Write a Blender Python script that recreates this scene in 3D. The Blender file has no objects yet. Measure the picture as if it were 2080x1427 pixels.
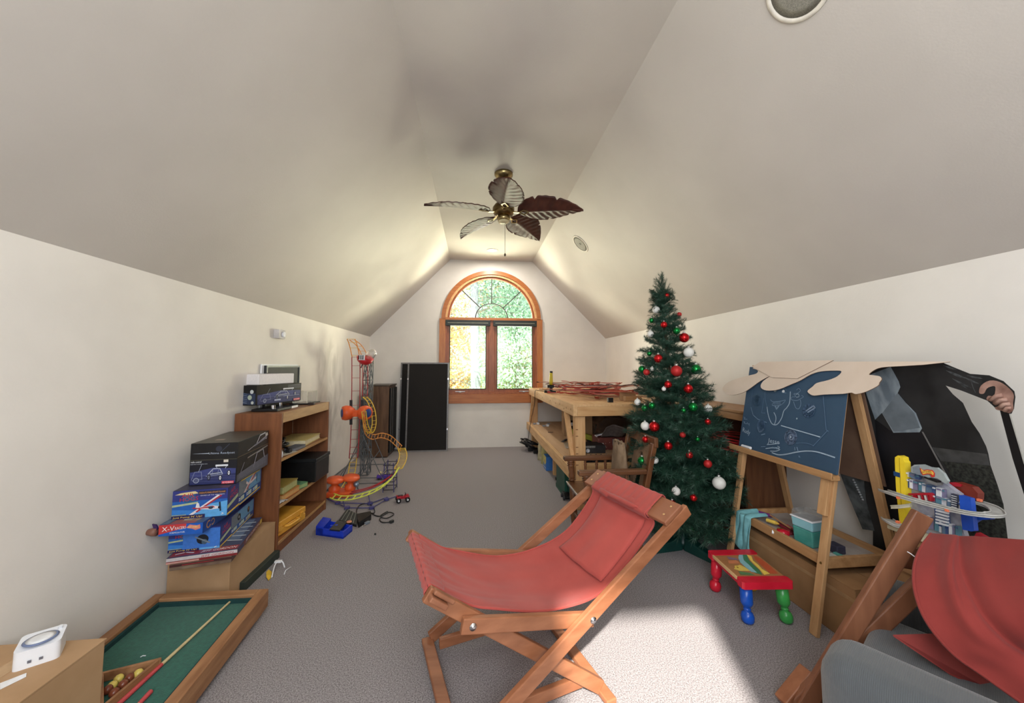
import bpy, bmesh, math, random
from mathutils import Vector, Matrix, noise
random.seed(7)
SC = bpy.context.scene
COL = SC.collection
R = math.radians

# ------------------------------------------------------------------ camera
FPX, CX, CY, EYE = 755.0, 1040.0, 692.0, 1.3
YAW, PITCH = R(5.809), R(4.0155)
CAMP = Vector((0, 0, EYE))
FW = Vector((math.sin(YAW) * math.cos(PITCH), math.cos(YAW) * math.cos(PITCH), math.sin(PITCH)))
RT = Vector((math.cos(YAW), -math.sin(YAW), 0))
UP = RT.cross(FW)
cam_d = bpy.data.cameras.new('camera')
cam_d.sensor_width = 36.0
cam_d.lens = FPX / 2080.0 * 36.0
cam_d.shift_y = -(713.5 - CY) / 2080.0
cam_d.clip_start = 0.02
cam = bpy.data.objects.new('camera', cam_d)
COL.objects.link(cam)
cam.matrix_world = Matrix((
    (RT.x, UP.x, -FW.x, 0), (RT.y, UP.y, -FW.y, 0), (RT.z, UP.z, -FW.z, EYE), (0, 0, 0, 1)))
SC.camera = cam

# ------------------------------------------------------------------ light
SC.view_settings.view_transform = 'Standard'
SC.view_settings.look = 'None'
SC.view_settings.gamma = 1.0
SC.view_settings.use_curve_mapping = False
SC.view_settings.exposure = 0.5
W = bpy.data.worlds.new('sky'); SC.world = W; W.use_nodes = True
bg = W.node_tree.nodes['Background']
bg.inputs[0].default_value = (0.80, 0.92, 1.0, 1); bg.inputs[1].default_value = 1.5

def light(name, kind, loc, direction, energy, color, sx=1, sy=1, spread=None):
    d = bpy.data.lights.new(name, kind); d.energy = energy; d.color = color
    if kind == 'AREA':
        d.shape = 'RECTANGLE'; d.size = sx; d.size_y = sy
        if spread: d.spread = R(spread)
    o = bpy.data.objects.new(name, d); COL.objects.link(o); o.location = loc
    o.rotation_euler = Vector(direction).to_track_quat('-Z', 'Y').to_euler()
    return o
sun = light('sun', 'SUN', (0, -6, 8), (0.245, 0.93, -0.84), 10.0, (1, 0.95, 0.86)); sun.data.angle = R(1.6)
# unseen lamps added to fill the room like window daylight and leaf bounce
light('added_front_window_fill', 'AREA', (0.15, -0.93, 1.7), (0.1, 1, -0.15), 64.0, (0.92, 0.96, 1.0), 1.9, 1.9)
light('added_leaf_bounce_fill', 'AREA', (0.3, 9.2, 0.2), (0, -0.5, 0.86), 450.0, (1.0, 0.97, 0.72), 4.5, 1.1)
light('added_slope_fill_right', 'AREA', (3.3, 9.9, 0.5), (-2.9, -3.8, 1.3), 520.0, (1.0, 0.97, 0.68), 1.4, 1.6)  # lamp pair added outside to brighten the slopes, no foliage here
light('added_slope_fill_left', 'AREA', (-2.7, 9.9, 0.5), (2.9, -3.8, 1.3), 420.0, (1.0, 0.97, 0.72), 1.4, 1.6)
light('far_recessed_lamp_light', 'AREA', (0.265, 5.591, 3.06), (0, 0, -1), 16.0, (1.0, 0.93, 0.84), 0.12, 0.12)
light('added_overhead_fill', 'AREA', (0.28, 0.3, 3.04), (0, 0, -1), 12.0, (1.0, 0.95, 0.9), 0.9, 0.9)  # soft overhead fill added above the camera, no fitting belongs to it

# ------------------------------------------------------------------ helpers
def ray(px, py):
    return FW + RT * ((px - CX) / FPX) - UP * ((py - CY) / FPX)
def on(px, py, ax, val):
    r = ray(px, py); return CAMP + r * ((val - CAMP[ax]) / r[ax])
def atx(px, py, x): return on(px, py, 0, x)
def aty(px, py, y): return on(px, py, 1, y)
def atz(px, py, z=0.0): return on(px, py, 2, z)
def atplane(px, py, p0, n):
    r = ray(px, py); return CAMP + r * ((p0 - CAMP).dot(n) / r.dot(n))

def lin(c):
    def f(v):
        v /= 255.0
        return v / 12.92 if v <= 0.04045 else ((v + 0.055) / 1.055) ** 2.4
    return (f(c[0]), f(c[1]), f(c[2]), 1)
MATS = {}
def mat(name, c, rough=0.6, c2=None, scale=20, bump=0.0, bscale=None, metal=0.0, detail=4,
        stretch=None, spec=None, trans=0.0, ior=1.45, alpha=1.0, emit=None, est=0, wave=None, coat=0, sheen=0, mixpos=(0.35, 0.65)):
    if name in MATS: return MATS[name]
    m = bpy.data.materials.new(name); m.use_nodes = True
    nt = m.node_tree; b = nt.nodes['Principled BSDF']
    b.inputs['Roughness'].default_value = rough; b.inputs['Metallic'].default_value = metal
    if spec is not None: b.inputs['Specular IOR Level'].default_value = spec
    b.inputs['Transmission Weight'].default_value = trans; b.inputs['IOR'].default_value = ior
    b.inputs['Alpha'].default_value = alpha
    b.inputs['Coat Weight'].default_value = coat; b.inputs['Sheen Weight'].default_value = sheen
    col = lin(c); b.inputs['Base Color'].default_value = col
    tc = nt.nodes.new('ShaderNodeTexCoord'); mp = nt.nodes.new('ShaderNodeMapping')
    nt.links.new(tc.outputs['Object'], mp.inputs[0])
    if stretch: mp.inputs['Scale'].default_value = stretch
    if c2 is None: c2 = tuple(max(0, v * 0.9) for v in c)
    if wave:
        tx = nt.nodes.new('ShaderNodeTexWave'); tx.inputs['Scale'].default_value = scale
        tx.inputs['Distortion'].default_value = wave; tx.inputs['Detail'].default_value = 3
        tx.inputs['Detail Scale'].default_value = 1.5
        tx.bands_direction = 'DIAGONAL' if wave > 20 else 'X'
        fo = tx.outputs['Fac']
    else:
        tx = nt.nodes.new('ShaderNodeTexNoise'); tx.inputs['Scale'].default_value = scale
        tx.inputs['Detail'].default_value = detail; fo = tx.outputs['Fac']
    nt.links.new(mp.outputs[0], tx.inputs[0])
    rp = nt.nodes.new('ShaderNodeValToRGB'); nt.links.new(fo, rp.inputs[0])
    rp.color_ramp.elements[0].position = mixpos[0]; rp.color_ramp.elements[1].position = mixpos[1]
    rp.color_ramp.elements[0].color = lin(c2); rp.color_ramp.elements[1].color = col
    nt.links.new(rp.outputs[0], b.inputs['Base Color'])
    if bump:
        n2 = nt.nodes.new('ShaderNodeTexNoise'); n2.inputs['Scale'].default_value = bscale or scale * 3
        n2.inputs['Detail'].default_value = 3
        nt.links.new(tc.outputs['Object'], n2.inputs[0])
        bp = nt.nodes.new('ShaderNodeBump'); bp.inputs['Strength'].default_value = bump
        bp.inputs['Distance'].default_value = 0.01
        nt.links.new(n2.outputs['Fac'], bp.inputs['Height']); nt.links.new(bp.outputs[0], b.inputs['Normal'])
    if emit:
        b.inputs['Emission Color'].default_value = lin(emit); b.inputs['Emission Strength'].default_value = est
    MATS[name] = m
    return m
def flat(c, rough=0.5, metal=0.0):
    return mat('print_%d_%d_%d_%d' % (c[0], c[1], c[2], int(metal * 10)), c, rough, tuple(v * 0.94 for v in c), 60, metal=metal)
def wood(name, c1, c2, rough=0.45, axis='x', sc=6, bump=0.05):
    st = {'x': (0.12, 1, 1), 'y': (1, 0.12, 1), 'z': (1, 1, 0.12)}[axis]
    return mat(name, c1, rough, c2, sc * 6, bump, sc * 20, stretch=st, detail=6, mixpos=(0.3, 0.7))

ORG = {}
def thing(name, label, cat, loc=(0, 0, 0), group=None, kind=None):
    o = bpy.data.objects.new(name, None); COL.objects.link(o); o.location = loc
    o.empty_display_size = 0.05
    if label: o['label'] = label
    if cat: o['category'] = cat
    if group: o['group'] = group
    if kind: o['kind'] = kind
    ORG[o.name] = Vector(loc)
    return o
def orth(d, up=None):
    d = d.normalized(); up = Vector(up) if up is not None else (Vector((0, 0, 1)) if abs(d.z) < 0.95 else Vector((0, 1, 0)))
    s = d.cross(up).normalized(); u = s.cross(d).normalized()
    return d, s, u
class MB:
    def __init__(self): self.v = []; self.f = []; self.m = []; self.mats = []; self.sm = []
    def mi(self, m):
        if m not in self.mats: self.mats.append(m)
        return self.mats.index(m)
    def add(self, vs, fs, m=None, smooth=False):
        o = len(self.v); self.v += [Vector(p) for p in vs]
        k = self.mi(m) if m else 0
        for f in fs: self.f.append([i + o for i in f]); self.m.append(k); self.sm.append(smooth)
        return self
    def box(self, a, b, m=None, mtx=None):
        a, b = Vector(a), Vector(b)
        vs = [Vector((x, y, z)) for x in (a.x, b.x) for y in (a.y, b.y) for z in (a.z, b.z)]
        if mtx is not None: vs = [mtx @ p for p in vs]
        fs = [(0, 1, 3, 2), (4, 6, 7, 5), (0, 4, 5, 1), (2, 3, 7, 6), (0, 2, 6, 4), (1, 5, 7, 3)]
        if (b.x - a.x) * (b.y - a.y) * (b.z - a.z) < 0: fs = [f[::-1] for f in fs]
        return self.add(vs, fs, m)
    def frame_box(self, o, ux, uy, uz, m=None):
        o, ux, uy, uz = map(Vector, (o, ux, uy, uz))
        mt = Matrix((( ux.x, uy.x, uz.x, o.x), (ux.y, uy.y, uz.y, o.y), (ux.z, uy.z, uz.z, o.z), (0, 0, 0, 1)))
        vs = [mt @ Vector((x, y, z)) for x in (0, 1) for y in (0, 1) for z in (0, 1)]
        fs = [(0, 1, 3, 2), (4, 6, 7, 5), (0, 4, 5, 1), (2, 3, 7, 6), (0, 2, 6, 4), (1, 5, 7, 3)]
        if ux.cross(uy).dot(uz) < 0: fs = [f[::-1] for f in fs]
        return self.add(vs, fs, m)
    def beam(self, p, q, w, h, up=None, m=None):
        p, q = Vector(p), Vector(q); d, s, u = orth(q - p, up)
        return self.frame_box(p - s * w / 2 - u * h / 2, q - p, s * w, u * h, m)
    def cyl(self, p, q, r, r2=None, n=12, m=None, caps=True, smooth=True):
        p, q = Vector(p), Vector(q); r2 = r if r2 is None else r2; d, s, u = orth(q - p)
        vs = []
        for c, rr in ((p, r), (q, r2)):
            for i in range(n):
                a = 2 * math.pi * i / n; vs.append(c + s * math.cos(a) * rr + u * math.sin(a) * rr)
        self.add(vs, [(i, (i + 1) % n, n + (i + 1) % n, n + i) for i in range(n)], m, smooth)
        if caps:
            self.add(vs[:n], [tuple(range(n))[::-1]], m); self.add(vs[n:], [tuple(range(n))], m)
        return self
    def tube(self, pts, r, n=6, m=None, closed=False, r2=None, smooth=True):
        pts = [Vector(p) for p in pts]; N = len(pts); vs = []; prev = None
        for i, p in enumerate(pts):
            a = pts[(i - 1) % N] if (closed or i) else p; b = pts[(i + 1) % N] if (closed or i < N - 1) else p
            d = (b - a); d = d.normalized() if d.length > 1e-9 else Vector((0, 0, 1))
            if prev is None: _, s, u = orth(d)
            else:
                s = (prev - d * prev.dot(d)); s = s.normalized() if s.length > 1e-6 else orth(d)[1]; u = s.cross(d)
            prev = s; rr = r if r2 is None else r + (r2 - r) * i / (N - 1)
            for k in range(n):
                t = 2 * math.pi * k / n; vs.append(p + s * math.cos(t) * rr + u * math.sin(t) * rr)
        fs = []
        for i in range(N if closed else N - 1):
            j = (i + 1) % N
            for k in range(n): fs.append((i * n + k, j * n + k, j * n + (k + 1) % n, i * n + (k + 1) % n))
        if not closed: fs += [tuple(range(n)), tuple(range((N - 1) * n, N * n))[::-1]]
        return self.add(vs, fs, m, smooth)
    def lathe(self, prof, o, d=(0, 0, 1), n=20, m=None, smooth=True):
        o = Vector(o); d, s, u = orth(Vector(d)); vs = []; fs = []
        for r, h in prof:
            for k in range(n):
                t = 2 * math.pi * k / n; vs.append(o + d * h + s * math.cos(t) * r + u * math.sin(t) * r)
        for i in range(len(prof) - 1):
            for k in range(n): fs.append((i * n + k, i * n + (k + 1) % n, (i + 1) * n + (k + 1) % n, (i + 1) * n + k))
        if prof[0][0] > 1e-5: fs.append(tuple(range(n))[::-1])
        if prof[-1][0] > 1e-5: fs.append(tuple(range((len(prof) - 1) * n, len(prof) * n)))
        return self.add(vs, fs, m, smooth)
    def ball(self, c, r, n=14, m=None, sz=1.0):
        k = n // 2 + 1
        return self.lathe([(r * math.sin(math.pi * i / k) + 1e-6, -r * sz * math.cos(math.pi * i / k)) for i in range(k + 1)], c, n=n, m=m)
    def prism(self, pts, thick, m=None, side=None):
        pts = [Vector(p) for p in pts]; t = Vector(thick); n = len(pts)
        nrm = Vector((0, 0, 0))
        for i in range(n): nrm += pts[i].cross(pts[(i + 1) % n])
        if nrm.dot(t) < 0: pts = pts[::-1]
        self.add([p + t for p in pts], [tuple(range(n))], m)
        self.add(pts, [tuple(range(n))[::-1]], m)
        self.add(pts + [p + t for p in pts], [(i, (i + 1) % n, n + (i + 1) % n, n + i) for i in range(n)], side or m)
        return self
    def grid(self, fn, nu, nv, m=None, smooth=True):
        vs = [fn(i / nu, j / nv) for i in range(nu + 1) for j in range(nv + 1)]
        fs = [(i * (nv + 1) + j, (i + 1) * (nv + 1) + j, (i + 1) * (nv + 1) + j + 1, i * (nv + 1) + j + 1) for i in range(nu) for j in range(nv)]
        return self.add(vs, fs, m, smooth)
    def build(self, name, m=None, parent=None, label=None, kind=None, cat=None, group=None, bevel=0, seg=2, sub=0, solid=0):
        me = bpy.data.meshes.new(name)
        org = ORG[parent.name] if parent else Vector((0, 0, 0))
        loc = Vector((0, 0, 0))
        if parent is None and self.v and kind != 'structure':
            mn = [min(p[i] for p in self.v) for i in range(3)]; mx = [max(p[i] for p in self.v) for i in range(3)]
            loc = Vector(((mn[0] + mx[0]) / 2, (mn[1] + mx[1]) / 2, mn[2]))
        me.from_pydata([tuple(p - org - loc) for p in self.v], [], self.f)
        if m and not self.mats: me.materials.append(m)
        for k in self.mats: me.materials.append(k)
        if self.mats: me.polygons.foreach_set('material_index', self.m)
        me.polygons.foreach_set('use_smooth', self.sm)
        me.update()
        o = bpy.data.objects.new(name, me); COL.objects.link(o)
        if parent: o.parent = parent
        else: o.location = loc
        ORG[o.name] = org if parent else loc
        if label: o['label'] = label
        if kind: o['kind'] = kind
        if cat: o['category'] = cat
        if group: o['group'] = group
        if bevel:
            b = o.modifiers.new('bevel', 'BEVEL'); b.width = bevel; b.segments = seg; b.limit_method = 'ANGLE'; b.angle_limit = R(40)
            if seg > 2:
                for p in me.polygons: p.use_smooth = True
                w = o.modifiers.new('normals', 'WEIGHTED_NORMAL')
        if solid: s = o.modifiers.new('solid', 'SOLIDIFY'); s.thickness = solid; s.offset = 0
        if sub: s = o.modifiers.new('sub', 'SUBSURF'); s.levels = sub; s.render_levels = sub
        return o
def part(name, mb, m, parent, **k): return mb.build(name, m, parent, **k)
def copy_tree(o, parent=None):
    c = o.copy(); COL.objects.link(c); ORG[c.name] = ORG.get(o.name, Vector((0, 0, 0)))
    if parent: c.parent = parent
    for ch in list(o.children): copy_tree(ch, c)
    return c
def smooth_path(pts, k=8, closed=False):
    P = [Vector(p) for p in pts]; out = []; N = len(P)
    rng = range(N) if closed else range(N - 1)
    for i in rng:
        p0 = P[(i - 1) % N] if (closed or i > 0) else P[i]; p1 = P[i]; p2 = P[(i + 1) % N]
        p3 = P[(i + 2) % N] if (closed or i + 2 < N) else P[(i + 1) % N]
        for j in range(k):
            t = j / k; out.append(0.5 * ((2 * p1) + (p2 - p0) * t + (2 * p0 - 5 * p1 + 4 * p2 - p3) * t * t + (3 * p1 - p0 - 3 * p2 + p3) * t ** 3))
    if not closed: out.append(P[-1])
    return out
TXT = {}
def text_shape(s):
    if s in TXT: return TXT[s]
    c = bpy.data.curves.new('lettering', 'FONT'); c.body = s; c.size = 1.0; c.resolution_u = 2
    o = bpy.data.objects.new('lettering', c); COL.objects.link(o)
    bpy.context.view_layer.update()
    me = o.to_mesh()
    vs = [v.co.copy() for v in me.vertices]; fs = [tuple(p.vertices) for p in me.polygons]
    o.to_mesh_clear(); bpy.data.objects.remove(o); bpy.data.curves.remove(c)
    w = max([v.x for v in vs] or [1]); TXT[s] = (vs, fs, w)
    return TXT[s]
class Decal:
    """printed artwork lying on a flat face: o = lower left corner, ux / uy = full width / height"""
    def __init__(self, o, ux, uy, n=None):
        self.o, self.ux, self.uy = Vector(o), Vector(ux), Vector(uy)
        self.n = Vector(n).normalized() if n else self.ux.cross(self.uy).normalized()
        self.k = 0; self.mb = MB(); self.asp = self.ux.length / self.uy.length
    def pt(self, x, y, k): return self.o + self.ux * x + self.uy * y + self.n * (0.0006 + 0.00012 * k)
    def poly(self, pts, c, rough=0.4):
        self.k += 1; self.mb.add([self.pt(x, y, self.k) for x, y in pts], [tuple(range(len(pts)))], flat(c, rough)); return self
    def rect(self, x0, y0, x1, y1, c): return self.poly([(x0, y0), (x1, y0), (x1, y1), (x0, y1)], c)
    def disc(self, x, y, r, c, sx=1.0, n=16):
        return self.poly([(x + r * sx / self.asp * math.cos(2 * math.pi * i / n), y + r * math.sin(2 * math.pi * i / n)) for i in range(n)], c)
    def ring(self, x, y, r, w, c, sx=1.0, n=20, a0=0, a1=360):
        pts = [(x + r * sx / self.asp * math.cos(R(a0 + (a1 - a0) * i / n)), y + r * math.sin(R(a0 + (a1 - a0) * i / n))) for i in range(n + 1)]
        return self.line(pts, w, c)
    def line(self, pts, w, c):
        self.k += 1; m = flat(c); W = w * self.uy.length
        P = [self.pt(x, y, self.k) for x, y in pts]
        for a, b in zip(P, P[1:]):
            d = (b - a)
            if d.length < 1e-7: continue
            d.normalize(); s = d.cross(self.n) * W / 2; e = d * W * 0.3
            self.mb.add([a - e + s, a - e - s, b + e - s, b + e + s], [(0, 1, 2, 3)], m)
        return self
    def text(self, s, x, y, w, h, c, slant=0.0, rise=0.0):
        vs, fs, tw = text_shape(s); self.k += 1
        self.mb.add([self.pt(x + (v.x / tw * w + slant * v.y * h / self.asp), y + v.y * h / 0.72 + rise * v.x / tw, self.k) for v in vs], fs, flat(c)); return self
    def build(self, parent, name='printed_artwork'): return self.mb.build(name, None, parent)

# ------------------------------------------------------------------ common materials
PAINT = mat('wall_paint', (229, 225, 219), 0.75, (223, 219, 213), 3, 0.06, 90)
CEILP = mat('ceiling_paint', (199, 193, 187), 0.6, (193, 187, 181), 2, 0.05, 120)
PINE = wood('pine', (222, 184, 136), (200, 155, 105), 0.55, 'y')
PINEX = wood('pine_crosswise', (214, 172, 122), (190, 143, 92), 0.55, 'x')
PINEZ = wood('pine_upright', (216, 174, 126), (196, 150, 100), 0.55, 'z')
TRIM = wood('fir_trim', (192, 124, 70), (166, 98, 50), 0.35, 'z')
TRIMX = wood('fir_trim_crosswise', (188, 118, 66), (160, 92, 48), 0.35, 'x')
SASH = wood('sash_wood', (164, 96, 56), (136, 74, 42), 0.35, 'z')
BLACKP = mat('black_plastic', (24, 24, 26), 0.35, (18, 18, 20), 30)
WHITEP = mat('white_plastic', (232, 234, 238), 0.35, (226, 228, 234), 10)
CARD = mat('cardboard', (178, 144, 108), 0.8, (168, 134, 98), 8, 0.03, 60)
CARDK = mat('kraft_board', (160, 122, 84), 0.8, (146, 110, 74), 8, 0.03, 60)
BRASS = mat('brass', (176, 158, 116), 0.28, (146, 128, 88), 12, metal=1.0)
CHROME = mat('chrome', (215, 215, 218), 0.2, (200, 200, 205), 12, metal=1.0)
GLASS = mat('clear_glass', (250, 252, 252), 0.02, (250, 252, 252), 1, trans=1.0, alpha=0.25)
CLEARP = mat('clear_plastic', (235, 238, 235), 0.1, (225, 228, 225), 6, trans=0.9, alpha=0.45)

# ================================================================== THE ROOM
XL, XR, YB, YF, KN, CH = -1.67, 2.24, 6.16, -1.0, 1.785, 3.085
CXL, CXR = -0.405, 0.975
FLOORM = mat('carpet', (174, 168, 169), 0.95, (114, 108, 109), 190, 0.6, 420, detail=4, mixpos=(0.34, 0.64))
MB().box((XL - .1, YF - .1, -0.1), (XR + .1, YB + .1, 0)).build('floor', FLOORM, kind='structure')
def wallmat():
    m = mat('left_wall_paint', (228, 223, 216), 0.75, (222, 217, 210), 3, 0.06, 90)
    nt = m.node_tree; b = nt.nodes['Principled BSDF']; src = b.inputs['Base Color'].links[0].from_socket
    tc = nt.nodes.new('ShaderNodeTexCoord')
    sx = nt.nodes.new('ShaderNodeSeparateXYZ'); nt.links.new(tc.outputs['Object'], sx.inputs[0])
    def mth(op, a, b2=None):
        n = nt.nodes.new('ShaderNodeMath'); n.operation = op; n.use_clamp = False
        for i, v in enumerate((a, b2)):
            if v is None: continue
            if isinstance(v, (int, float)): n.inputs[i].default_value = v
            else: nt.links.new(v, n.inputs[i])
        return n.outputs[0]
    y, z = sx.outputs['Y'], sx.outputs['Z']
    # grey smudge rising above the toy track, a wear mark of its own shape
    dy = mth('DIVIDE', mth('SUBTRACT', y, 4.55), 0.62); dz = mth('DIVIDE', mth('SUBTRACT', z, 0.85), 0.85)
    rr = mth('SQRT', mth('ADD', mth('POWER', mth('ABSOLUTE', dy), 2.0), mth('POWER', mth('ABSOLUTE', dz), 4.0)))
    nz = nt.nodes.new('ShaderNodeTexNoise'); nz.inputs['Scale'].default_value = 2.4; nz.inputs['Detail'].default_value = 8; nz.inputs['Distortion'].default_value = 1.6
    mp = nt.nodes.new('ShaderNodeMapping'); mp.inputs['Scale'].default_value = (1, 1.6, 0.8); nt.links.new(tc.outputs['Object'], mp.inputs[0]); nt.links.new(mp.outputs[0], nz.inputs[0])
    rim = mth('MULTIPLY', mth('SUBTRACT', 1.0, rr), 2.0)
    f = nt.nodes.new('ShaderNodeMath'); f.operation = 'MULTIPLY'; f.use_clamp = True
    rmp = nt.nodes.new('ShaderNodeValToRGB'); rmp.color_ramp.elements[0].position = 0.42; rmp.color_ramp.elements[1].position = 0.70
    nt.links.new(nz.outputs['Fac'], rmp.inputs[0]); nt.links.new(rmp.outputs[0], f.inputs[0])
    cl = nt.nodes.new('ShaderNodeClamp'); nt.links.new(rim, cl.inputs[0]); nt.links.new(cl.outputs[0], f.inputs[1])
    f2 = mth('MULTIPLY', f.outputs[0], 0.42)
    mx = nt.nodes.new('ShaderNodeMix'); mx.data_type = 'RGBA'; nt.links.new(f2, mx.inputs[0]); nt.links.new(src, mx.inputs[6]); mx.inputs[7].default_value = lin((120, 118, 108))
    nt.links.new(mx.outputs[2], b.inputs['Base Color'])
    return m
MB().box((XL - .1, YF, -.1), (XL, YB, KN)).build('wall_left', wallmat(), kind='structure')
MB().box((XR, YF, -.1), (XR + .1, YB, KN)).build('wall_right', PAINT, kind='structure')
ts = 0.1
MB().prism([(XL, YF, KN), (CXL, YF, CH), (CXL - .07, YF, CH + .08), (XL - .1, YF, KN + .03)], (0, YB - YF, 0)).build('wall_slope_left', CEILP, kind='structure')
MB().prism([(XR, YF, KN), (CXR, YF, CH), (CXR + .07, YF, CH + .08), (XR + .1, YF, KN + .03)], (0, YB - YF, 0)).build('wall_slope_right', CEILP, kind='structure')
MB().box((CXL - .07, YF, CH), (CXR + .07, YB, CH + .1)).build('ceiling', CEILP, kind='structure')
# gable walls, each with its window opening
WX0, WX1, WZ0, SPR = -0.475, 1.045, 0.86, 2.085      # clear opening between the casings
WCX, WR = 0.287, 0.762
def arc(r, n=24, a0=180, a1=0): return [(WCX + r * math.cos(R(a0 + (a1 - a0) * i / n)), SPR + r * math.sin(R(a0 + (a1 - a0) * i / n))) for i in range(n + 1)]
def gable(y0, y1, name, hole):
    mb = MB(); hx0, hx1, hz0, top = hole
    outer = lambda x: KN + (CH - KN) * min(1, max(0, (x - XL) / (CXL - XL))) if x < CXL else (CH if x < CXR else KN + (CH - KN) * (XR - x) / (XR - CXR))
    mb.prism([(XL, y0, -.1), (hx0, y0, -.1), (hx0, y0, outer(hx0))] + ([(CXL, y0, CH)] if hx0 > CXL else []) + [(XL, y0, KN)], (0, y1 - y0, 0))
    mb.prism([(hx1, y0, -.1), (XR, y0, -.1), (XR, y0, KN)] + ([(CXR, y0, CH)] if hx1 < CXR else []) + [(hx1, y0, outer(hx1))], (0, y1 - y0, 0))
    mb.box((hx0, y0, -.1), (hx1, y1, hz0))
    pts = top
    for (x0, z0), (x1, z1) in zip(pts, pts[1:]):
        mid = [x for x in (CXL, CXR) if x0 < x < x1]
        mb.prism([(x0, y0, z0), (x1, y0, z1), (x1, y0, outer(x1))] + [(x, y0, CH) for x in mid] + [(x0, y0, outer(x0))], (0, y1 - y0, 0))
    return mb.build(name, PAINT, kind='structure')
gable(YB, YB + .14, 'wall_back', (WX0, WX1, WZ0, [(WX0, SPR)] + arc(WR) [1:-1] + [(WX1, SPR)]))
gable(YF - .14, YF, 'wall_front', (-0.34, 0.44, 0.95, [(-0.34, 2.80), (0.44, 2.80)]))

# the far window
win = thing('window_1', 'tall arched wooden window with fan-shaped top light and two casements', None, (0.287, YB, WZ0), kind='structure')
cw = 0.095; y0 = YB - .028
part('casing', MB().box((WX0 - cw, y0, WZ0 - .15), (WX0, YB - .001, SPR + .01)), TRIM, win, bevel=.003)
part('casing', MB().box((WX1, y0, WZ0 - .15), (WX1 + cw, YB - .001, SPR + .01)), TRIM, win, bevel=.003)
part('casing', MB().box((WX0, y0, WZ0 - .15), (WX1, YB - .001, WZ0 - .002)), TRIMX, win, bevel=.003)
def archring(r0, r1, ya, yb, n=32):
    mb = MB(); A = arc(r0, n); B = arc(r1, n)
    for i in range(n):
        q = [(A[i][0], ya, A[i][1]), (A[i + 1][0], ya, A[i + 1][1]), (B[i + 1][0], ya, B[i + 1][1]), (B[i][0], ya, B[i][1])]
        mb.prism(q, (0, yb - ya, 0))
    return mb
part('arch_casing', archring(WR, WR + .065, y0, YB - .001), TRIMX, win)
part('arch_jamb', archring(WR - .03, WR, YB - .004, YB + .11), mat('jamb_light', (226, 186, 132), 0.4, (206, 162, 108), 20), win)
part('arch_sash', archring(WR - .062, WR - .03, YB + .04, YB + .09), SASH, win)
part('side_jamb', MB().box((WX0, YB, WZ0), (WX0 + .03, YB + .12, SPR)), SASH, win)
part('side_jamb', MB().box((WX1 - .03, YB, WZ0), (WX1, YB + .12, SPR)), SASH, win)
part('sill_board', MB().box((WX0, YB - .012, WZ0 - .002), (WX1, YB + .12, WZ0 + .025)), SASH, win, bevel=.003)
part('transom', MB().box((WX0, YB - .012, SPR - .012), (WX1, YB + .11, SPR + .032)), TRIMX, win, bevel=.003)
part('centre_mullion', MB().box((WCX - .05, YB + .01, WZ0 + .025), (WCX + .05, YB + .11, SPR - .012)), SASH, win, bevel=.004)
fr = MB()
part('fan_glass', MB().prism([(x, YB + .065, z) for x, z in arc(WR - .055)], (0, .004, 0)), GLASS, win)
LEAD = mat('leaded_bar', (66, 66, 60), 0.5, (54, 54, 50), 20)
for a in (45, 90, 135):
    c, s = math.cos(R(a)), math.sin(R(a))
    part('muntin', MB().beam((WCX + .27 * c, YB + .055, SPR + .03 + .27 * s * .92), (WCX + (WR - .05) * c, YB + .055, SPR + (WR - .05) * s), .016, .014, (0, 1, 0)), LEAD, win)
part('fan_muntin', MB().tube([(WCX + .27 * math.cos(R(180 - i * 7.5)), YB + .055, SPR + .03 + .25 * math.sin(R(i * 7.5))) for i in range(25)], .009, 6), LEAD, win)
for sx0, sx1 in ((WX0 + .03, WCX - .05), (WCX + .05, WX1 - .03)):
    s = .038; zb, zt = WZ0 + .025, SPR - .012
    mb = MB().box((sx0, YB + .035, zb), (sx0 + s, YB + .085, zt)).box((sx1 - s, YB + .035, zb), (sx1, YB + .085, zt))
    mb.box((sx0 + s, YB + .035, zb), (sx1 - s, YB + .085, zb + .05)).box((sx0 + s, YB + .035, zt - .05), (sx1 - s, YB + .085, zt))
    sash = part('casement_sash', mb, SASH, win)
    part('pane', MB().box((sx0 + s, YB + .058, zb + .05), (sx1 - s, YB + .062, zt - .05)), GLASS, sash)
    part('weatherstrip', MB().box((sx0 + s, YB + .03, zb + .05), (sx0 + s + .012, YB + .036, zt - .05)).box((sx1 - s - .012, YB + .03, zb + .05), (sx1 - s, YB + .036, zt - .05)).box((sx0 + s, YB + .03, zb + .05), (sx1 - s, YB + .036, zb + .06)), LEAD, sash)
    bl = part('shade_cassette', MB().box((sx0 - .028, YB - .03, zt - .095), (sx1 + .028, YB + .032, zt)), mat('dark_green_cassette', (38, 44, 40), 0.4, (32, 38, 34), 10), win, bevel=.004)
    part('shade_hem_bar', MB().box((sx0 + .01, YB - .034, zt - .052), (sx1 - .01, YB - .0295, zt - .042)), mat('hem_bar', (150, 150, 130), 0.4), bl)
    xc = (sx0 + sx1) / 2 - .15 if sx0 < 0 else sx1 - .22
    hd = part('crank_handle', MB().lathe([(.001, 0), (.03, 0), (.03, .012), (.012, .02), (.001, .02)], (xc + .03, YB + .005, WZ0 + .024), n=14).beam((xc - .05, YB, WZ0 + .04), (xc + .11, YB - .0, WZ0 + .04), .022, .014), mat('handle_metal', (190, 188, 190), 0.35, (170, 168, 172), 20, metal=.7), win, bevel=.003)
    part('sash_lock', MB().box((WCX + (-.07 if sx0 < 0 else .055), YB + .005, WZ0 + .22), (WCX + (-.055 if sx0 < 0 else .07), YB + .034, WZ0 + .33)), SASH, win)

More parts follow.
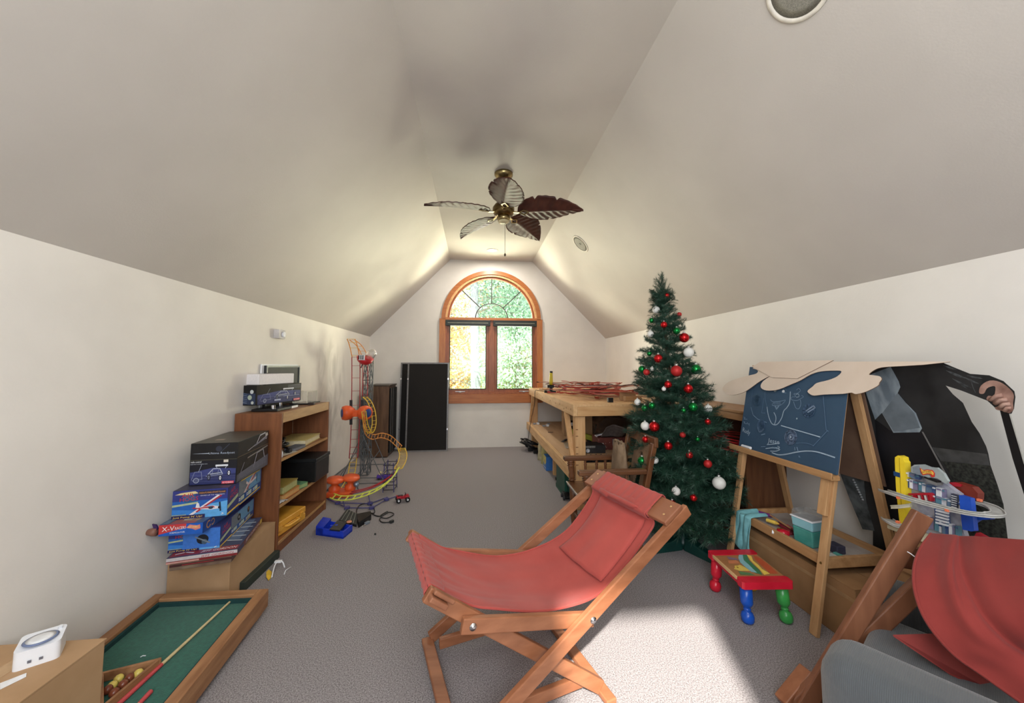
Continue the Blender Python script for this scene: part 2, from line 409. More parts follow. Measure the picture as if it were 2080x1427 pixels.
# recessed ceiling lamp by the far window (lit)
p = atz(1000, 508, CH)
t = thing('recessed_ceiling_lamp', 'small round lit recessed lamp in the flat ceiling near the far window', 'ceiling lamp', p)
part('trim_ring', MB().lathe([(.055, .0), (.085, -.004), (.09, 0.0)], (p.x, p.y, CH - .001), n=28), mat('lamp_trim', (240, 232, 222), 0.4), t)
part('lamp_lens', MB().lathe([(.0005, -.006), (.04, -.004), (.055, -.001)], (p.x, p.y, CH - .001), n=24), mat('lit_lens', (255, 240, 215), 0.4, emit=(255, 238, 215), est=3.0), t)
# round speakers let into the right slope
SN = Vector((-(CH - KN), 0, -(XR - CXR))).normalized(); SP0 = Vector((XR, 0, KN))
GRILLE = mat('speaker_grille', (150, 147, 136), 0.6, (120, 118, 110), 220, 0.3, 300)
for (px, py, r, lab) in ((1179, 495, .125, 'round grey speaker grille in the right slope beside the fan, near the far window'), (1622, -28, .125, 'round speaker with dark grille in the right slope, cut by the top of the photo')):
    p = atplane(px, py, SP0, SN)
    t = thing('recessed_speaker', lab, 'speaker', p)
    part('trim_ring', MB().lathe([(r * .84, .0), (r * .86, .007), (r * .97, .007), (r, .0)], p, SN, 36), mat('speaker_trim', (232, 226, 214), 0.5), t)
    part('grille', MB().lathe([(.0005, .004), (r * .6, .004), (r * .85, .002)], p, SN, 36), GRILLE, t)
    part('grille_badge', MB().lathe([(.0005, .007), (.014, .007), (.016, .004)], p, SN, 16), mat('badge_grey', (110, 108, 104), 0.5), t)
# wall sensor
p = atx(562, 679, XL)
t = thing('wall_sensor', 'small square white device with a round knob high on the left wall', 'sensor', (XL, p.y, p.z))
part('housing', MB().box((XL + .0005, p.y - .055, p.z - .035), (XL + .045, p.y + .055, p.z + .04)), mat('sensor_body', (205, 200, 200), 0.5), t, bevel=.004)
part('dial', MB().lathe([(.024, 0), (.024, .012), (.02, .015), (.0005, .015)], (XL + .045, p.y + .012, p.z), (1, 0, 0), 20), WHITEP, t)

# ================================================================== CEILING FAN
LEAFB = mat('fan_blade_wood', (78, 40, 30), 0.5, (58, 28, 22), 16, 0.0, stretch=(1, .4, 1))
fan_c = atz(1023, 352, CH); fx, fy = fan_c.x, fan_c.y
hubz = aty(1019, 432, fy).z
fan = thing('ceiling_fan', 'brass ceiling fan with five carved leaf-shaped dark wooden blades', 'ceiling fan', (fx, fy, CH))
part('canopy', MB().lathe([(.001, 0), (.085, 0), (.085, -.02), (.07, -.035), (.06, -.05), (.03, -.06), (.001, -.06)][::-1], (fx, fy, CH - .001), n=32), BRASS, fan)
part('downrod', MB().cyl((fx, fy, CH - .058), (fx, fy, hubz + .06), .016), BRASS, fan)
part('motor_housing', MB().lathe([(.001, -.055), (.05, -.055), (.085, -.04), (.1, -.01), (.1, .025), (.08, .055), (.045, .07), (.001, .075)], (fx, fy, hubz + .02), n=36), mat('antique_brass', (132, 112, 74), .3, (96, 78, 50), 14, metal=1.0), fan)
part('switch_housing', MB().lathe([(.001, -.05), (.03, -.05), (.055, -.035), (.062, -.01), (.05, .004), (.001, .004)], (fx, fy, hubz - .035), n=30), BRASS, fan)
part('lower_cap', MB().lathe([(.001, -.02), (.03, -.018), (.05, -.004), (.052, .004), (.001, .004)], (fx, fy, hubz - .082), n=30), mat('cap_ivory', (214, 200, 160), .3), fan)
ch = part('pull_chain', MB().cyl((fx + .012, fy - .02, hubz - .10), (fx + .012, fy - .02, hubz - .385), .0018, n=6), mat('chain', (90, 84, 74), .4, metal=.8), fan)
part('chain_knob', MB().lathe([(.001, -.018), (.009, -.012), (.010, .002), (.003, .012), (.001, .013)], (fx + .012, fy - .02, hubz - .395), n=14), mat('knob_bronze', (80, 66, 48), .4), ch)
def leaf_w(t):
    w = .155 * (math.sin(math.pi * min(1, t * 1.0) ** .72) ** .8) if 0 < t < 1 else 0.0
    return w
def blade(az, tilt, L=.59):
    d = Vector((math.sin(R(az)), math.cos(R(az)), 0)); s0 = Vector((d.y, -d.x, 0))
    s = s0 * math.cos(R(tilt)) + Vector((0, 0, 1)) * math.sin(R(tilt)); n = d.cross(s) * -1
    root = Vector((fx, fy, hubz + .0)) + d * .13
    NU, NV = 56, 16; vs = []
    def P(i, j, off):
        t = i / NU; v = (j / NV) * 2 - 1
        w = leaf_w(t)
        # notches cut into the leaf edge, deeper on one side
        edge = 1.0
        for tn, dep, side in ((.30, .24, 1), (.62, .30, 1), (.45, .22, -1), (.78, .2, -1)):
            if side * v > 0:
                x = (t - tn) / .05
                if 0 < x < 1: edge -= dep * (1 - x) * abs(v)
        lat = v * w * edge
        rib = math.sin((t * 9.5 - abs(v) * 1.3) * 2 * math.pi) * .0036 * min(1, abs(v) * 3) * (1 - abs(v) * .4)
        mid = .006 * math.exp(-(v * 9) ** 2)
        bend = -.045 * t * t + .022 * abs(v) ** 1.6 * (.6 + .4 * t) * min(1, w / .1)
        return root + d * (t * L) + s * lat + Vector((0, 0, 1)) * bend + n * (rib - mid * 1.5 + off)
    mb = MB()
    for off, flip in ((.004, False), (-.004, True)):
        vs = [P(i, j, off) for i in range(NU + 1) for j in range(NV + 1)]
        fs = []
        for i in range(NU):
            for j in range(NV):
                f = (i * (NV + 1) + j, (i + 1) * (NV + 1) + j, (i + 1) * (NV + 1) + j + 1, i * (NV + 1) + j + 1)
                fs.append(f[::-1] if flip else f)
        mb.add(vs, fs, None, True)
    n0 = (NU + 1) * (NV + 1); ef = []
    for i in range(NU):
        for j in (0, NV):
            a = i * (NV + 1) + j; b = (i + 1) * (NV + 1) + j
            ef.append((a, b, b + n0, a + n0))
    o = len(mb.f); mb.f += ef; mb.m += [0] * len(ef); mb.sm += [False] * len(ef)
    bl = part('leaf_blade', mb, LEAFB, fan)
    ir = MB().beam(Vector((fx, fy, hubz)) + d * .07, root + d * .02 - Vector((0, 0, .012)), .02, .008)
    c = root + d * .06 - Vector((0, 0, .012)) - n * .0
    a, b2 = d * .045, s * .03
    pts = [c - a, c + b2, c + a, c - b2]
    for p1, p2 in zip(pts, pts[1:] + pts[:1]): ir.beam(p1, p2, .010, .008, n)
    part('blade_bracket', ir, BRASS, fan)
for k in range(5): blade(-35 + 72 * k, 17)

# ================================================================== LEFT SIDE: BOOKSHELF
WAL = wood('walnut_stain', (132, 82, 50), (108, 64, 38), 0.5, 'z')
WALY = wood('walnut_shelf', (138, 92, 56), (114, 72, 42), 0.5, 'y')
OAKE = wood('oak_edge', (186, 146, 96), (162, 120, 74), 0.5, 'y')
bx0, bx1, by0, by1 = -1.655, -1.345, 2.80, 3.67
shelf = thing('bookshelf', 'low open brown wooden bookshelf against the left wall', 'bookshelf', ((bx0 + bx1) / 2, (by0 + by1) / 2, 0))
part('side_panel', MB().box((bx0, by0, 0), (bx1, by0 + .022, .975)), WAL, shelf, bevel=.002)
part('side_panel', MB().box((bx0, by1 - .022, 0), (bx1, by1, .975)), WAL, shelf, bevel=.002)
part('back_panel', MB().box((bx0 - .008, by0 + .022, .05), (bx0, by1 - .022, .97)), WAL, shelf)
part('top_board', MB().box((bx0, by0 + .022, .955), (bx1 - .002, by1 - .022, .975)), WALY, shelf)
part('top_rail', MB().box((bx1 - .022, by0 + .022, .905), (bx1 + .001, by1 - .022, .976)), OAKE, shelf, bevel=.002)
for z in (.655, .335, .085):
    s = part('shelf_board', MB().box((bx0, by0 + .022, z - .02), (bx1 - .006, by1 - .022, z)), WALY, shelf)
    part('edge_strip', MB().box((bx1 - .006, by0 + .022, z - .02), (bx1 - .001, by1 - .022, z)), OAKE, s)
part('toe_rail', MB().box((bx1 - .03, by0 + .022, 0), (bx1 - .01, by1 - .022, .065)), WAL, shelf)

def rcube(name, c, sx, sy, sz, rz, m, bev=.003, **k):
    mt = Matrix.Translation(Vector(c)) @ Matrix.Rotation(R(rz), 4, 'Z')
    return MB().box((-sx / 2, -sy / 2, 0), (sx / 2, sy / 2, sz), None, mt).build(name, m, None, bevel=bev, **k)
def rpart(name, c, sx, sy, sz, rz, m, parent, bev=.003, **k):
    mt = Matrix.Translation(Vector(c)) @ Matrix.Rotation(R(rz), 4, 'Z')
    return MB().box((-sx / 2, -sy / 2, 0), (sx / 2, sy / 2, sz), None, mt).build(name, m, parent, bevel=bev, **k)

# things on the top board -------------------------------------------------
TZ = .977
def buggy_art(d, big=True):
    NAV, SIL, DK = (38, 44, 92), (178, 186, 205), (12, 12, 16)
    d.rect(.02, .03, .98, .52, NAV); d.poly([(.02, .3), (.98, .42), (.98, .6), (.5, .66), (.02, .5)], (58, 66, 124))
    for i in range(6): d.line([(.04, .1 + i * .06), (.98, .07 + i * .05)], .012, (96, 104, 150) if i % 2 else (70, 78, 130))
    # silver buggy with cage, wing and two wheels, drawn as strokes
    ox, oy, s = .50, .36, 1.0
    d.poly([(.34, .34), (.5, .3), (.72, .36), (.7, .44), (.55, .5), (.42, .44)], (60, 64, 96))
    d.line([(.40, .42), (.50, .62), (.64, .62), (.70, .42)], .03, SIL); d.line([(.44, .42), (.66, .46)], .03, SIL)
    d.line([(.50, .62), (.48, .40)], .018, (130, 138, 170)); d.line([(.62, .62), (.60, .40)], .018, (130, 138, 170))
    d.line([(.36, .34), (.70, .40)], .035, (120, 128, 160))
    d.line([(.56, .74), (.80, .74)], .07, (222, 226, 232)); d.line([(.56, .70), (.58, .66)], .02, SIL); d.line([(.78, .70), (.76, .62)], .02, SIL)
    for wx, wy in ((.66, .26), (.84, .44), (.42, .30)):
        d.disc(wx, wy, .11, DK, .55); d.disc(wx, wy, .08, (214, 218, 226) if wx > .5 else (110, 116, 140), .45); d.disc(wx, wy, .03, (90, 90, 100), .5)
    # radio handset
    d.line([(.06, .22), (.12, .52), (.26, .52), (.28, .24), (.08, .2)], .025, (120, 126, 160)); d.disc(.16, .2, .09, (90, 96, 130)); d.ring(.16, .2, .09, .02, SIL); d.line([(.2, .52), (.26, .8)], .012, SIL)
def boxface(o, ux, uy): return Decal(o, ux, uy)
def local(c, rz): 
    M = Matrix.Translation(Vector(c)) @ Matrix.Rotation(R(rz), 4, 'Z'); return lambda x, y, z: M @ Vector((x, y, z))
# upside of the shelf: odd pieces carrying the open box
BOXBLK = mat('gloss_black_card', (20, 20, 24), 0.3, (16, 16, 18), 20)
c0 = (-1.515, 2.985, TZ)
tray = thing('black_radio_tray', 'flat black plastic tray under the open toy box on the bookshelf top', 'tray', (-1.5, 3.05, TZ))
part('tray_body', MB().box((-1.60, 2.89, TZ), (-1.42, 3.22, TZ + .018)), BLACKP, tray, bevel=.003)
part('silver_foot', MB().cyl((-1.47, 2.93, TZ + .018), (-1.47, 2.93, TZ + .043), .014), CHROME, tray)
part('silver_foot', MB().cyl((-1.55, 3.19, TZ + .018), (-1.55, 3.19, TZ + .043), .014), CHROME, tray)
part('white_label', MB().box((-1.419, 3.10, TZ + .001), (-1.418, 3.2, TZ + .017)), WHITEP, tray)
# open buggy box: turned about the vertical
A = Vector((-1.566, 2.885, TZ + .044)); B = Vector((-1.455, 3.33, TZ + .044)); ux = B - A; uy = Vector((-ux.y, ux.x, 0)).normalized() * .19; Hh = .145
ob = thing('open_toy_box', 'open black and blue box printed with a silver buggy, on the bookshelf top', 'box', A)
mb = MB(); t_ = .005; xn = ux.normalized(); yn = uy.normalized(); up_ = Vector((0, 0, 1))
mb.frame_box(A, ux, uy, up_ * .004); mb.frame_box(A, ux, yn * t_, up_ * Hh); mb.frame_box(A + uy - yn * t_, ux, yn * t_, up_ * Hh)
mb.frame_box(A + yn * t_, xn * t_, uy - yn * 2 * t_, up_ * Hh); mb.frame_box(B - xn * t_ + yn * t_, xn * t_, uy - yn * 2 * t_, up_ * Hh)
part('box_walls', mb, BOXBLK, ob)
d = Decal(A, ux, up_ * Hh); buggy_art(d)
for i in range(3): d.line([(.66, .92 - i * .07), (.97, .92 - i * .07)], .012, (150, 156, 170))
d.rect(.80, .05, .96, .16, (216, 66, 84)); d.text('KYOSHO', .81, .065, .14, .08, (245, 230, 232)); d.line([(.56, .34), (.94, .36)], .02, (150, 160, 210)); d.rect(.36, .14, .5, .22, (176, 184, 214))
d.build(ob)
d = Decal(A + uy, -uy, up_ * Hh); d.rect(.04, .05, .96, .6, (46, 58, 86)); d.disc(.8, .68, .1, (205, 212, 214)); d.disc(.72, .4, .12, (176, 190, 170)); d.disc(.84, .14, .08, (190, 196, 190))
for i in range(6): d.line([(.05, .2 + .1 * i), (.6, .12 + .09 * i)], .03, (92, 110, 140) if i % 2 else (120, 134, 156))
d.text('RC', .08, .8, .25, .1, (214, 218, 226)); d.build(ob)
# foam block
fo = A + xn * .03 + yn * .015 + up_ * (Hh + .0015)
fm = MB().frame_box(fo, xn * .36 + up_ * 0, yn * .155, up_ * .08)
fb = thing('foam_block', 'white foam packing block lying on the open black and blue box', 'foam packing', fo)
part('foam_body', fm, mat('foam', (236, 232, 232), .7, (228, 224, 226), 90, .1), fb, bevel=.005)
part('foam_recess', MB().grid(lambda u, v: fo + xn * (.10 + .16 * u) + yn * (.04 + .07 * v) + up_ * (.0815 - .004 * math.sin(math.pi * u) * math.sin(math.pi * v)), 8, 5), mat('foam', (236, 232, 232)), fb)
part('foam_tab', MB().ball(fo - xn * .012 + yn * .12 + up_ * .02, .016), mat('foam', (236, 232, 232)), fb)
# framed dark picture leaning on the wall
pf = thing('picture_frame', 'black framed dark panel with thin white border, leaning behind the foam block', 'picture', (-1.64, 3.42, TZ))
part('white_mat', MB().box((-1.664, 3.10, TZ), (-1.652, 3.70, 1.322)), WHITEP, pf)
part('black_panel', MB().box((-1.652, 3.13, TZ + .002), (-1.638, 3.695, 1.312)), mat('dark_glass', (40, 42, 44), .6, (30, 32, 34), 8), pf)
fr = MB(); y0_, y1_, z0_, z1_ = 3.13, 3.695, TZ + .002, 1.312
for a, b in (((-1.638, y0_, z1_ - .014), (-1.63, y1_, z1_)), ((-1.638, y0_, z0_), (-1.63, y0_ + .014, z1_ - .014)), ((-1.638, y1_ - .014, z0_), (-1.63, y1_, z1_ - .014))): fr.box(a, b)
part('frame_rim', fr, mat('frame_grey', (86, 88, 88), .35), pf)
# clear display case
cc = thing('clear_display_case', 'empty clear plastic display case at the far end of the bookshelf top', 'display case', (-1.5, 3.55, TZ))
part('clear_shell', MB().box((-1.57, 3.44, TZ + .01), (-1.45, 3.64, TZ + .105)), CLEARP, cc, bevel=.004)
mb = MB()
for y_ in (3.44, 3.64):
    for x_ in (-1.57, -1.45): mb.cyl((x_, y_, TZ + .01), (x_, y_, TZ + .107), .0025, n=6)
for x_ in (-1.57, -1.45): mb.cyl((x_, 3.44, TZ + .106), (x_, 3.64, TZ + .106), .0025, n=6)
part('clear_edge', mb, mat('bright_edge', (236, 234, 214), .2), cc)
part('case_base', MB().box((-1.575, 3.40, TZ), (-1.42, 3.645, TZ + .009)), BLACKP, cc)
dk = thing('dark_gadget', 'dark flat gadget lying behind the toy box on the bookshelf top', 'gadget', (-1.40, 3.34, TZ))
part('gadget_body', MB().box((-1.41, 3.36, TZ), (-1.36, 3.39, TZ + .02)), mat('gadget_brown', (60, 48, 44), .5), dk, bevel=.003)
part('gadget_button', MB().box((-1.395, 3.368, TZ + .02), (-1.38, 3.38, TZ + .024)), CHROME, dk)

# things in the shelves ----------------------------------------------------
def flatbook(name, label, cat, c, sx, sy, sz, rz, col, page=(224, 212, 176), group=None):
    t = thing(name, label, cat, c, group)
    rpart('cover', c, sx, sy, sz * .12, rz, flat(col), t, .001)
    rpart('page_block', (c[0], c[1], c[2] + sz * .12), sx * .96, sy * .97, sz * .76, rz, flat(page), t, .001)
    rpart('cover', (c[0], c[1], c[2] + sz * .88), sx, sy, sz * .12, rz, flat(col), t, .001)
    return t
Z1, Z2, Z3 = .656, .336, .086
flatbook('yellow_box_set', 'pale yellow game box on the top shelf of the bookshelf, far end', 'box', (-1.50, 3.42, Z1), .24, .34, .045, 3, (204, 184, 120))
flatbook('grey_book', 'thin grey book beside the pale yellow box on the top shelf', 'book', (-1.40, 3.14, Z1), .085, .16, .022, -4, (92, 96, 104), (120, 122, 128))
cb = thing('black_cable_coil', 'tangled coil of black cable at the near end of the top shelf', 'cable', (-1.47, 3.0, Z1))
pts = []
for i in range(90):
    a = i * .42; pts.append((-1.47 + (.06 + .02 * math.sin(i * .9)) * math.cos(a), 3.0 + (.07 + .02 * math.cos(i * .7)) * math.sin(a), Z1 + .012 + .05 * abs(math.sin(i * .13)) + .0006 * i))
part('cable_loops', MB().tube(pts, .006, 5), BLACKP, cb)
part('plug', MB().box((-1.40, 2.99, Z1 + .001), (-1.37, 3.03, Z1 + .03)), BLACKP, cb, bevel=.003)
rcube('paper_sheet', (-1.42, 2.97, Z1), .12, .20, .0015, -12, flat((206, 200, 184)), 0, label='white sheet of paper under the black cable on the top shelf', cat='paper')
bt = thing('small_bottle', 'tiny white bottle at the near post on the top shelf', 'bottle', (-1.368, 2.86, Z1))
part('bottle_body', MB().lathe([(.001, 0), (.012, 0), (.012, .035), (.006, .045), (.001, .045)], (-1.368, 2.86, Z1), n=12), WHITEP, bt)
part('bottle_cap', MB().cyl((-1.368, 2.86, Z1 + .045), (-1.368, 2.86, Z1 + .055), .007), flat((190, 190, 190)), bt)
blk = thing('black_storage_box', 'black lidded storage box sticking out of the middle shelf', 'box', (-1.45, 3.45, Z2))
part('box_body', MB().box((-1.60, 3.34, Z2), (-1.315, 3.625, Z2 + .165)), BLACKP, blk, bevel=.006)
part('box_lid', MB().box((-1.605, 3.335, Z2 + .165), (-1.308, 3.63, Z2 + .195)), mat('black_plastic_lid', (34, 36, 38), .35), blk, bevel=.006)
flatbook('game_box', 'olive green game box lying on an orange book on the middle shelf', 'box', (-1.45, 3.02, Z2 + .042), .17, .22, .058, 0, (150, 128, 62), (176, 176, 120))
flatbook('orange_book', 'orange book under the olive green game box on the middle shelf', 'book', (-1.44, 3.03, Z2), .16, .24, .04, -3, (190, 120, 60), (206, 160, 100))
flatbook('green_book', 'thin pale green book beside the orange book on the middle shelf', 'book', (-1.43, 3.23, Z2), .16, .10, .035, -18, (96, 142, 104), (150, 176, 120))
ys = thing('yellow_tool_case', 'yellow plastic carrying case with a handle on the lowest shelf', 'case', (-1.46, 3.05, Z3))
YEL = mat('yellow_plastic', (226, 168, 66), .35, (214, 154, 54), 12)
mt = Matrix.Translation((-1.465, 3.06, Z3)) @ Matrix.Rotation(R(-8), 4, 'Z')
part('case_shell', MB().box((-.13, -.19, .0), (.10, .19, .05), None, mt), YEL, ys, bevel=.008, seg=3)
part('case_lid', MB().box((-.13, -.19, .053), (.10, .19, .10), None, mt), YEL, ys, bevel=.008, seg=3)
part('case_handle', MB().tube([mt @ Vector(p) for p in smooth_path([(.10, -.07, .05), (.125, -.06, .05), (.128, 0, .05), (.125, .06, .05), (.10, .07, .05)], 5)], .009, 8), YEL, ys)
for yy in (-.13, .13): part('latch', MB().box((.10, yy - .02, .035), (.107, yy + .02, .075), None, mt), YEL, ys, bevel=.002)
MB().grid(lambda u, v: Vector((-1.50 + .14 * u + .02 * v, 2.835 + .10 * v, Z2)) + Vector((0, 0, .02 * abs(noise.noise(Vector((u * 4, v * 5, 3)))) + .0015 + .014 * math.sin(math.pi * u) * math.sin(math.pi * v))), 18, 14).build('plastic_bag', mat('bag_film', (190, 192, 194), .25, (150, 152, 156), 14), None, label='crumpled clear plastic bag at the near end of the middle shelf', cat='bag', solid=.001)

# ------------------------------------------------- carton stack by the shelf
cx0, cx1, cy0, cy1, cz = -1.665, -1.345, 2.30, 2.775, .245
t = thing('cardboard_box', 'plain brown carton at the bottom of the stack of toy boxes by the left wall', 'box', ((cx0 + cx1) / 2, (cy0 + cy1) / 2, 0))
part('carton_body', MB().box((cx0, cy0, 0), (cx1, cy1, cz - .004)), CARD, t, bevel=.003)
part('top_flap', MB().box((cx0, cy0, cz - .004), (cx1, (cy0 + cy1) / 2 - .002, cz)), CARD, t)
part('top_flap', MB().box((cx0, (cy0 + cy1) / 2 + .002, cz - .004), (cx1, cy1, cz)), CARD, t)
MB().box((-1.348, 2.40, 0), (-1.315, 2.79, .052)).build('dark_green_board', mat('dark_green', (44, 54, 48), .6), None, bevel=.003, label='dark green flat board on the carpet along the carton', cat='board')
NAVY, BLU, LBL = (40, 58, 128), (34, 96, 180), (110, 176, 226)
REDP, YELP, CRM, WHT = (196, 48, 52), (240, 206, 76), (176, 190, 150), (236, 238, 240)
def skewbox(name, label, c, rz, sx, sy, sz, m, parent_kind=None, cat='box', tiltx=0, bev=.002):
    M = Matrix.Translation(Vector(c)) @ Matrix.Rotation(R(rz), 4, 'Z') @ Matrix.Rotation(R(tiltx), 4, 'X')
    t = thing(name, label, cat, c)
    part('box_body', MB().box((-sx, 0, 0), (0, sy, sz), None, M), m, t, bevel=bev)   # origin = near right lower corner
    fx_ = Decal(M @ Vector((-sx, 0, 0)), (M.to_3x3() @ Vector((sx, 0, 0))), (M.to_3x3() @ Vector((0, 0, sz))))
    rx_ = Decal(M @ Vector((0, 0, 0)), (M.to_3x3() @ Vector((0, sy, 0))), (M.to_3x3() @ Vector((0, 0, sz))))
    tp_ = Decal(M @ Vector((-sx, 0, sz)), (M.to_3x3() @ Vector((sx, 0, 0))), (M.to_3x3() @ Vector((0, sy, 0))))
    return t, fx_, rx_, tp_
BLUC = mat('blue_card', (38, 60, 130), .35, (34, 52, 118), 14)
# dark lidless game box, upside of the carton
t, f, r_, tp = skewbox('flat_race_set_tray', 'grey inner tray of the flat race set, sticking out over the carton', (-1.300, 2.235, cz + .001), 14, .27, .44, .032, mat('worn_card', (128, 108, 88), .7, (96, 74, 62), 12))
f.rect(.0, .55, 1, .95, (70, 40, 40)); f.line([(.2, .7), (.7, .75)], .12, (150, 50, 50)); f.build(t); r_.rect(0, .1, 1, .95, (92, 62, 54)); r_.build(t)
t, f, r_, tp = skewbox('flat_race_set_box', 'wide flat race set box with red and white edges, lying on top of the carton', (-1.278, 2.245, cz + .034), 14, .31, .46, .030, mat('race_card', (90, 60, 62), .4, (70, 60, 80), 18))
f.rect(0, 0, 1, .42, (128, 44, 46)); f.rect(0, .42, 1, .98, (196, 188, 190)); f.text('JEFF GORDON', .48, .48, .46, .34, (170, 40, 44), .12); f.rect(0, .04, .45, .3, (200, 150, 140))
f.build(t)
r_.rect(0, 0, 1, 1, (110, 60, 58)); r_.text('JEFF GORDON', .3, .3, .55, .5, (224, 214, 206), .1); r_.rect(.02, .1, .22, .85, (60, 66, 96)); r_.poly([(.86, .1), (.98, .1), (.98, .9), (.9, .9)], (206, 178, 80)); r_.build(t)
tp.rect(.0, .0, 1, 1, (70, 74, 100)); tp.rect(.02, .02, .98, .13, (150, 50, 54)); tp.text('JEFF GORDON', .45, .05, .5, .055, (235, 226, 226), .1)
tp.line([(.08, .08), (.2, .11), (.33, .07)], .02, (220, 220, 226)); tp.rect(.08, .3, .9, .95, (96, 112, 140))
for i in range(5): tp.line([(.7, .3 + i * .13), (.95, .26 + i * .14)], .022, (190, 198, 208))
for i in range(4): tp.poly([(.16 + i * .1, .2), (.24 + i * .1, .2), (.3 + i * .1, .3), (.2 + i * .1, .3)], (170, 120, 130)); 
tp.build(t)
sz0 = cz + .066
def plane_art(d, sc=1.0, full=True):
    d.rect(0, 0, 1, 1, BLU); d.poly([(0, .35), (1, .15), (1, 0), (0, 0)], (56, 128, 208)); d.poly([(.35, .0), (1, .0), (1, .55), (.62, .45), (.45, .2)], (96, 168, 226)); d.rect(0, .62, 1, 1, (48, 56, 130))
    d.disc(.3, .72, .2, (40, 92, 140)); d.poly([(.04, .86), (.14, .92), (.4, .96), (.46, .88), (.3, .84)], (226, 206, 150))
    d.text('AIR', .16, .76, .22, .13, REDP, .06, .02); d.text('HOGS', .12, .61, .34, .14, REDP, .05, .03)
    d.poly([(.0, .5), (.46, .58), (.46, .51), (.0, .43)], CRM)
    if full:
        d.rect(.46, .82, .97, .95, (40, 42, 70)); d.text('HIGH-FLYING STUNT PLANE!', .475, .855, .48, .055, (240, 160, 60)); d.text('DIVES UP TO 400 FEET!', .5, .77, .44, .035, WHT)
    W1, W2 = (226, 222, 226), (178, 44, 60)
    d.poly([(.30, .12), (.36, .10), (.88, .74), (.82, .78)], W1); d.poly([(.42, .22), (.46, .20), (.90, .74), (.87, .77)], W2)
    d.poly([(.40, .36), (.74, .40), (.86, .36), (.86, .28), (.70, .26), (.44, .32)], W1); d.poly([(.46, .35), (.74, .39), (.78, .33), (.5, .32)], W2)
    d.poly([(.36, .34), (.50, .30), (.52, .33), (.38, .38)], W2); d.poly([(.42, .36), (.44, .54), (.48, .52), (.5, .37)], W1)
    d.line([(.86, .50), (.88, .20)], .05, (30, 40, 60)); d.disc(.86, .32, .05, (30, 34, 50)); d.disc(.7, .33, .05, (40, 60, 80), 1.6)
    d.rect(.0, .08, .26, .16, (150, 166, 150)); d.rect(.0, .0, .60, .13, (40, 36, 84)); d.text("Just Pump N' Up!", .03, .035, .52, .06, YELP, .03); d.line([(.90, .06), (.94, .09), (.91, .12)], .02, WHT)
def side_art(d, car=False):
    d.rect(0, 0, 1, 1, NAVY); d.rect(0, 0, .28, 1, (44, 56, 120)); d.text('AIR', .07, .72, .12, .16, REDP, .0, .05); d.text('HOGS', .05, .5, .2, .17, REDP, .0, .08); d.poly([(.0, .22), (.27, .42), (.27, .55), (.0, .35)], CRM)
    d.rect(.28, .35, .97, .97, (96, 150, 190)); d.rect(.3, .0, .97, .34, (36, 84, 150)); d.poly([(.28, .35), (.6, .35), (.45, .97), (.28, .97)], (110, 120, 130))
    if not car:
        d.poly([(.42, .38), (.48, .36), (.80, .92), (.74, .96)], (206, 190, 190)); d.poly([(.5, .45), (.54, .44), (.82, .9), (.79, .93)], (170, 60, 70)); d.line([(.5, .72), (.56, .62), (.66, .62), (.8, .68)], .09, (214, 200, 200)); d.line([(.83, .8), (.83, .5)], .05, (50, 50, 64))
        d.line([(.34, .94), (.92, .9)], .05, (226, 200, 96))
    else:
        d.disc(.5, .66, .17, (40, 44, 50), 1.2); d.disc(.5, .66, .07, (170, 176, 180)); d.disc(.8, .62, .16, (60, 50, 50), .9); d.disc(.8, .66, .07, (170, 120, 70))
    d.line([(.0, .04), (.3, .08)], .07, (226, 190, 80)); d.line([(.32, .04), (.95, .12)], .05, (226, 190, 80))
    for x in (.34, .56, .76): d.rect(x, .16, x + .1, .32, (176, 190, 176)); d.line([(x - .05, .2), (x - .01, .2)], .03, WHT); d.line([(x - .05, .27), (x - .01, .27)], .03, WHT)
# lower toy plane box
t, f, r_, tp = skewbox('lower_plane_box', 'blue toy plane box second from the bottom of the stack, under the overhanging racer box', (-1.385, 2.27, sz0), 10, .235, .47, .115, BLUC)
plane_art(f, full=False); f.rect(.28, .1, 1, .96, (64, 120, 206)); f.disc(.66, .48, .22, (26, 30, 40), 1.1); f.disc(.70, .36, .12, (70, 90, 110)); f.line([(.52, .6), (.8, .3)], .06, (120, 130, 140)); f.line([(.9, .06), (.94, .09)], .03, WHT); f.build(t)
side_art(r_, True); r_.build(t); tp.rect(0, 0, 1, 1, (56, 60, 110)); tp.build(t)
# racer box, overhanging to the left, turned
sz1 = sz0 + .117
t, f, r_, tp = skewbox('racer_set_box', 'blue racer box with red and white lettering, overhanging the stack on its left', (-1.415, 2.175, sz1), 5, .20, .36, .056, mat('racer_card', (30, 86, 176), .35, (26, 76, 160), 14))
f.rect(0, 0, 1, 1, (30, 92, 186)); f.poly([(.0, .15), (.62, .65), (.62, 1), (.0, 1)], (200, 60, 60)); f.text('X-V', .07, .4, .28, .42, WHT, .05, .06); f.text('RACERS', .36, .5, .25, .26, WHT, .04, .05); f.text('FORMULA FUEL', .25, .16, .35, .14, WHT, .03, .05)
f.poly([(.62, .62), (.7, .9), (.86, .78), (.94, .86), (.95, .5), (.84, .36), (.76, .5)], (214, 130, 120)); f.text('HOT WHEELS', .66, .56, .25, .2, (240, 214, 120)); f.build(t)
r_.rect(0, 0, 1, 1, (28, 66, 140)); r_.ring(.14, .5, .3, .12, (226, 170, 110), 1, 16, 60, 330); r_.ring(.24, .5, .26, .1, (226, 170, 110), 1, 16, -120, 150); r_.build(t)
tp.rect(0, 0, 1, 1, (78, 96, 130)); tp.poly([(.2, 0), (.8, 0), (.6, .95), (.34, .95)], (160, 92, 86)); tp.rect(.42, .1, .8, .8, (166, 146, 122))
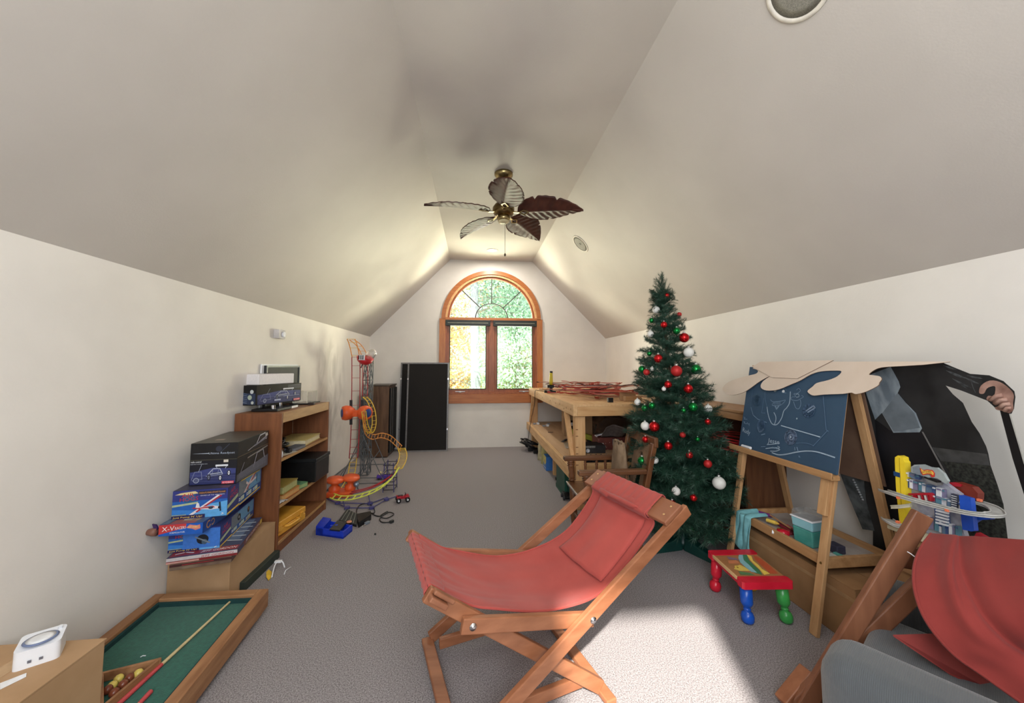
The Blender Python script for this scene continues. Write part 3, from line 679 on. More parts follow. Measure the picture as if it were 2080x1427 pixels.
for i in range(6): tp.line([(.42, .16 + i * .1), (.58, .19 + i * .1)], .035, (206, 200, 200)); tp.line([(.62, .14 + i * .1), (.8, .2 + i * .1)], .02, (120, 92, 84))
tp.rect(.05, .0, .2, .9, (96, 120, 140)); tp.build(t)
tb = thing('purple_toy_glider', 'purple finned toy nose with a brown tip poking out left of the racer box', 'toy', (-1.62, 2.17, sz1))
part('nose_cone', MB().lathe([(.001, -.055), (.014, -.045), (.02, -.02), (.02, .0), (.001, .0)], (-1.628, 2.165, sz1 + .021), (1, 0, 0), 16), mat('brown_rubber', (142, 98, 82), .5), tb)
part('tail_fin', MB().prism([(-1.634, 2.16, sz1 + .02), (-1.65, 2.16, sz1 + .062), (-1.632, 2.16, sz1 + .058), (-1.622, 2.16, sz1 + .04)], (0, .008, 0)), mat('purple_plastic', (62, 38, 92), .4), tb)
# upper toy plane box
t, f, r_, tp = skewbox('upper_plane_box', 'blue toy plane box with a red and white aeroplane, directly under the black buggy box', (-1.352, 2.262, sz1 + .057), 9, .255, .47, .148, BLUC)
plane_art(f); f.build(t); side_art(r_, False); r_.build(t); tp.rect(0, 0, 1, 1, (72, 70, 88)); tp.build(t)
# buggy box, top of the stack
sz2 = sz1 + .057 + .15
t, f, r_, tp = skewbox('buggy_box', 'tall black box with a silver buggy picture, topmost of the stack by the bookshelf', (-1.352, 2.33, sz2), 6, .236, .41, .232, BOXBLK)
f.rect(.01, .01, .99, .57, (16, 18, 30)); g = Decal(f.pt(0, 0, 0) - f.n * .0004, f.ux, f.uy * .62); buggy_art(g); g.k += 3
g.text('radio control', .03, .88, .22, .07, WHT); g.text('ELECTRIC POWERED 2WD', .03, .81, .35, .03, (200, 204, 214)); g.rect(.72, .86, .82, .96, (222, 214, 200)); g.rect(.70, .03, .96, .13, (214, 70, 92)); g.text('KYOSHO', .72, .045, .22, .06, (250, 236, 238)); g.build(t)
f.rect(0, .60, 1, .605, (120, 116, 96)); f.poly([(.04, .758), (.4, .768), (.4, .748)], (176, 186, 200)); f.text('Ultima Readyset', .38, .735, .56, .05, (168, 180, 200), .02); f.disc(.6, .86, .07, (44, 48, 62)); f.line([(.66, .8), (.82, .97)], .015, (60, 64, 80)); f.build(t, 'lid_artwork')
r_.rect(.0, .62, 1, .63, (130, 110, 84)); r_.line([(.3, .68), (.98, .9)], .012, (200, 200, 210)); r_.line([(.55, .74), (.68, .96), (.86, .98), (.9, .8)], .03, (190, 190, 200)); r_.line([(.5, .74), (.92, .84)], .05, (120, 120, 136)); r_.disc(.92, .92, .05, (220, 214, 206))
r_.poly([(.0, .02), (1, .02), (1, .34), (.0, .2)], (86, 88, 100)); r_.line([(.5, .2), (.6, .52), (.8, .55), (.86, .3)], .04, (150, 150, 164)); r_.line([(.1, .2), (.2, .42)], .02, (150, 150, 164)); r_.line([(.3, .5), (.96, .58)], .03, (140, 136, 130))
for i in range(5): r_.line([(.05, .08 + i * .03), (.95, .14 + i * .04)], .02, (110, 112, 126))
r_.build(t); tp.rect(0, 0, 1, 1, (70, 66, 58)); tp.rect(.3, .22, .5, .3, (150, 130, 116)); tp.line([(.55, 0), (.55, 1)], .01, (96, 92, 80)); tp.build(t)

# white tangled clip and yellow tag on the carpet
p = atz(566, 1152)
t = thing('white_wire_clip', 'white plastic toy clip with a thin white rod on the carpet by the bookshelf', 'toy part', p)
part('clip_arch', MB().tube(smooth_path([atz(552, 1172, .005), atz(558, 1148, .03), atz(566, 1139, .04), atz(574, 1141, .03), atz(578, 1152, .004)], 5), .004, 6), WHITEP, t)
part('thin_rod', MB().tube([atz(577, 1166, .005), atz(580, 1158, .008), atz(591, 1151, .008)], .003, 6), WHITEP, t)
part('clip_head', MB().box(atz(562, 1142, .03) - Vector((.012, .01, .0)), atz(562, 1142, .03) + Vector((.03, .012, .012))), WHITEP, t, bevel=.002)
pts = [atz(x, y, .004) for x, y in ((541, 1162), (546, 1157), (552, 1162), (550, 1174), (545, 1179), (541, 1172))]
MB().prism(pts, (0, 0, .004)).build('yellow_tag', mat('yellow_tag_plastic', (238, 196, 66), .5), None, label='small yellow plastic tag on the carpet beside the white clip', cat='tag')

# ------------------------------------------------- toy pool table
pt_ = thing('toy_pool_table', 'low toy pool table with green felt and a brown wooden rim on the carpet', 'pool table', (-1.36, 1.75, 0))
PR = wood('rim_oak', (166, 122, 84), (132, 90, 58), .55, 'y'); PRX = wood('rim_oak_cross', (170, 128, 90), (140, 98, 64), .55, 'x')
a_ = R(-4)
PO = Vector((-1.085, 2.20, 0)); ex = Vector((-.565, .01, 0)); ey = Vector((.125, -1.65, 0)); un = ex.normalized(); vn = ey.normalized(); k_ = Vector((0, 0, 1))
zt, zr = .085, .118; rw = .05
part('felt_bed', MB().frame_box(PO + un * rw + vn * rw + k_ * .03, ex - un * 2 * rw, ey - vn * 2 * rw, k_ * (zt - .03)), mat('green_felt', (22, 92, 76), .95, (16, 80, 66), 60, .2, 200, sheen=.2), pt_)
r1 = part('rail', MB().frame_box(PO + k_ * .03, un * rw, ey, k_ * (zr - .03)), PR, pt_, bevel=.004)
part('rail', MB().frame_box(PO + ex - un * rw + k_ * .03, un * rw, ey, k_ * (zr - .03)), PR, pt_, bevel=.004)
part('rail', MB().frame_box(PO + un * rw + k_ * .03, ex - un * 2 * rw, vn * rw, k_ * (zr - .03)), PRX, pt_, bevel=.004)
part('rail', MB().frame_box(PO + un * rw + ey - vn * rw + k_ * .03, ex - un * 2 * rw, vn * rw, k_ * (zr - .03)), PRX, pt_, bevel=.004)
CUSH = mat('cushion_cloth', (20, 62, 62), .9)
part('cushion', MB().frame_box(PO + un * rw + vn * rw + k_ * zt, un * .014, ey - vn * 2 * rw, k_ * .018), CUSH, pt_)
part('cushion', MB().frame_box(PO + ex - un * (rw + .014) + vn * rw + k_ * zt, un * .014, ey - vn * 2 * rw, k_ * .018), CUSH, pt_)
part('cushion', MB().frame_box(PO + un * (rw + .014) + vn * rw + k_ * zt, ex - un * (2 * rw + .028), vn * .014, k_ * .018), CUSH, pt_)
for fu, fv in ((0, 0), (1, 0), (0, 1), (1, 1)):
    o_ = PO + ex * fu + ey * fv - un * (fu * .1 - .02) - vn * (fv * .1 - .02)
    part('foot', MB().frame_box(o_, un * .06, vn * .06, k_ * .029), PR, pt_, bevel=.003)
def cue(a, b, lab):
    a, b = Vector(a), Vector(b); t = thing('toy_cue', lab, 'cue stick', a); q = a.lerp(b, .3)
    part('red_grip', MB().cyl(a, q, .0085, .0075, 12), mat('red_grip', (190, 70, 74), .45), t)
    part('shaft', MB().cyl(q, b.lerp(q, .02), .0068, .005, 12), mat('cue_shaft', (206, 186, 140), .45), t)
    part('tip', MB().cyl(b.lerp(q, .02), b, .005, .005, 10), mat('cue_tip', (176, 70, 66), .6), t)
cue(atz(238, 1432, zt + .009), atz(472, 1217, zt + .009), 'toy cue stick with red grip lying diagonally on the green felt')
cue(atz(306, 1404, zt + .009), atz(215, 1500, zt + .009), 'second toy cue with red end, beside the near right rail of the pool table')
pa, pb_, pc = atz(322, 1355, zt), atz(205, 1385, zt), atz(205, 1456, zt)
tr = thing('ball_rack', 'triangular wooden ball rack on the near end of the green felt', 'rack', pa)
for a, b in ((pa, pb_), (pb_, pc), (pc, pa)):
    a, b = a + k_ * .018, b + k_ * .018; e = (b - a).normalized() * .006
    part('rack_side', MB().beam(a - e, b + e, .011, .034, k_), PR, tr, bevel=.002)
BR_ = mat('brown_balls', (120, 62, 40), .3); YB_ = mat('yellow_balls', (214, 192, 96), .3)
for i, (px, py, m_, nm) in enumerate(((281, 1367, YB_, 'yellow'), (263, 1376, BR_, 'brown'), (241, 1378, YB_, 'yellow'), (250, 1389, BR_, 'brown'), (228, 1392, YB_, 'yellow'), (219, 1400, BR_, 'brown'), (232, 1406, BR_, 'brown'))):
    q = atz(px, py, zt + .016)
    MB().ball(q, .0155, 16, m_).build('pool_ball', None, None, cat='ball', group='balls inside the rack', label=('%s ball in the rack on the felt, %s' % (nm, ['nearest the rack apex', 'second from the apex', 'third from the apex', 'below the third one', 'fourth from the apex', 'nearest the carton', 'lowest by the rack side'][i])))
MB().tube([atz(285, 1334, zt + .002), atz(290, 1331, zt + .003), atz(296, 1331, zt + .002)], .002, 5).build('white_scrap', WHITEP, None, label='tiny white thread on the green felt behind the rack', cat='scrap')

# ------------------------------------------------- near cardboard box and its alarm
bz = .335; q0 = atz(220, 1290, bz); 
nb = thing('near_cardboard_box', 'large kraft carton in the bottom left corner carrying a white alarm', 'box', (-1.48, 1.1, .1195))
part('carton_body', MB().box((-1.665, .58, .1195), (-1.30, 1.535, bz - .004)), CARD, nb, bevel=.003)
part('top_flap', MB().box((-1.665, .55, bz - .004), (-1.488, 1.538, bz)), CARD, nb)
part('top_flap', MB().box((-1.482, .55, bz - .004), (-1.298, 1.538, bz)), CARD, nb)
part('clear_tape', MB().box((-1.51, .56, bz + .0003), (-1.46, 1.538, bz + .0007)), mat('packing_tape', (196, 162, 122), .15, (186, 152, 112), 20), nb)
lb = [atz(0, 1387, bz + .001), atz(54, 1366, bz + .001), atz(53, 1374, bz + .001), atz(0, 1400, bz + .001)]
part('white_label', MB().prism(lb, (0, 0, .0005)), flat((240, 240, 242)), nb, label='white paper label')
M = Matrix.Translation(atz(88, 1334, bz) + Vector((-.01, .0, .0))) @ Matrix.Rotation(R(34), 4, 'Z') @ Matrix.Rotation(R(7), 4, 'X')
al = thing('white_alarm', 'white rounded alarm unit with a round dial lying on the near carton', 'alarm', M.translation)
def rr(w, h, r, n=6, tap=0):
    P = []
    for cx_, cy_, a0 in ((w - r, h - r, 0), (-w + r, h - r, 90), (-w + r, -h + r, 180), (w - r, -h + r, 270)):
        for i in range(n + 1): a = R(a0 + 90 * i / n); P.append((cx_ + r * math.cos(a), cy_ + r * math.sin(a)))
    return P
part('case', MB().prism([M @ Vector((x, y, 0.001)) for x, y in rr(.05, .045, .014)], (0, 0, .06)), WHITEP, al, bevel=.004, seg=3)
part('dial_ring', MB().lathe([(.034, 0), (.04, .004), (.034, .006)], M @ Vector((0, .0, .061)), n=28), mat('blue_grey_ring', (120, 134, 172), .4), al)
part('dial_face', MB().lathe([(.0005, .0095), (.02, .0085), (.033, .0064)], M @ Vector((0, .0, .061)), n=28), mat('dial_white', (246, 248, 250), .3), al)
part('button', MB().cyl(M @ Vector((.036, .033, .06)), M @ Vector((.036, .033, .07)), .006), WHITEP, al)
for dx in (-.012, .012): part('vent_slot', MB().box((dx - .005, -.0465, .022), (dx + .003, -.0448, .030), None, M), flat((110, 112, 124)), al)

# ------------------------------------------------- toys on the carpet
ct = thing('toy_base_unit', 'black slotted toy charger base with an orange button on the carpet', 'toy', atz(705, 1058))
DG = mat('dark_grey_plastic', (46, 50, 50), .35, (38, 42, 42), 20)
a, b, c_, d_ = atz(688, 1060), atz(704, 1043), atz(727, 1054), atz(724, 1070)
part('sloped_panel', MB().prism([a + k_ * .012, b + k_ * .035, c_ + k_ * .035, d_ + k_ * .012], (0, 0, .008)), DG, ct, bevel=.002)
part('base_shell', MB().prism([a, b, c_, d_], (0, 0, .011)), BLACKP, ct)
part('side_grip', MB().prism([atz(724, 1054), atz(753, 1048), atz(754, 1055), atz(728, 1072)], (0, 0, .045)), BLACKP, ct, bevel=.01, seg=3)
part('orange_button', MB().lathe([(.0005, .01), (.02, .008), (.022, 0)], atz(709, 1060, .034), n=18), mat('peach_plastic', (220, 150, 110), .5), ct)
for i in range(4):
    p_ = a.lerp(d_, .15 + .22 * i); q_ = b.lerp(c_, .15 + .22 * i)
    part('slot', MB().beam(p_ + k_ * .022, q_ + k_ * .044, .006, .003, k_), mat('slot_silver', (120, 122, 112), .4), ct)
cd = part('cord', MB().tube(smooth_path([atz(726, 1050, .03), atz(724, 1038, .02), atz(730, 1026, .012), atz(744, 1022, .008), atz(757, 1028, .006), atz(761, 1040, .006), atz(752, 1042, .006), atz(742, 1043, .006), atz(752, 1041, .006), atz(764, 1047, .006), atz(775, 1047, .006), atz(790, 1040, .012), atz(800, 1044, .012), atz(785, 1052, .008), atz(772, 1048, .006), atz(783, 1040, .014), atz(787, 1039, .012), atz(772, 1052, .006), atz(776, 1060, .005), atz(792, 1060, .005)], 6), .0045, 6), BLACKP, ct)
part('cord_plug', MB().beam(atz(792, 1060, .012), atz(799, 1057, .012), .022, .02), DG, cd, bevel=.003)
bt = thing('blue_plastic_tray', 'bright blue notched plastic toy tray on the carpet', 'tray', atz(678, 1082))
BLP = mat('royal_blue_plastic', (28, 62, 196), .3, (24, 54, 180), 20)
a, b, c_, d_ = atz(641, 1086), atz(697, 1094), atz(716, 1078), atz(656, 1066)
mb = MB().prism([a, b, c_, d_], (0, 0, .012))
for p_, q_, h_ in ((a, b, .055), (b, c_, .05), (c_, d_, .045), (d_, a, .06)): mb.prism([p_, q_, q_.lerp((a + c_) / 2, .1), p_.lerp((a + c_) / 2, .1)], (0, 0, h_))
part('tray_shell', mb, BLP, bt, bevel=.003)
part('raised_end', MB().prism([a, a.lerp(b, .28), d_.lerp(c_, .28), d_], (0, 0, .066)), BLP, bt, bevel=.006)
part('inner_peg', MB().cyl(a.lerp(c_, .55) + k_ * .012, a.lerp(c_, .55) + k_ * .06, .012), BLP, bt); part('inner_peg', MB().cyl(a.lerp(c_, .42) + k_ * .012, a.lerp(c_, .42) + k_ * .06, .012), BLP, bt)
part('dark_insert', MB().prism([b.lerp(a, .5) + k_ * .045, b.lerp(a, .12) + k_ * .05, c_.lerp(d_, .2) + k_ * .05, c_.lerp(d_, .5) + k_ * .05], (0, 0, .012)), DG, bt)
sp = thing('grey_toy_plug', 'little grey and silver toy connector on the carpet', 'toy part', atz(745, 1062))
part('plug_body', MB().beam(atz(742, 1063, .01), atz(750, 1059, .01), .025, .018), mat('plug_grey', (120, 128, 138), .4), sp, bevel=.003)
part('plug_pin', MB().cyl(atz(737, 1068, .004), atz(743, 1064, .006), .004), CHROME, sp)
MB().ball(atz(762, 1084, .006), .008, 10).build('dark_crumb', DG, None, label='tiny dark crumb on the open carpet below the black cord', cat='crumb')
# red quad bike
qb = atz(818, 1018); M = Matrix.Translation(qb) @ Matrix.Rotation(R(18), 4, 'Z')
q = thing('toy_quad_bike', 'small red toy quad bike with white hubbed wheels on the carpet', 'toy vehicle', qb)
RDP = mat('toy_red', (176, 34, 48), .35)
part('body', MB().prism([M @ Vector(v) for v in ((-.055, -.014, .03), (.055, -.014, .03), (.06, -.014, .05), (.03, -.014, .058), (.005, -.014, .05), (-.02, -.014, .062), (-.05, -.014, .055))], M.to_3x3() @ Vector((0, .028, 0))), RDP, q, bevel=.003)
for sy in (-1, 1):
    for sx in (-1, 1): part('fender', MB().box((sx * .04 - .02, sy * .03 - .014, .047), (sx * .04 + .02, sy * .03 + .014, .053), None, M), RDP, q, bevel=.002)
part('handlebar', MB().cyl(M @ Vector((.025, -.03, .075)), M @ Vector((.025, .03, .075)), .003).cyl(M @ Vector((.02, 0, .055)), M @ Vector((.025, 0, .075)), .003), BLACKP, q)
part('seat', MB().box((-.045, -.012, .056), (0, .012, .064), None, M), BLACKP, q, bevel=.003)
for sx in (-1, 1):
    for sy in (-1, 1):
        w = part('wheel', MB().lathe([(.0, -.011), (.018, -.011), (.023, -.006), (.023, .006), (.018, .011), (.0, .011)], M @ Vector((sx * .042, sy * .036, .0232)), M.to_3x3() @ Vector((0, 1, 0)), 18), BLACKP, q)
        part('hub', MB().lathe([(.0, -.0125), (.009, -.0122), (.0095, .0122), (.0, .0125)], M @ Vector((sx * .042, sy * .036, .0232)), M.to_3x3() @ Vector((0, 1, 0)), 12), WHITEP, w)

# ------------------------------------------------- cabinet speaker and tall black panels at the back
sp = thing('cabinet_speaker', 'dark walnut cabinet loudspeaker standing in the far left corner', 'speaker', (-1.33, 5.7, 0))
VEN = wood('walnut_veneer', (112, 84, 62), (78, 54, 38), .4, 'z', 4)
part('cabinet', MB().box((-1.52, 5.60, .012), (-1.23, 6.06, 1.02)), VEN, sp, bevel=.003)
part('cabinet_top', MB().box((-1.53, 5.59, 1.02), (-1.215, 6.07, 1.04)), mat('dark_top', (72, 62, 52), .4), sp, bevel=.002)
part('plinth', MB().box((-1.51, 5.62, 0), (-1.24, 6.05, .012)), BLACKP, sp)
gr = part('front_grille', MB().box((-1.229, 5.63, .06), (-1.205, 6.04, .99)), mat('black_cloth', (26, 25, 26), .9, (20, 20, 21), 200), sp, bevel=.004)
part('grille_edge', MB().box((-1.205, 5.625, .05), (-1.199, 5.635, 1.0)).box((-1.205, 5.76, .05), (-1.199, 5.765, 1.0)), mat('edge_grey', (96, 94, 92), .5), gr)
PANB = mat('panel_cloth', (28, 25, 24), .85, (22, 20, 19), 160, .05); ALU = mat('panel_alloy', (120, 118, 118), .4, (108, 106, 106), 40, metal=.3)
def tall_panel(lab, x0, x1, yb, yt, zh):
    t = thing('tall_black_panel', lab, 'panel', ((x0 + x1) / 2, yb, 0), 'tall black panels under the window')
    s = Vector((0, yt - yb, zh)); U = s.normalized(); N_ = Vector((1, 0, 0)).cross(U) * -1
    f = .022
    O = Vector((x0, yb, 0)); X_ = Vector((x1 - x0, 0, 0)); Nn = Vector((0, -U.z, U.y)) * -1
    part('cloth_face', MB().frame_box(O + Vector((f, 0, 0)) + U * f, X_ - Vector((2 * f, 0, 0)), U * (zh - 2 * f), Nn * .02), PANB, t)
    for o_, a_, b_ in ((O, Vector((f, 0, 0)), U * zh), (O + X_ - Vector((f, 0, 0)), Vector((f, 0, 0)), U * zh), (O + Vector((f, 0, 0)), X_ - Vector((2 * f, 0, 0)), U * f), (O + Vector((f, 0, 0)) + U * (zh - f), X_ - Vector((2 * f, 0, 0)), U * f)):
        part('frame_bar', MB().frame_box(o_ - Nn * .006, a_, b_, Nn * .034), ALU, t)
    for h_ in (.32, 1.1):
        for x_ in (x0, x1 - .02): part('clip', MB().frame_box(O + Vector((x_ - x0, 0, 0)) + U * h_ - Nn * .012, Vector((.02, 0, 0)), U * .03, Nn * .008), CHROME, t, bevel=.002)
    return t
tall_panel('tall black cloth panel with a grey rim, the front one under the window', -1.045, -.40, 5.93, 6.05, 1.375)
tall_panel('tall black panel with a grey rim, half hidden behind the front one', -1.165, -.56, 6.00, 6.115, 1.375)

# ================================================================== TOY ROLLER COASTER
rc = thing('toy_roller_coaster', 'tall rod-built toy roller coaster with red and yellow track by the left wall', 'toy roller coaster', (-1.3, 4.5, 0))
TR = mat('track_red', (170, 44, 50), .4, (150, 36, 42), 30); TY = mat('track_yellow', (226, 190, 70), .4, (210, 172, 56), 30); TLY = mat('track_lime', (222, 230, 96), .4, (206, 214, 80), 30); TO = mat('track_orange', (224, 152, 74), .4, (208, 134, 60), 30)
RODG = mat('rod_grey', (96, 100, 104), .45, (80, 84, 88), 30); RODP = mat('rod_violet', (76, 74, 130), .45, (62, 60, 112), 30); RODB = mat('rod_black', (44, 44, 50), .45)
def track(pts, wdir, w, m, tie, name='track', step=3, k=5, tiew=.006, flare=0):
    P = smooth_path(pts, k); W_ = Vector(wdir).normalized()
    a = part(name, MB().tube([p + W_ * w / 2 for p in P], .0056, 6, m).tube([p - W_ * w / 2 for p in P], .0056, 6, m), None, rc)
    for i in range(0, len(P), step):
        part('tie', MB().beam(P[i] - W_ * (w / 2 + flare), P[i] + W_ * (w / 2 + flare), tiew, tiew * .7), tie, a)
def pp(*l): return [aty(x, y, d) for x, y, d in l]
XW = (1, .15, 0)
# lift: from the top down to the launcher
track(pp((713, 688, 4.55), (718, 702, 4.57), (723, 725, 4.6)), XW, .085, TO, TY)
track(pp((723, 725, 4.6), (723, 780, 4.6), (722, 850, 4.6), (720, 900, 4.58), (718, 930, 4.55)), XW, .09, TR, TR, step=2)
track(pp((718, 930, 4.55), (715, 955, 4.5), (709, 975, 4.35), (700, 990, 4.2), (690, 1002, 4.05)), XW, .07, TY, TY, step=2)
# crest over to the second side and down to the loop
track(pp((715, 690, 4.62), (728, 700, 4.64), (738, 716, 4.65), (742, 735, 4.65)), XW, .06, TO, TO, step=3)
track(pp((742, 735, 4.65), (742, 775, 4.65), (741, 805, 4.65)), XW, .055, TR, TR, step=3)
lp = [(741, 806), (750, 815), (758, 835), (760, 858), (757, 873), (752, 879), (747, 872), (742, 858), (739, 835)]
track([aty(x, y, 4.62 - .03 * i) for i, (x, y) in enumerate(lp)], (.7, .7, 0), .05, TY, TY, name='loop_track', step=2)
track(pp((739, 835, 4.38), (740, 862, 4.4), (746, 880, 4.45), (758, 887, 4.6), (775, 884, 4.68), (792, 889, 4.66), (806, 901, 4.55), (815, 910, 4.45)), (.25, .1, 1), .055, TO, TO, step=2)
track(pp((815, 910, 4.45), (819, 922, 4.33), (816, 938, 4.2), (808, 952, 4.1)), XW, .08, TY, TY, step=1)
track(pp((808, 952, 4.1), (800, 966, 4.0), (786, 980, 3.9), (765, 994, 3.82), (740, 1004, 3.76), (715, 1010, 3.74), (690, 1011, 3.78), (674, 1006, 3.86)), (.3, .9, .35), .06, TLY, TLY, step=3, tiew=.009, flare=.006)
track(pp((803, 958, 4.12), (786, 972, 4.0), (762, 986, 3.92), (735, 995, 3.87), (712, 1000, 3.86)), (.3, .9, .35), .03, TR, TR, name='inner_track', step=6)
# towers of rods
TWX = [-1.335, -1.25]; TWY = [4.66, 4.80]; ht = 1.42
rods = []
for x in TWX:
    for y in TWY: rods.append(((x, y, .02), (x, y, ht), RODG))
lv = [.02 + i * .28 for i in range(6)]
for i, z in enumerate(lv[:-1]):
    for (a, b) in (((TWX[0], TWY[0]), (TWX[1], TWY[0])), ((TWX[1], TWY[0]), (TWX[1], TWY[1])), ((TWX[0], TWY[1]), (TWX[1], TWY[1])), ((TWX[0], TWY[0]), (TWX[0], TWY[1]))):
        rods.append(((a[0], a[1], z), (b[0], b[1], z), RODG))
        rods.append(((a[0], a[1], z), (b[0], b[1], z + .28), RODG))
        rods.append(((b[0], b[1], z), (a[0], a[1], z + .28), RODG))
# diagonal struts spreading over the carpet
for a, b in (((-1.30, 4.6, .5), (-1.02, 4.45, .02)), ((-1.24, 4.62, .62), (-.98, 4.62, .02)), ((-1.3, 4.7, .45), (-1.5, 4.3, .02)), ((-1.36, 4.62, .4), (-1.52, 4.62, .02)),
             ((-1.1, 4.6, .32), (-1.3, 4.35, .02)), ((-1.38, 4.34, .02), (-.98, 4.34, .02)), ((-1.38, 4.34, .02), (-1.38, 4.8, .02)), ((-.98, 4.34, .02), (-.98, 4.8, .02)), ((-1.38, 4.55, .02), (-.98, 4.55, .02)),
             ((-1.62, 4.15, .01), (-1.38, 4.2, .01)), ((-1.62, 4.45, .01), (-1.38, 4.45, .01)), ((-1.64, 4.0, .01), (-1.64, 5.2, .01)), ((-1.64, 5.2, .01), (-1.1, 5.2, .01)), ((-1.1, 5.2, .02), (-1.1, 4.8, .02)), ((-1.52, 4.1, .01), (-1.42, 4.13, .13)), ((-1.2, 4.15, .01), (-1.25, 4.16, .13))):
    rods.append((a, b, RODG))
for a, b, m in rods: part('rod', MB().cyl(a, b, .0048, n=6), m, rc)
# foot frame and side tower (violet and black rods)
fr_ = [atz(664, 1012, .01), atz(705, 1031, .01), atz(755, 1031, .01), atz(785, 1014, .01), atz(813, 1005, .01)]
bk_ = [atz(664, 1012, .01), atz(686, 1021, .01), atz(752, 1022, .01), atz(787, 1009, .01)]
for L in (fr_, bk_):
    for a, b in zip(L, L[1:]): part('rod', MB().cyl(a, b, .0045, n=6), RODP, rc)
for a in (fr_[1], fr_[2], bk_[1], bk_[2], fr_[3]): part('connector', MB().cyl(a - k_ * .006, a + k_ * .012, .026, n=8), RODP, rc)
for (x, y, y2) in ((700, 1027, 1014), (752, 1022, 1003)): part('rod', MB().cyl(atz(x, y, .01), aty(x - 4, y2, atz(x, y, .01).y + .05), .0045, n=6), RODP, rc)
tx0, tx1, ty0, ty1 = -.93, -.82, 4.06, 4.22
for x in (tx0, tx1):
    for y in (ty0, ty1): part('rod', MB().cyl((x, y, .005), (x + (.01 if x == tx0 else -.01), y, .30), .0048, n=6), RODP, rc)
for z in (.03, .11, .19, .28):
    for a, b in (((tx0, ty0), (tx1, ty0)), ((tx0, ty1), (tx1, ty1)), ((tx0, ty0), (tx0, ty1)), ((tx1, ty0), (tx1, ty1))): part('rod', MB().cyl((*a, z), (*b, z), .0045, n=6), RODB, rc)
# lever wheel housings half way up
ORG_ = mat('orange_plastic', (232, 100, 50), .4, (220, 88, 40), 20); BLD = mat('blue_disc', (40, 70, 140), .4)
for cxp, sgn in ((706, -1), (740, 1)):
    c = aty(cxp, 838, 4.50)
    hs = part('orange_housing', MB().lathe([(.02, -.085), (.04, -.08), (.078, -.03), (.085, .02), (.075, .055), (.055, .06), (.0005, .06)], c, (sgn * .85, -.5, 0), 24), ORG_, rc)
    part('blue_disc', MB().lathe([(.05, .0605), (.045, .066), (.0005, .066)], c, (sgn * .85, -.5, 0), 18), BLD, hs)
part('orange_bridge', MB().box(aty(716, 833, 4.46), aty(729, 845, 4.50)), ORG_, rc, bevel=.004)
for px_ in (713, 736): part('black_bracket', MB().beam(aty(px_, 812, 4.56), aty(px_, 862, 4.56), .03, .012, (0, 1, 0)), RODB, rc)
# launcher on the floor
for cxp, cyp, dd, sz in ((688, 990, 4.02, 1), (712, 992, 4.08, 1)):
    c = aty(cxp - (8 if cxp < 700 else 0), cyp, dd)
    hs = part('orange_launcher', MB().lathe([(.03, -.10), (.05, -.09), (.055, -.02), (.03, .0), (.045, .03), (.085, .045), (.08, .07), (.0005, .075)], Vector((c.x, c.y, .105)), (0.1, -.1, 1), 22), ORG_, rc)
part('launcher_base', MB().box((-1.46, 3.95, .001), (-1.22, 4.12, .05)), ORG_, rc, bevel=.008)
part('silver_cap', MB().lathe([(.0005, .03), (.02, .026), (.03, .0)], aty(723, 984, 4.05), (.6, -.4, .6), 16), mat('cap_silver', (150, 170, 190), .3, metal=.6), rc)
# coaster car
c = aty(779, 945, 4.55)
cr = thing('purple_coaster_car', 'small purple toy coaster car with yellow seats beside the coaster bend', 'toy vehicle', (c.x, c.y, 0))
part('car_shell', MB().box((c.x - .07, c.y - .03, .012), (c.x + .07, c.y + .03, .055)), mat('violet_plastic', (92, 62, 168), .4), cr, bevel=.01, seg=3)
for dx in (-.035, .01): part('car_seat', MB().box((c.x + dx - .012, c.y - .02, .0545), (c.x + dx + .012, c.y + .02, .085)), mat('seat_cream', (236, 224, 160), .4), cr, bevel=.003)
for dx in (-.045, .045): part('axle', MB().cyl((c.x + dx, c.y - .035, .013), (c.x + dx, c.y + .035, .013), .012, n=10), RODB, cr)
part('car_nose', MB().lathe([(.02, 0), (.012, .02), (.001, .03)], (c.x + .07, c.y, .035), (1, 0, 0), 12), mat('violet_plastic', (92, 62, 168)), cr)
# red and clear toy capsule on the crest
c = aty(742, 726, 4.55)
cp = thing('toy_capsule', 'red and clear toy capsule with black stripes hooked on top of the coaster', 'toy', c)
dd_ = Vector((.55, -.35, .45)).normalized(); M = Matrix.Translation(c) @ dd_.to_track_quat('Z', 'Y').to_matrix().to_4x4()
part('red_bowl', MB().lathe([(.0005, -.085), (.045, -.075), (.08, -.045), (.095, .0)], c, (.25, -.2, .95), 26), mat('capsule_red', (196, 34, 44), .35), cp, solid=.004)
part('clear_dome', MB().lathe([(.05, .02), (.055, .07), (.042, .11), (.02, .13), (.0005, .134)], c + Vector((.02, 0, .0)), (.75, -.2, .62), 22), CLEARP, cp)
part('white_band', MB().box((c.x - .05, c.y - .093, c.z - .03), (c.x + .02, c.y - .0905, c.z + .03)), WHITEP, cp)
for dx in (-.044, -.022, .0): part('black_stripe', MB().box((c.x + dx - .006, c.y - .096, c.z - .024), (c.x + dx + .005, c.y - .0931, c.z + .026)), BLACKP, cp)
part('hook', MB().cyl((c.x - .03, c.y, c.z - .07), (c.x - .06, c.y + .05, c.z - .12), .006), RODB, cp)

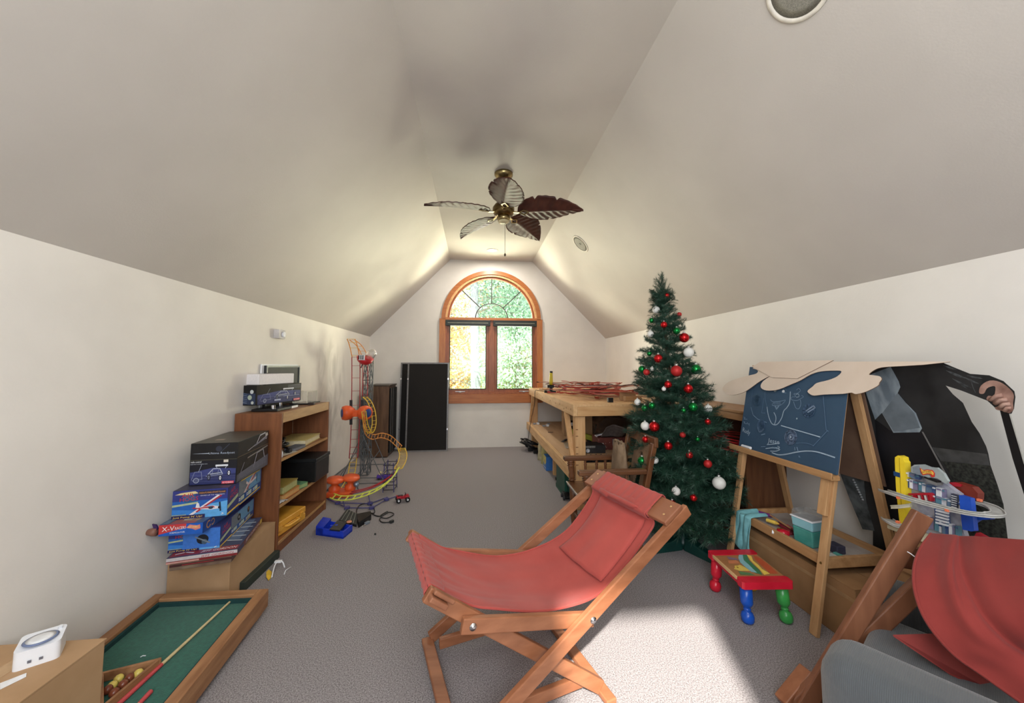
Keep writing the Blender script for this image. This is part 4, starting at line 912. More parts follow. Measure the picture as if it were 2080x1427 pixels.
# ================================================================== WORKBENCH
wb = thing('workbench', 'sturdy unfinished pine workbench with a lower shelf under the far right wall', 'workbench', (1.56, 4.8, 0))
bxa, bxb, bya, byb, bt_ = .905, 2.225, 3.36, 6.14, .955
part('top_board', MB().box((bxa, bya, bt_ - .018), (bxb, byb, bt_)), PINE, wb)
part('side_beam', MB().box((bxa, bya, bt_ - .105), (bxa + .04, byb, bt_ - .0185)), PINE, wb, bevel=.003)
part('side_beam', MB().box((bxb - .04, bya, bt_ - .105), (bxb, byb, bt_ - .0185)), PINE, wb)
part('end_beam', MB().box((bxa + .0405, bya, bt_ - .105), (bxb - .0405, bya + .04, bt_ - .0185)), PINEX, wb, bevel=.003)
part('end_beam', MB().box((bxa + .0405, byb - .04, bt_ - .105), (bxb - .0405, byb, bt_ - .0185)), PINEX, wb)
for x in (bxa + .03, bxb - .15):
    for y in (bya + .045, byb - .135): part('leg', MB().box((x, y, 0), (x + .095, y + .09, bt_ - .106)), PINEZ, wb, bevel=.003)
part('leg', MB().box((bxa + .055, 4.5, 0), (bxa + .15, 4.55, .27)), PINEZ, wb, bevel=.003)
part('leg', MB().box((1.88, 5.45, .401), (1.98, 5.53, bt_ - .106)), PINEZ, wb, bevel=.003)
part('diagonal_brace', MB().beam((bxa + .02, bya + .34, bt_ - .11), (bxa + .02, bya + .08, .42), .035, .05, (1, 0, 0)), PINEZ, wb, bevel=.003)
part('diagonal_brace', MB().beam((bxa + .02, byb - .34, bt_ - .11), (bxa + .02, byb - .08, .42), .035, .05, (1, 0, 0)), PINEZ, wb, bevel=.003)
lz = .40
part('lower_side_beam', MB().box((bxa - .04, bya + .0, lz - .11), (bxa - .001, byb, lz)), PINE, wb, bevel=.003)
part('lower_shelf', MB().box((bxa, bya + .3, lz - .012), (bxb, byb, lz + .0)), wood('plywood', (206, 172, 136), (190, 152, 114), .6, 'y', 3), wb)
part('lower_end_beam', MB().box((bxa, bya + .14, lz - .105), (bxb, bya + .18, lz - .013)), PINEX, wb)
for i, (y_, z_) in enumerate(((3.45, .905), (3.62, .90), (3.72, .88), (3.9, .91), (4.1, .9), (4.4, .905), (4.9, .9), (5.3, .91))):
    part('knot', MB().lathe([(.0005, .0012), (.007, .001), (.009, .0)], (bxa - .0002, y_, z_), (-1, 0, 0), 10), mat('knot_brown', (120, 74, 40), .7), wb)
for z_ in (.72, .66, .56, .5, .40):
    part('knot', MB().box((bxa + .032, bya + .0435, z_), (bxa + .055, bya + .0448, z_ + .006)), mat('knot_brown', (120, 74, 40)), wb)
tz = bt_ + .001
# pile of slot track: every strip a thing
TRB = mat('hot_orange_track', (178, 66, 46), .45, (156, 54, 38), 20); TRD = mat('dark_track', (96, 44, 38), .5, (76, 36, 32), 20)
rnd = random.Random(5)
kinds = ['orange curved slot track strip in the tangled pile on the workbench', 'dark red slot track strip in the tangled pile on the workbench']
for i in range(34):
    cx_, cy_ = rnd.uniform(1.25, 1.8), rnd.uniform(3.75, 5.4); a = rnd.uniform(-.9, .9) + (math.pi if rnd.random() < .5 else 0); r = rnd.uniform(.35, 1.1); L = rnd.uniform(.5, 1.15)
    z = tz + .006 + .0036 * i; sgn = rnd.choice((-1, 1)); pts = []
    for j in range(17):
        th = (j / 16 - .5) * L / r; lx, ly = r * math.sin(th), sgn * r * (1 - math.cos(th))
        X_, Y_ = cx_ + lx * math.cos(a) - ly * math.sin(a), cy_ + lx * math.sin(a) + ly * math.cos(a)
        pts.append(Vector((min(2.2, max(.95, X_)), min(6.05, max(3.62, Y_)), z + .02 * (abs(j - 8) / 8) ** 2 * rnd.choice((0, 1, 1)))))
    k = i % 3 == 2
    t = thing('slot_track_strip', kinds[1 if k else 0], 'toy track', pts[8], 'dark red slot track strips on the bench' if k else 'orange slot track strips on the bench')
    mb = MB(); edge = MB()
    for p, q_ in zip(pts, pts[1:]):
        if (q_ - p).length < .004: continue
        mb.beam(p, q_, .04, .003, (0, 0, 1)); dd = (q_ - p).normalized(); s_ = Vector((dd.y, -dd.x, 0)) * .019
        edge.beam(p + s_ + k_ * .004, q_ + s_ + k_ * .004, .003, .006, (0, 0, 1)).beam(p - s_ + k_ * .004, q_ - s_ + k_ * .004, .003, .006, (0, 0, 1))
    tm = TRD if k else TRB
    part('track_bed', mb, tm, t); part('track_lip', edge, mat('lip_silver', (176, 120, 96), .4) if i % 4 == 1 else tm, t)
# upright yellow controller on black base
c = aty(1118, 790, 4.9); c.z = tz
t = thing('yellow_controller', 'upright yellow toy hand controller on a black base at the bench edge', 'controller', (1.07, 4.95, tz))
cx_, cy_ = aty(1119, 787, 4.95).x, 4.95
part('black_base', MB().box((cx_ - .07, cy_ - .09, tz), (cx_ + .05, cy_ + .05, tz + .03)), BLACKP, t, bevel=.004)
part('black_neck', MB().box((cx_ - .02, cy_ - .02, tz + .03), (cx_ + .02, cy_ + .02, tz + .09)).cyl((cx_ - .05, cy_, tz + .085), (cx_ + .04, cy_, tz + .085), .02), BLACKP, t, bevel=.003)
part('yellow_grip', MB().lathe([(.0005, 0), (.022, .0), (.026, .05), (.021, .12), (.02, .16), (.0005, .16)], (cx_ + .0, cy_, tz + .105), (.03, 0, 1), 18), mat('grip_yellow', (206, 186, 50), .4), t)
part('black_cap', MB().cyl((cx_ + .005, cy_, tz + .262), (cx_ + .006, cy_, tz + .29), .02), BLACKP, t)
part('side_knob', MB().cyl((cx_ - .1, cy_ - .05, tz + .021), (cx_ - .07, cy_ - .05, tz + .021), .018), BLACKP, t)
cbl = MB().tube(smooth_path([(cx_ - .07, cy_ + .0, tz + .006), (1.0, 5.2, tz + .004), (.93, 5.35, tz + .004), (.888, 5.4, bt_ - .01), (.885, 5.45, .75), (.875, 5.7, .5), (.85, 5.75, .3), (.83, 5.8, .1), (.85, 5.85, .03)], 6), .004, 6).build('thin_black_wire', BLACKP, None, label='thin black wire running over the bench edge down to the carpet', cat='cable')
WB_ = wood('block_wood', (178, 138, 96), (156, 116, 76), .6, 'x')
rcube('wood_block', (1.60, 3.66, tz), .18, .05, .05, 8, WB_, label='small wooden block at the front right of the bench top', cat='wood block')
rcube('wood_block', (1.58, 3.735, tz), .16, .05, .085, -10, WB_, label='taller wooden block behind the small one on the bench top', cat='wood block')
rcube('black_clamp_block', (1.33, 3.56, tz), .05, .04, .045, 0, BLACKP, label='tiny black block near the front edge of the bench top', cat='block')
# lower shelf contents
sz_ = lz + .001
t = thing('letter_carton', 'open cardboard carton marked K-8 on the lower shelf of the workbench', 'box', (1.33, 5.0, sz_))
mb = MB(); o_ = Vector((1.18, 4.85, sz_)); a_, b_ = Vector((.36, -.05, 0)), Vector((.04, .3, 0)); H = .30
for o2, u1, u2 in ((o_, a_, b_.normalized() * .005), (o_ + b_, a_, b_.normalized() * .005), (o_, a_.normalized() * .005, b_), (o_ + a_, a_.normalized() * .005, b_)): mb.frame_box(o2, u1, u2, k_ * H)
mb.frame_box(o_, a_, b_, k_ * .005); part('carton_walls', mb, CARD, t)
part('open_flap', MB().prism([o_ + k_ * H, o_ + a_ + k_ * H, o_ + a_ * 1.0 + k_ * (H + .03) + b_ * .5, o_ + k_ * (H + .03) + b_ * .5], (0, 0, .004)), mat('flap_pale', (196, 180, 160), .8), t)
d = Decal(o_, a_, k_ * H); d.text('K-8', .1, .62, .36, .16, (110, 80, 56)); d.build(t)
t = thing('yellow_toy_gun', 'yellow-green toy blaster lying on the lower bench shelf before the carton', 'toy', (1.3, 4.5, sz_))
part('blaster_body', MB().beam((1.17, 4.50, sz_ + .12), (1.42, 4.36, sz_ + .05), .05, .06, k_), mat('olive_yellow', (158, 160, 48), .4), t, bevel=.01, seg=3)
part('blaster_muzzle', MB().cyl((1.14, 4.516, sz_ + .13), (1.17, 4.50, sz_ + .12), .018), mat('muzzle', (226, 220, 120), .4), t)
part('blaster_grip', MB().beam((1.36, 4.4, sz_ + .04), (1.38, 4.39, sz_ + .001), .04, .03, (1, 0, 0)), BLACKP, t)
c = (1.20, 4.56, sz_)
t = thing('black_toy_wreck', 'dark heap of black toy parts under the yellow-green blaster', 'toy parts', c)
for i in range(7): part('dark_piece', MB().beam((1.06 + .03 * i, 4.45 + .02 * (i % 3), sz_ + .006 + .008 * (i % 3)), (1.13 + .03 * i, 4.52 - .02 * (i % 2), sz_ + .02 + .012 * (i % 2)), .03, .010, k_), BLACKP if i % 2 else flat((90, 90, 96)), t)
t = thing('round_black_motor', 'small round black motor with a white hub standing by the carton', 'toy part', (1.24, 4.74, sz_))
part('motor_ring', MB().lathe([(.03, -.02), (.045, -.01), (.045, .01), (.03, .02)], (1.25, 4.74, sz_ + .17), (0, -1, 0), 18).beam((1.25, 4.74, sz_), (1.25, 4.74, sz_ + .13), .03, .03), BLACKP, t)
part('motor_hub', MB().lathe([(.0005, .024), (.022, .022), (.024, .0)], (1.25, 4.74, sz_ + .17), (0, -1, 0), 14), WHITEP, t)
t = thing('dark_game_box', 'dark box with a pale round picture near the front of the lower bench shelf', 'box', (1.2, 4.0, sz_))
rpart('box_body', (1.22, 3.95, sz_), .32, .2, .08, -2, mat('charcoal_card', (46, 44, 46), .5, (36, 34, 36), 20), t)
d = Decal((1.06, 3.849, sz_), (.32, 0, 0), (0, 0, .08)); d.rect(.0, .72, 1, .95, (150, 150, 146)); d.text('SCIENCE KIT', .06, .76, .6, .13, (60, 60, 60)); d.disc(.4, .35, .26, (190, 192, 200)); d.disc(.42, .3, .12, (236, 236, 240)); d.build(t)
flatbook('white_sheet_stack', 'stack of white and brown sheets at the front of the lower shelf', 'papers', (1.22, 4.2, sz_), .38, .22, .02, -8, (190, 176, 156), (214, 206, 192))
t = thing('maroon_box', 'maroon box with silver dots right of the front post under the bench', 'box', (1.45, 3.85, sz_))
rpart('box_body', (1.52, 4.1, sz_), .34, .22, .13, 0, mat('maroon_card', (120, 60, 50), .6, (98, 46, 40), 16), t)
d = Decal((1.35, 3.989, sz_), (.34, 0, 0), (0, 0, .13)); rn = random.Random(3)
for i in range(14): d.disc(rn.random(), rn.random(), .03, (206, 170, 150))
d.disc(.14, .5, .1, (200, 190, 184)); d.build(t)
t = thing('white_toy_wing', 'white rounded toy wing lying over the maroon box', 'toy', (1.47, 4.06, sz_ + .132))
part('wing_panel', MB().prism([(1.34 + .11 * (1 - math.cos(R(a))) * 1.0, 4.0 + .03 * math.sin(R(a * 2)) + .0, sz_ + .135 + .0003 * a) for a in range(0, 181, 20)] + [(1.34 + .11 * (1 - math.cos(R(a))), 4.09, sz_ + .135 + .0003 * a) for a in range(180, -1, -20)], (0, 0, .010)), WHITEP, t)
part('wing_bracket', MB().box((1.50, 3.93, sz_ + .05), (1.56, 3.97, sz_ + .12)), flat((200, 204, 208)), t, bevel=.004)
for i in range(5):
    for j in range(2):
        x_, y_ = 1.10 + .052 * i, 3.58 + .06 * j
        t = thing('glass_bauble', 'clear silver glass ball in the row standing on the bench end beam', 'ornament', (x_, y_, lz - .013), 'silver glass balls under the bench')
        part('glass_ball', MB().ball((x_, y_, lz + .012), .024, 16), mat('silver_glass', (190, 196, 204), .06, (170, 176, 186), 8, metal=.9), t)
        part('ball_cap', MB().cyl((x_, y_, lz + .034), (x_, y_, lz + .042), .007), CHROME, t)
MB().box((1.06, 3.53, lz - .055), (1.38, 3.66, lz - .0135)).build('bauble_tray', BLACKP, None, label='low black tray holding the silver glass balls behind the front post', cat='tray', bevel=.003)
# chest behind
t = thing('domed_chest', 'large dusty brown chest with a sloping lid on the lower bench shelf', 'chest', (1.95, 5.0, sz_))
CHB = mat('dusty_brown', (98, 78, 62), .8, (74, 56, 44), 6)
part('chest_body', MB().box((1.55, 4.55, sz_), (2.12, 5.4, sz_ + .12)), CHB, t, bevel=.01)
part('chest_lid', MB().prism([(1.55, 4.55, sz_ + .121), (2.12, 4.55, sz_ + .121), (2.12, 4.55, sz_ + .17), (1.9, 4.55, sz_ + .26), (1.65, 4.55, sz_ + .28), (1.55, 4.55, sz_ + .2)], (0, .85, 0)), CHB, t, bevel=.01)
sh = MB().grid(lambda u, v: Vector((1.38 + .24 * u, 3.84 + .02 * math.sin(u * 5), sz_ + .135 + .001)) + Vector((0, .16 * (1 - v), .16 * v * (1 - .55 * abs(u - .4))  + .006 * noise.noise(Vector((u * 6, v * 5, 0))))), 14, 10)
sh.build('grey_cloth', mat('taupe_cloth', (120, 110, 106), .9, (104, 94, 90), 30, .1), None, label='limp grey-brown cloth hanging behind the wooden armchair', cat='cloth', solid=.004)
cz_ = thing('black_antenna_toy', 'black toy with a thin antenna behind the front post', 'toy', (1.35, 4.45, sz_))
part('antenna', MB().cyl((1.44, 4.42, sz_ + .05), (1.47, 4.42, sz_ + .2), .004).cyl((1.44, 4.42, sz_ + .05), (1.56, 4.4, sz_ + .1), .004).ball((1.47, 4.42, sz_ + .2), .01), BLACKP, cz_)
part('toy_body', MB().box((1.40, 4.36, sz_), (1.5, 4.48, sz_ + .05)), BLACKP, cz_, bevel=.008)
# far end of the lower shelf: white bits
rnd = random.Random(2)
for i in range(5):
    x_, y_ = .95 + .055 * i, 5.75 + rnd.uniform(-.12, .12)
    MB().box((x_ - .02, y_ - .03, sz_), (x_ + .02, y_ + .03, sz_ + .02 + .01 * (i % 2))).build('white_plug', WHITEP if i % 2 else flat((150, 152, 160)), None, bevel=.004, label='small white or grey plug at the far end of the lower shelf', cat='plug', group='plugs at the far end of the lower bench shelf')
MB().box((1.02, 5.1, sz_), (1.09, 5.14, sz_ + .004)).build('dark_slip', flat((110, 90, 76)), None, label='small dark slip lying alone on the pale lower shelf', cat='slip')
# under the bench
cw_ = thing('black_cable_heap', 'heap of black cables and adapters on the carpet under the bench far end', 'cable', (.84, 5.9, 0))
pts = []
for i in range(120):
    a = i * .37; pts.append((.86 + (.10 + .05 * math.sin(i * .5)) * math.cos(a), 5.85 + (.10 + .06 * math.cos(i * .31)) * math.sin(a), .012 + .14 * abs(math.sin(i * .09)) * (1 - .4 * math.cos(a))))
part('cable_loops', MB().tube(pts, .008, 5), BLACKP, cw_)
part('adapter', MB().box((.90, 5.62, 0), (.97, 5.7, .05)), BLACKP, cw_, bevel=.005)
part('adapter', MB().box((.84, 5.78, 0), (.92, 5.86, .06)), BLACKP, cw_, bevel=.005)
for x_, y_, h_, c_, lab in ((.98, 5.28, .27, (206, 196, 160), 'cream paper bag standing under the far part of the bench'), (.99, 5.08, .22, (196, 190, 132), 'pale yellow paper bag under the bench beside the cream one')):
    MB().grid(lambda u, v: Vector((x_ + .08 * math.cos(2 * math.pi * u) * (1 - .25 * v), y_ + .09 * math.sin(2 * math.pi * u) * (1 - .2 * v), h_ * v)) + Vector((.012 * noise.noise(Vector((u * 7, v * 4, x_))), .012 * noise.noise(Vector((u * 5, v * 6, y_))), 0)), 24, 8).build('paper_bag', mat('paper_%d' % c_[2], c_, .8, tuple(v * .8 for v in c_), 9), None, label=lab, cat='bag', solid=.003)
t = thing('blue_printed_box', 'blue and yellow printed box on the carpet before the bench middle leg', 'box', (1.0, 4.75, 0))
part('box_body', MB().box((.91, 4.70, 0), (1.08, 4.88, .17)), flat((60, 120, 196)), t, bevel=.002)
d = Decal((.91, 4.88, 0), (0, -.18, 0), (0, 0, .17)); d.poly([(0, .5), (.5, .3), (1, .6), (1, 1), (0, 1)], (210, 200, 110)); d.disc(.5, .6, .14, (190, 120, 60)); d.line([(.1, .15), (.9, .15)], .05, (220, 226, 236)); d.build(t)
t = thing('green_crate', 'dark green crate with black handles under the near part of the bench', 'crate', (1.05, 3.85, 0))
GRN = mat('bottle_green', (24, 78, 64), .45, (18, 66, 54), 12)
part('crate_body', MB().box((.905, 3.72, .03), (1.18, 4.10, .28)), GRN, t, bevel=.006)
part('crate_panel', MB().box((.93, 3.714, .06), (1.15, 3.72, .13)), mat('green_dark', (14, 50, 44), .5), t, bevel=.002)
for i in range(6): part('crate_rib', MB().box((.94 + .035 * i, 3.709, .064), (.955 + .035 * i, 3.7145, .126)), GRN, t)
part('crate_base', MB().box((.9, 3.715, 0), (1.185, 4.105, .03)), GRN, t)
t = thing('black_toy_car', 'black toy car on the carpet in front of the green crate', 'toy vehicle', atz(1148, 1013))
c = atz(1150, 1012); part('car_body', MB().prism([(c.x - .03, c.y - .07, .02), (c.x - .03, c.y + .07, .02), (c.x - .03, c.y + .07, .04), (c.x - .03, c.y + .03, .065), (c.x - .03, c.y - .03, .065), (c.x - .03, c.y - .07, .038)], (.06, 0, 0)), BLACKP, t, bevel=.005)
for sx in (-.034, .034):
    for sy in (-.045, .045): part('wheel', MB().cyl((c.x + sx - .008, c.y + sy, .0182), (c.x + sx + .008, c.y + sy, .0182), .018, n=14), RODB, t)
for (px_, py_, lab) in ((1133, 974, 'little black toy part on the carpet beside the green crate top'), (1135, 985, 'little black toy part on the carpet lower beside the green crate')):
    c = atz(px_, py_); t = thing('toy_part', lab, 'toy part', c); part('part_body', MB().box((c.x - .03, c.y - .02, 0), (c.x + .03, c.y + .02, .03)), BLACKP, t, bevel=.006, seg=3); part('part_pin', MB().cyl((c.x, c.y - .02, .015), (c.x, c.y - .035, .015), .006), WHITEP, t)

# ================================================================== WOODEN ARMCHAIR BY THE TREE
OAK = wood('antique_oak', (112, 74, 48), (80, 50, 32), .3, 'x'); OAKZ = wood('antique_oak_turned', (116, 76, 48), (82, 50, 32), .28, 'z')
wc = thing('wooden_armchair', 'dark oak armchair with turned spindles, between the workbench and the red sling chair', 'chair', (.95, 2.66, 0))
ax0, ax1, an, af, az_ = .735, 1.10, 2.46, 2.86, .61
part('seat', MB().box((ax0 - .02, an - .01, .40), (ax1 + .04, af + .01, .425)), OAK, wc, bevel=.004)
def turned(p, q, r, parent=wc, name='spindle', m=OAKZ, n=14):
    p, q = Vector(p), Vector(q); L = (q - p).length
    pr = [(.75, 0), (.75, .06), (1.15, .09), (.7, .12), (.95, .16), (1.0, .3), (.8, .45), (1.0, .6), (.95, .72), (1.25, .78), (.7, .82), (1.3, .86), (.8, .90), (1.2, .94), (1.2, 1)]
    return part(name, MB().lathe([(r * a, L * b) for a, b in pr], p, q - p, n), m, parent)
for y in (an, af):
    part('arm', MB().beam((ax0 - .045, y, az_ - .011), (ax1 + .06, y, az_ - .011), .055, .034), OAK, wc, bevel=.01, seg=3)
    turned((ax0 + .02, y, .425), (ax0 + .01, y, az_ - .025), .024)
    for x in (.86, .95, 1.02): turned((x, y, .425), (x, y, az_ - .025), .010)
    part('leg', MB().lathe([(.016, 0), (.024, .05), (.018, .1), (.028, .2), (.02, .24), (.03, .3), (.03, .4)], (ax0 + .03, y, 0), n=14), OAKZ, wc)
    part('leg', MB().beam((ax1, y, 0), (ax1, y, .40), .035, .035), OAKZ, wc, bevel=.003)
    part('back_post', MB().beam((ax1 + .04, y, .425), (ax1 + .12, y, .78), .035, .04, (0, 1, 0)), OAKZ, wc, bevel=.004)
    part('side_stretcher', MB().cyl((ax0 + .03, y, .13), (ax1, y, .13), .011), OAK, wc)
part('front_stretcher', MB().cyl((ax0 + .03, an, .2), (ax0 + .03, af, .2), .013), OAK, wc)
part('lit_edge', MB().beam((ax0 - .023, an - .01, .423), (ax0 - .023, af + .01, .423), .005, .008), mat('lit_edge_paint', (240, 240, 238), .15, metal=.6), wc, label='light on the front seat edge, painted as a bright strip')  # wooden seat edge catching light, painted as a pale shiny strip
part('crest_rail', MB().beam((ax1 + .125, an - .03, .79), (ax1 + .125, af + .03, .79), .03, .07), OAK, wc, bevel=.008, seg=3)
# splat with a pointed arch cut through, lifted by the two walls of the arch
sx_ = ax1 + .075; spm = mat('dusty_oak', (132, 104, 80), .7, (112, 86, 64), 10)
def splat_pt(y, z): return Vector((ax1 + .035 + (z - .425) * .22, y, z))
yc = 2.60
for s_ in (-1, 1):
    pts = [(yc + s_ * .10, .43), (yc + s_ * .045, .43)] + [(yc + s_ * .045 * math.cos(R(a)), .62 + .08 * math.sin(R(a))) for a in (0, 22, 45, 68, 90)] + [(yc, .80), (yc + s_ * .09, .80), (yc + s_ * .13, .66)]
    part('back_splat', MB().prism([splat_pt(*p_) for p_ in pts], (.018, 0, 0)), spm, wc)
t = thing('brown_paper_sack', 'crumpled brown paper sack resting on the seat back end of the wooden armchair', 'bag', (1.0, 2.62, .43))
part('sack_body', MB().grid(lambda u, v: Vector((1.055 + .045 * math.cos(2 * math.pi * u) * (1.1 - .5 * v), 2.66 + .15 * math.sin(2 * math.pi * u) * (1 - .45 * v), .4265 + .33 * v)) + Vector((.02, .03, .02)) * noise.noise(Vector((math.cos(2 * math.pi * u) * 3, math.sin(2 * math.pi * u) * 3, v * 4))) * v, 30, 14), mat('sack_brown', (138, 116, 92), .85, (112, 92, 72), 10), t, solid=.003)
part('sack_fold', MB().beam((1.055, 2.58, .75), (1.055, 2.74, .75), .02, .03), mat('sack_brown', (138, 116, 92)), t, bevel=.006)

# ================================================================== CHRISTMAS TREE
TX, TY_, TH = 1.52, 2.66, 1.93
tree = thing('christmas_tree', 'tall slim artificial green Christmas tree hung with red, green and white balls', 'christmas tree', (TX, TY_, 0))
AXP = [(z_, atx_) for z_, atx_ in sorted((lambda q: (q.z, q.x))(aty(1240 + zx / 2.418, 540 + zy / 2.418, 2.66)) for zx, zy in ((236, 50), (243, 150), (258, 215), (272, 350), (280, 480), (302, 680), (330, 900), (345, 1050), (352, 1200)))]
def tax(z):
    if z <= AXP[0][0]: return AXP[0][1]
    for (a, xa), (b, xb) in zip(AXP, AXP[1:]):
        if z <= b: return xa + (xb - xa) * (z - a) / (b - a)
    return AXP[-1][1]
part('trunk', MB().tube([(TX, TY_, .03)] + [(tax(z_), TY_, z_) for z_ in (.4, .8, 1.2, 1.5, 1.7, 1.86)], .022, 8, r2=.008), mat('trunk_brown', (84, 62, 46), .8), tree)
ndl = mat('fir_needles', (34, 72, 54), .55, (16, 44, 34), 40, mixpos=(.3, .7))
ndl2 = mat('fir_needles_light', (64, 100, 82), .5, (30, 62, 48), 40)
def trad(z):
    K = [(0.10, .10), (.18, .32), (.26, .40), (.42, .385), (.62, .345), (.85, .31), (1.05, .275), (1.2, .245), (1.35, .20), (1.5, .155), (1.62, .13), (1.72, .07), (1.84, .035), (1.95, .008)]
    if z <= K[0][0]: return K[0][1]
    for (a, ra), (b, rb) in zip(K, K[1:]):
        if z <= b: return ra + (rb - ra) * (z - a) / (b - a)
    return .01
def spray_mesh(seed, twigs=12, dens=84):
    rn = random.Random(seed); mb = MB()
    def needles(p, q, n, L):
        d = (q - p); dn = d.normalized(); _, s, u = orth(dn)
        for i in range(n):
            t = (i + rn.random()) / n; c = p + d * t; a = rn.uniform(0, 2 * math.pi)
            o = (s * math.cos(a) + u * math.sin(a)); tip = c + (o * .8 + dn * rn.uniform(.35, .9)).normalized() * L * rn.uniform(.7, 1.15)
            w = dn.cross(o).normalized() * .0029
            mb.add([c - w, c + w, tip], [(0, 1, 2)], ndl if rn.random() < .8 else ndl2)
        mb.tube([p, q], .003, 4, ndl)
    tipv = Vector((1.0, 0, 0))
    base = Vector((.08, 0, 0)); needles(base, Vector((.96, 0, .03)), int(dens * 1.8), .13)
    for i in range(twigs):
        t = .12 + .80 * i / twigs; a = rn.uniform(-1, 1) * .9 + (math.pi if i % 2 else 0); L = (.42 * (1 - t) + .16) * rn.uniform(.8, 1.1)
        p = Vector((t, 0, .02)); dv = Vector((.75, math.cos(a) * .8, math.sin(a) * .35 + .12)).normalized()
        needles(p, p + dv * L, dens, .115)
    me = bpy.data.meshes.new('branch'); me.from_pydata([tuple(v) for v in mb.v], [], mb.f)
    for m_ in mb.mats: me.materials.append(m_)
    me.polygons.foreach_set('material_index', mb.m); me.update(); return me
SPR = [spray_mesh(i) for i in range(6)]
rnd = random.Random(11); nb_ = 0
zl = 0.19
while zl < 1.84 and nb_ < 292:
    r = trad(zl); n = max(5, int(5 + r * 16)); off = rnd.random() * 6.28
    for i in range(n):
        a = off + 2 * math.pi * i / n + rnd.uniform(-.12, .12)
        o = bpy.data.objects.new('branch', SPR[nb_ % 6]); COL.objects.link(o); o.parent = tree
        ln = max(.11, r * rnd.uniform(.88, 1.12)) * 1.04
        el = rnd.uniform(.02, .34) + (.5 if zl > 1.66 else (.15 if zl > 1.45 else 0)) - (.15 if zl < .3 else 0)
        xo = tax(zl) - TX
        o.location = (xo, 0, zl + rnd.uniform(-.02, .02))
        o.rotation_euler = (rnd.uniform(-.6, .6), -el, a); sc = max(.8, min(1.25, .30 / ln * .9)) if ln < .3 else .95
        o.scale = (ln, max(ln * 1.1, .25), max(ln * 1.1, .25)) ; nb_ += 1
        if nb_ >= 292: break
    zl += .066 if zl < 1.0 else .058
for i in range(4):
    o = bpy.data.objects.new('branch', SPR[i]); COL.objects.link(o); o.parent = tree; o.location = (tax(1.72) - TX + .004 * i, 0, 1.70 + .02 * i); o.rotation_euler = (i * 1.5, -1.5 + .06 * i, 3.0 + i * .3); o.scale = (.25, .2, .2)
# stand
st = thing('tree_stand', 'dark green three-legged plastic tree stand with a raised hub', 'tree stand', (TX, TY_, 0))
STG = mat('stand_green', (12, 60, 54), .4, (8, 48, 44), 10)
part('stand_hub', MB().lathe([(.05, .0), (.05, .05), (.036, .06), (.036, .115), (.024, .115), (.024, .02), (.0005, .02)], (TX, TY_, .001), n=24), STG, st)
for ex_, ey_ in ((1.235, 2.60), (1.63, 2.36), (1.78, 2.86), (1.42, 2.95)):
    d_ = (Vector((ex_, ey_, 0)) - Vector((TX, TY_, 0))); u_ = d_.normalized(); s_ = Vector((-u_.y, u_.x, 0))
    c0 = Vector((TX, TY_, 0)) + u_ * .045; c1 = Vector((ex_, ey_, 0))
    part('stand_leg', MB().add([c0 - s_ * .05, c0 + s_ * .05, c1 + s_ * .035, c1 - s_ * .035, c0 - s_ * .035 + k_ * .085, c0 + s_ * .035 + k_ * .085, c1 + s_ * .02 + k_ * .022, c1 - s_ * .02 + k_ * .022], [(3, 2, 1, 0), (4, 5, 6, 7), (0, 1, 5, 4), (1, 2, 6, 5), (2, 3, 7, 6), (3, 0, 4, 7)]), STG, st, bevel=.006)
# baubles
def bauble_mat(n, c, metal=.75, rough=.18): return mat(n, c, rough, tuple(v * .85 for v in c), 12, metal=metal)
BM = {'red': bauble_mat('bauble_red', (206, 30, 34)), 'matt red': bauble_mat('bauble_matt_red', (190, 40, 40), .3, .5), 'green': bauble_mat('bauble_green', (24, 138, 64)), 'white': mat('bauble_white', (226, 226, 220), .35, (212, 212, 208), 60, .2, 220)}
PROT = {}
for cn, m_ in BM.items():
    e = None
    PROT[cn] = (MB().lathe([(math.sin(math.pi * i / 12) + 1e-5, -math.cos(math.pi * i / 12)) for i in range(13)], (0, 0, 0), n=20, m=m_), m_)
def mesh_of(mb, name):
    me = bpy.data.meshes.new(name); me.from_pydata([tuple(v) for v in mb.v], [], mb.f)
    for m2 in mb.mats: me.materials.append(m2)
    me.polygons.foreach_set('material_index', mb.m); me.polygons.foreach_set('use_smooth', mb.sm); me.update(); return me
BALLM = {cn: mesh_of(v[0], 'glass_ball') for cn, v in PROT.items()}
CAPM = mesh_of(MB().lathe([(.26, .93), (.26, 1.22), (.12, 1.28), (.0001, 1.28)], (0, 0, 0), n=12, m=mat('cap_silver2', (214, 216, 214), .3, metal=.8)), 'hanging_cap')
HKM = mesh_of(MB().tube([Vector((0, .0, 1.27 + .0)), (0, .14, 1.42), (0, 0, 1.58), (0, -.12, 1.45)], .03, 5, mat('hook_wire', (150, 150, 150), .4, metal=.8)), 'hook')
def tree_hit(px, py):
    r = ray(px, py); best = None; t = 1.6
    while t < 4.0:
        p = CAMP + r * t
        if .03 < p.z < 1.95:
            d = math.hypot(p.x - tax(p.z), p.y - TY_)
            if d < trad(p.z) * .98: return p
        t += .01
    return aty(px, py, TY_ - .05)
def zone(p):
    return 'near the tip' if p.z > 1.5 else ('in the upper part' if p.z > 1.15 else ('in the middle' if p.z > .7 else 'in the lower part'))
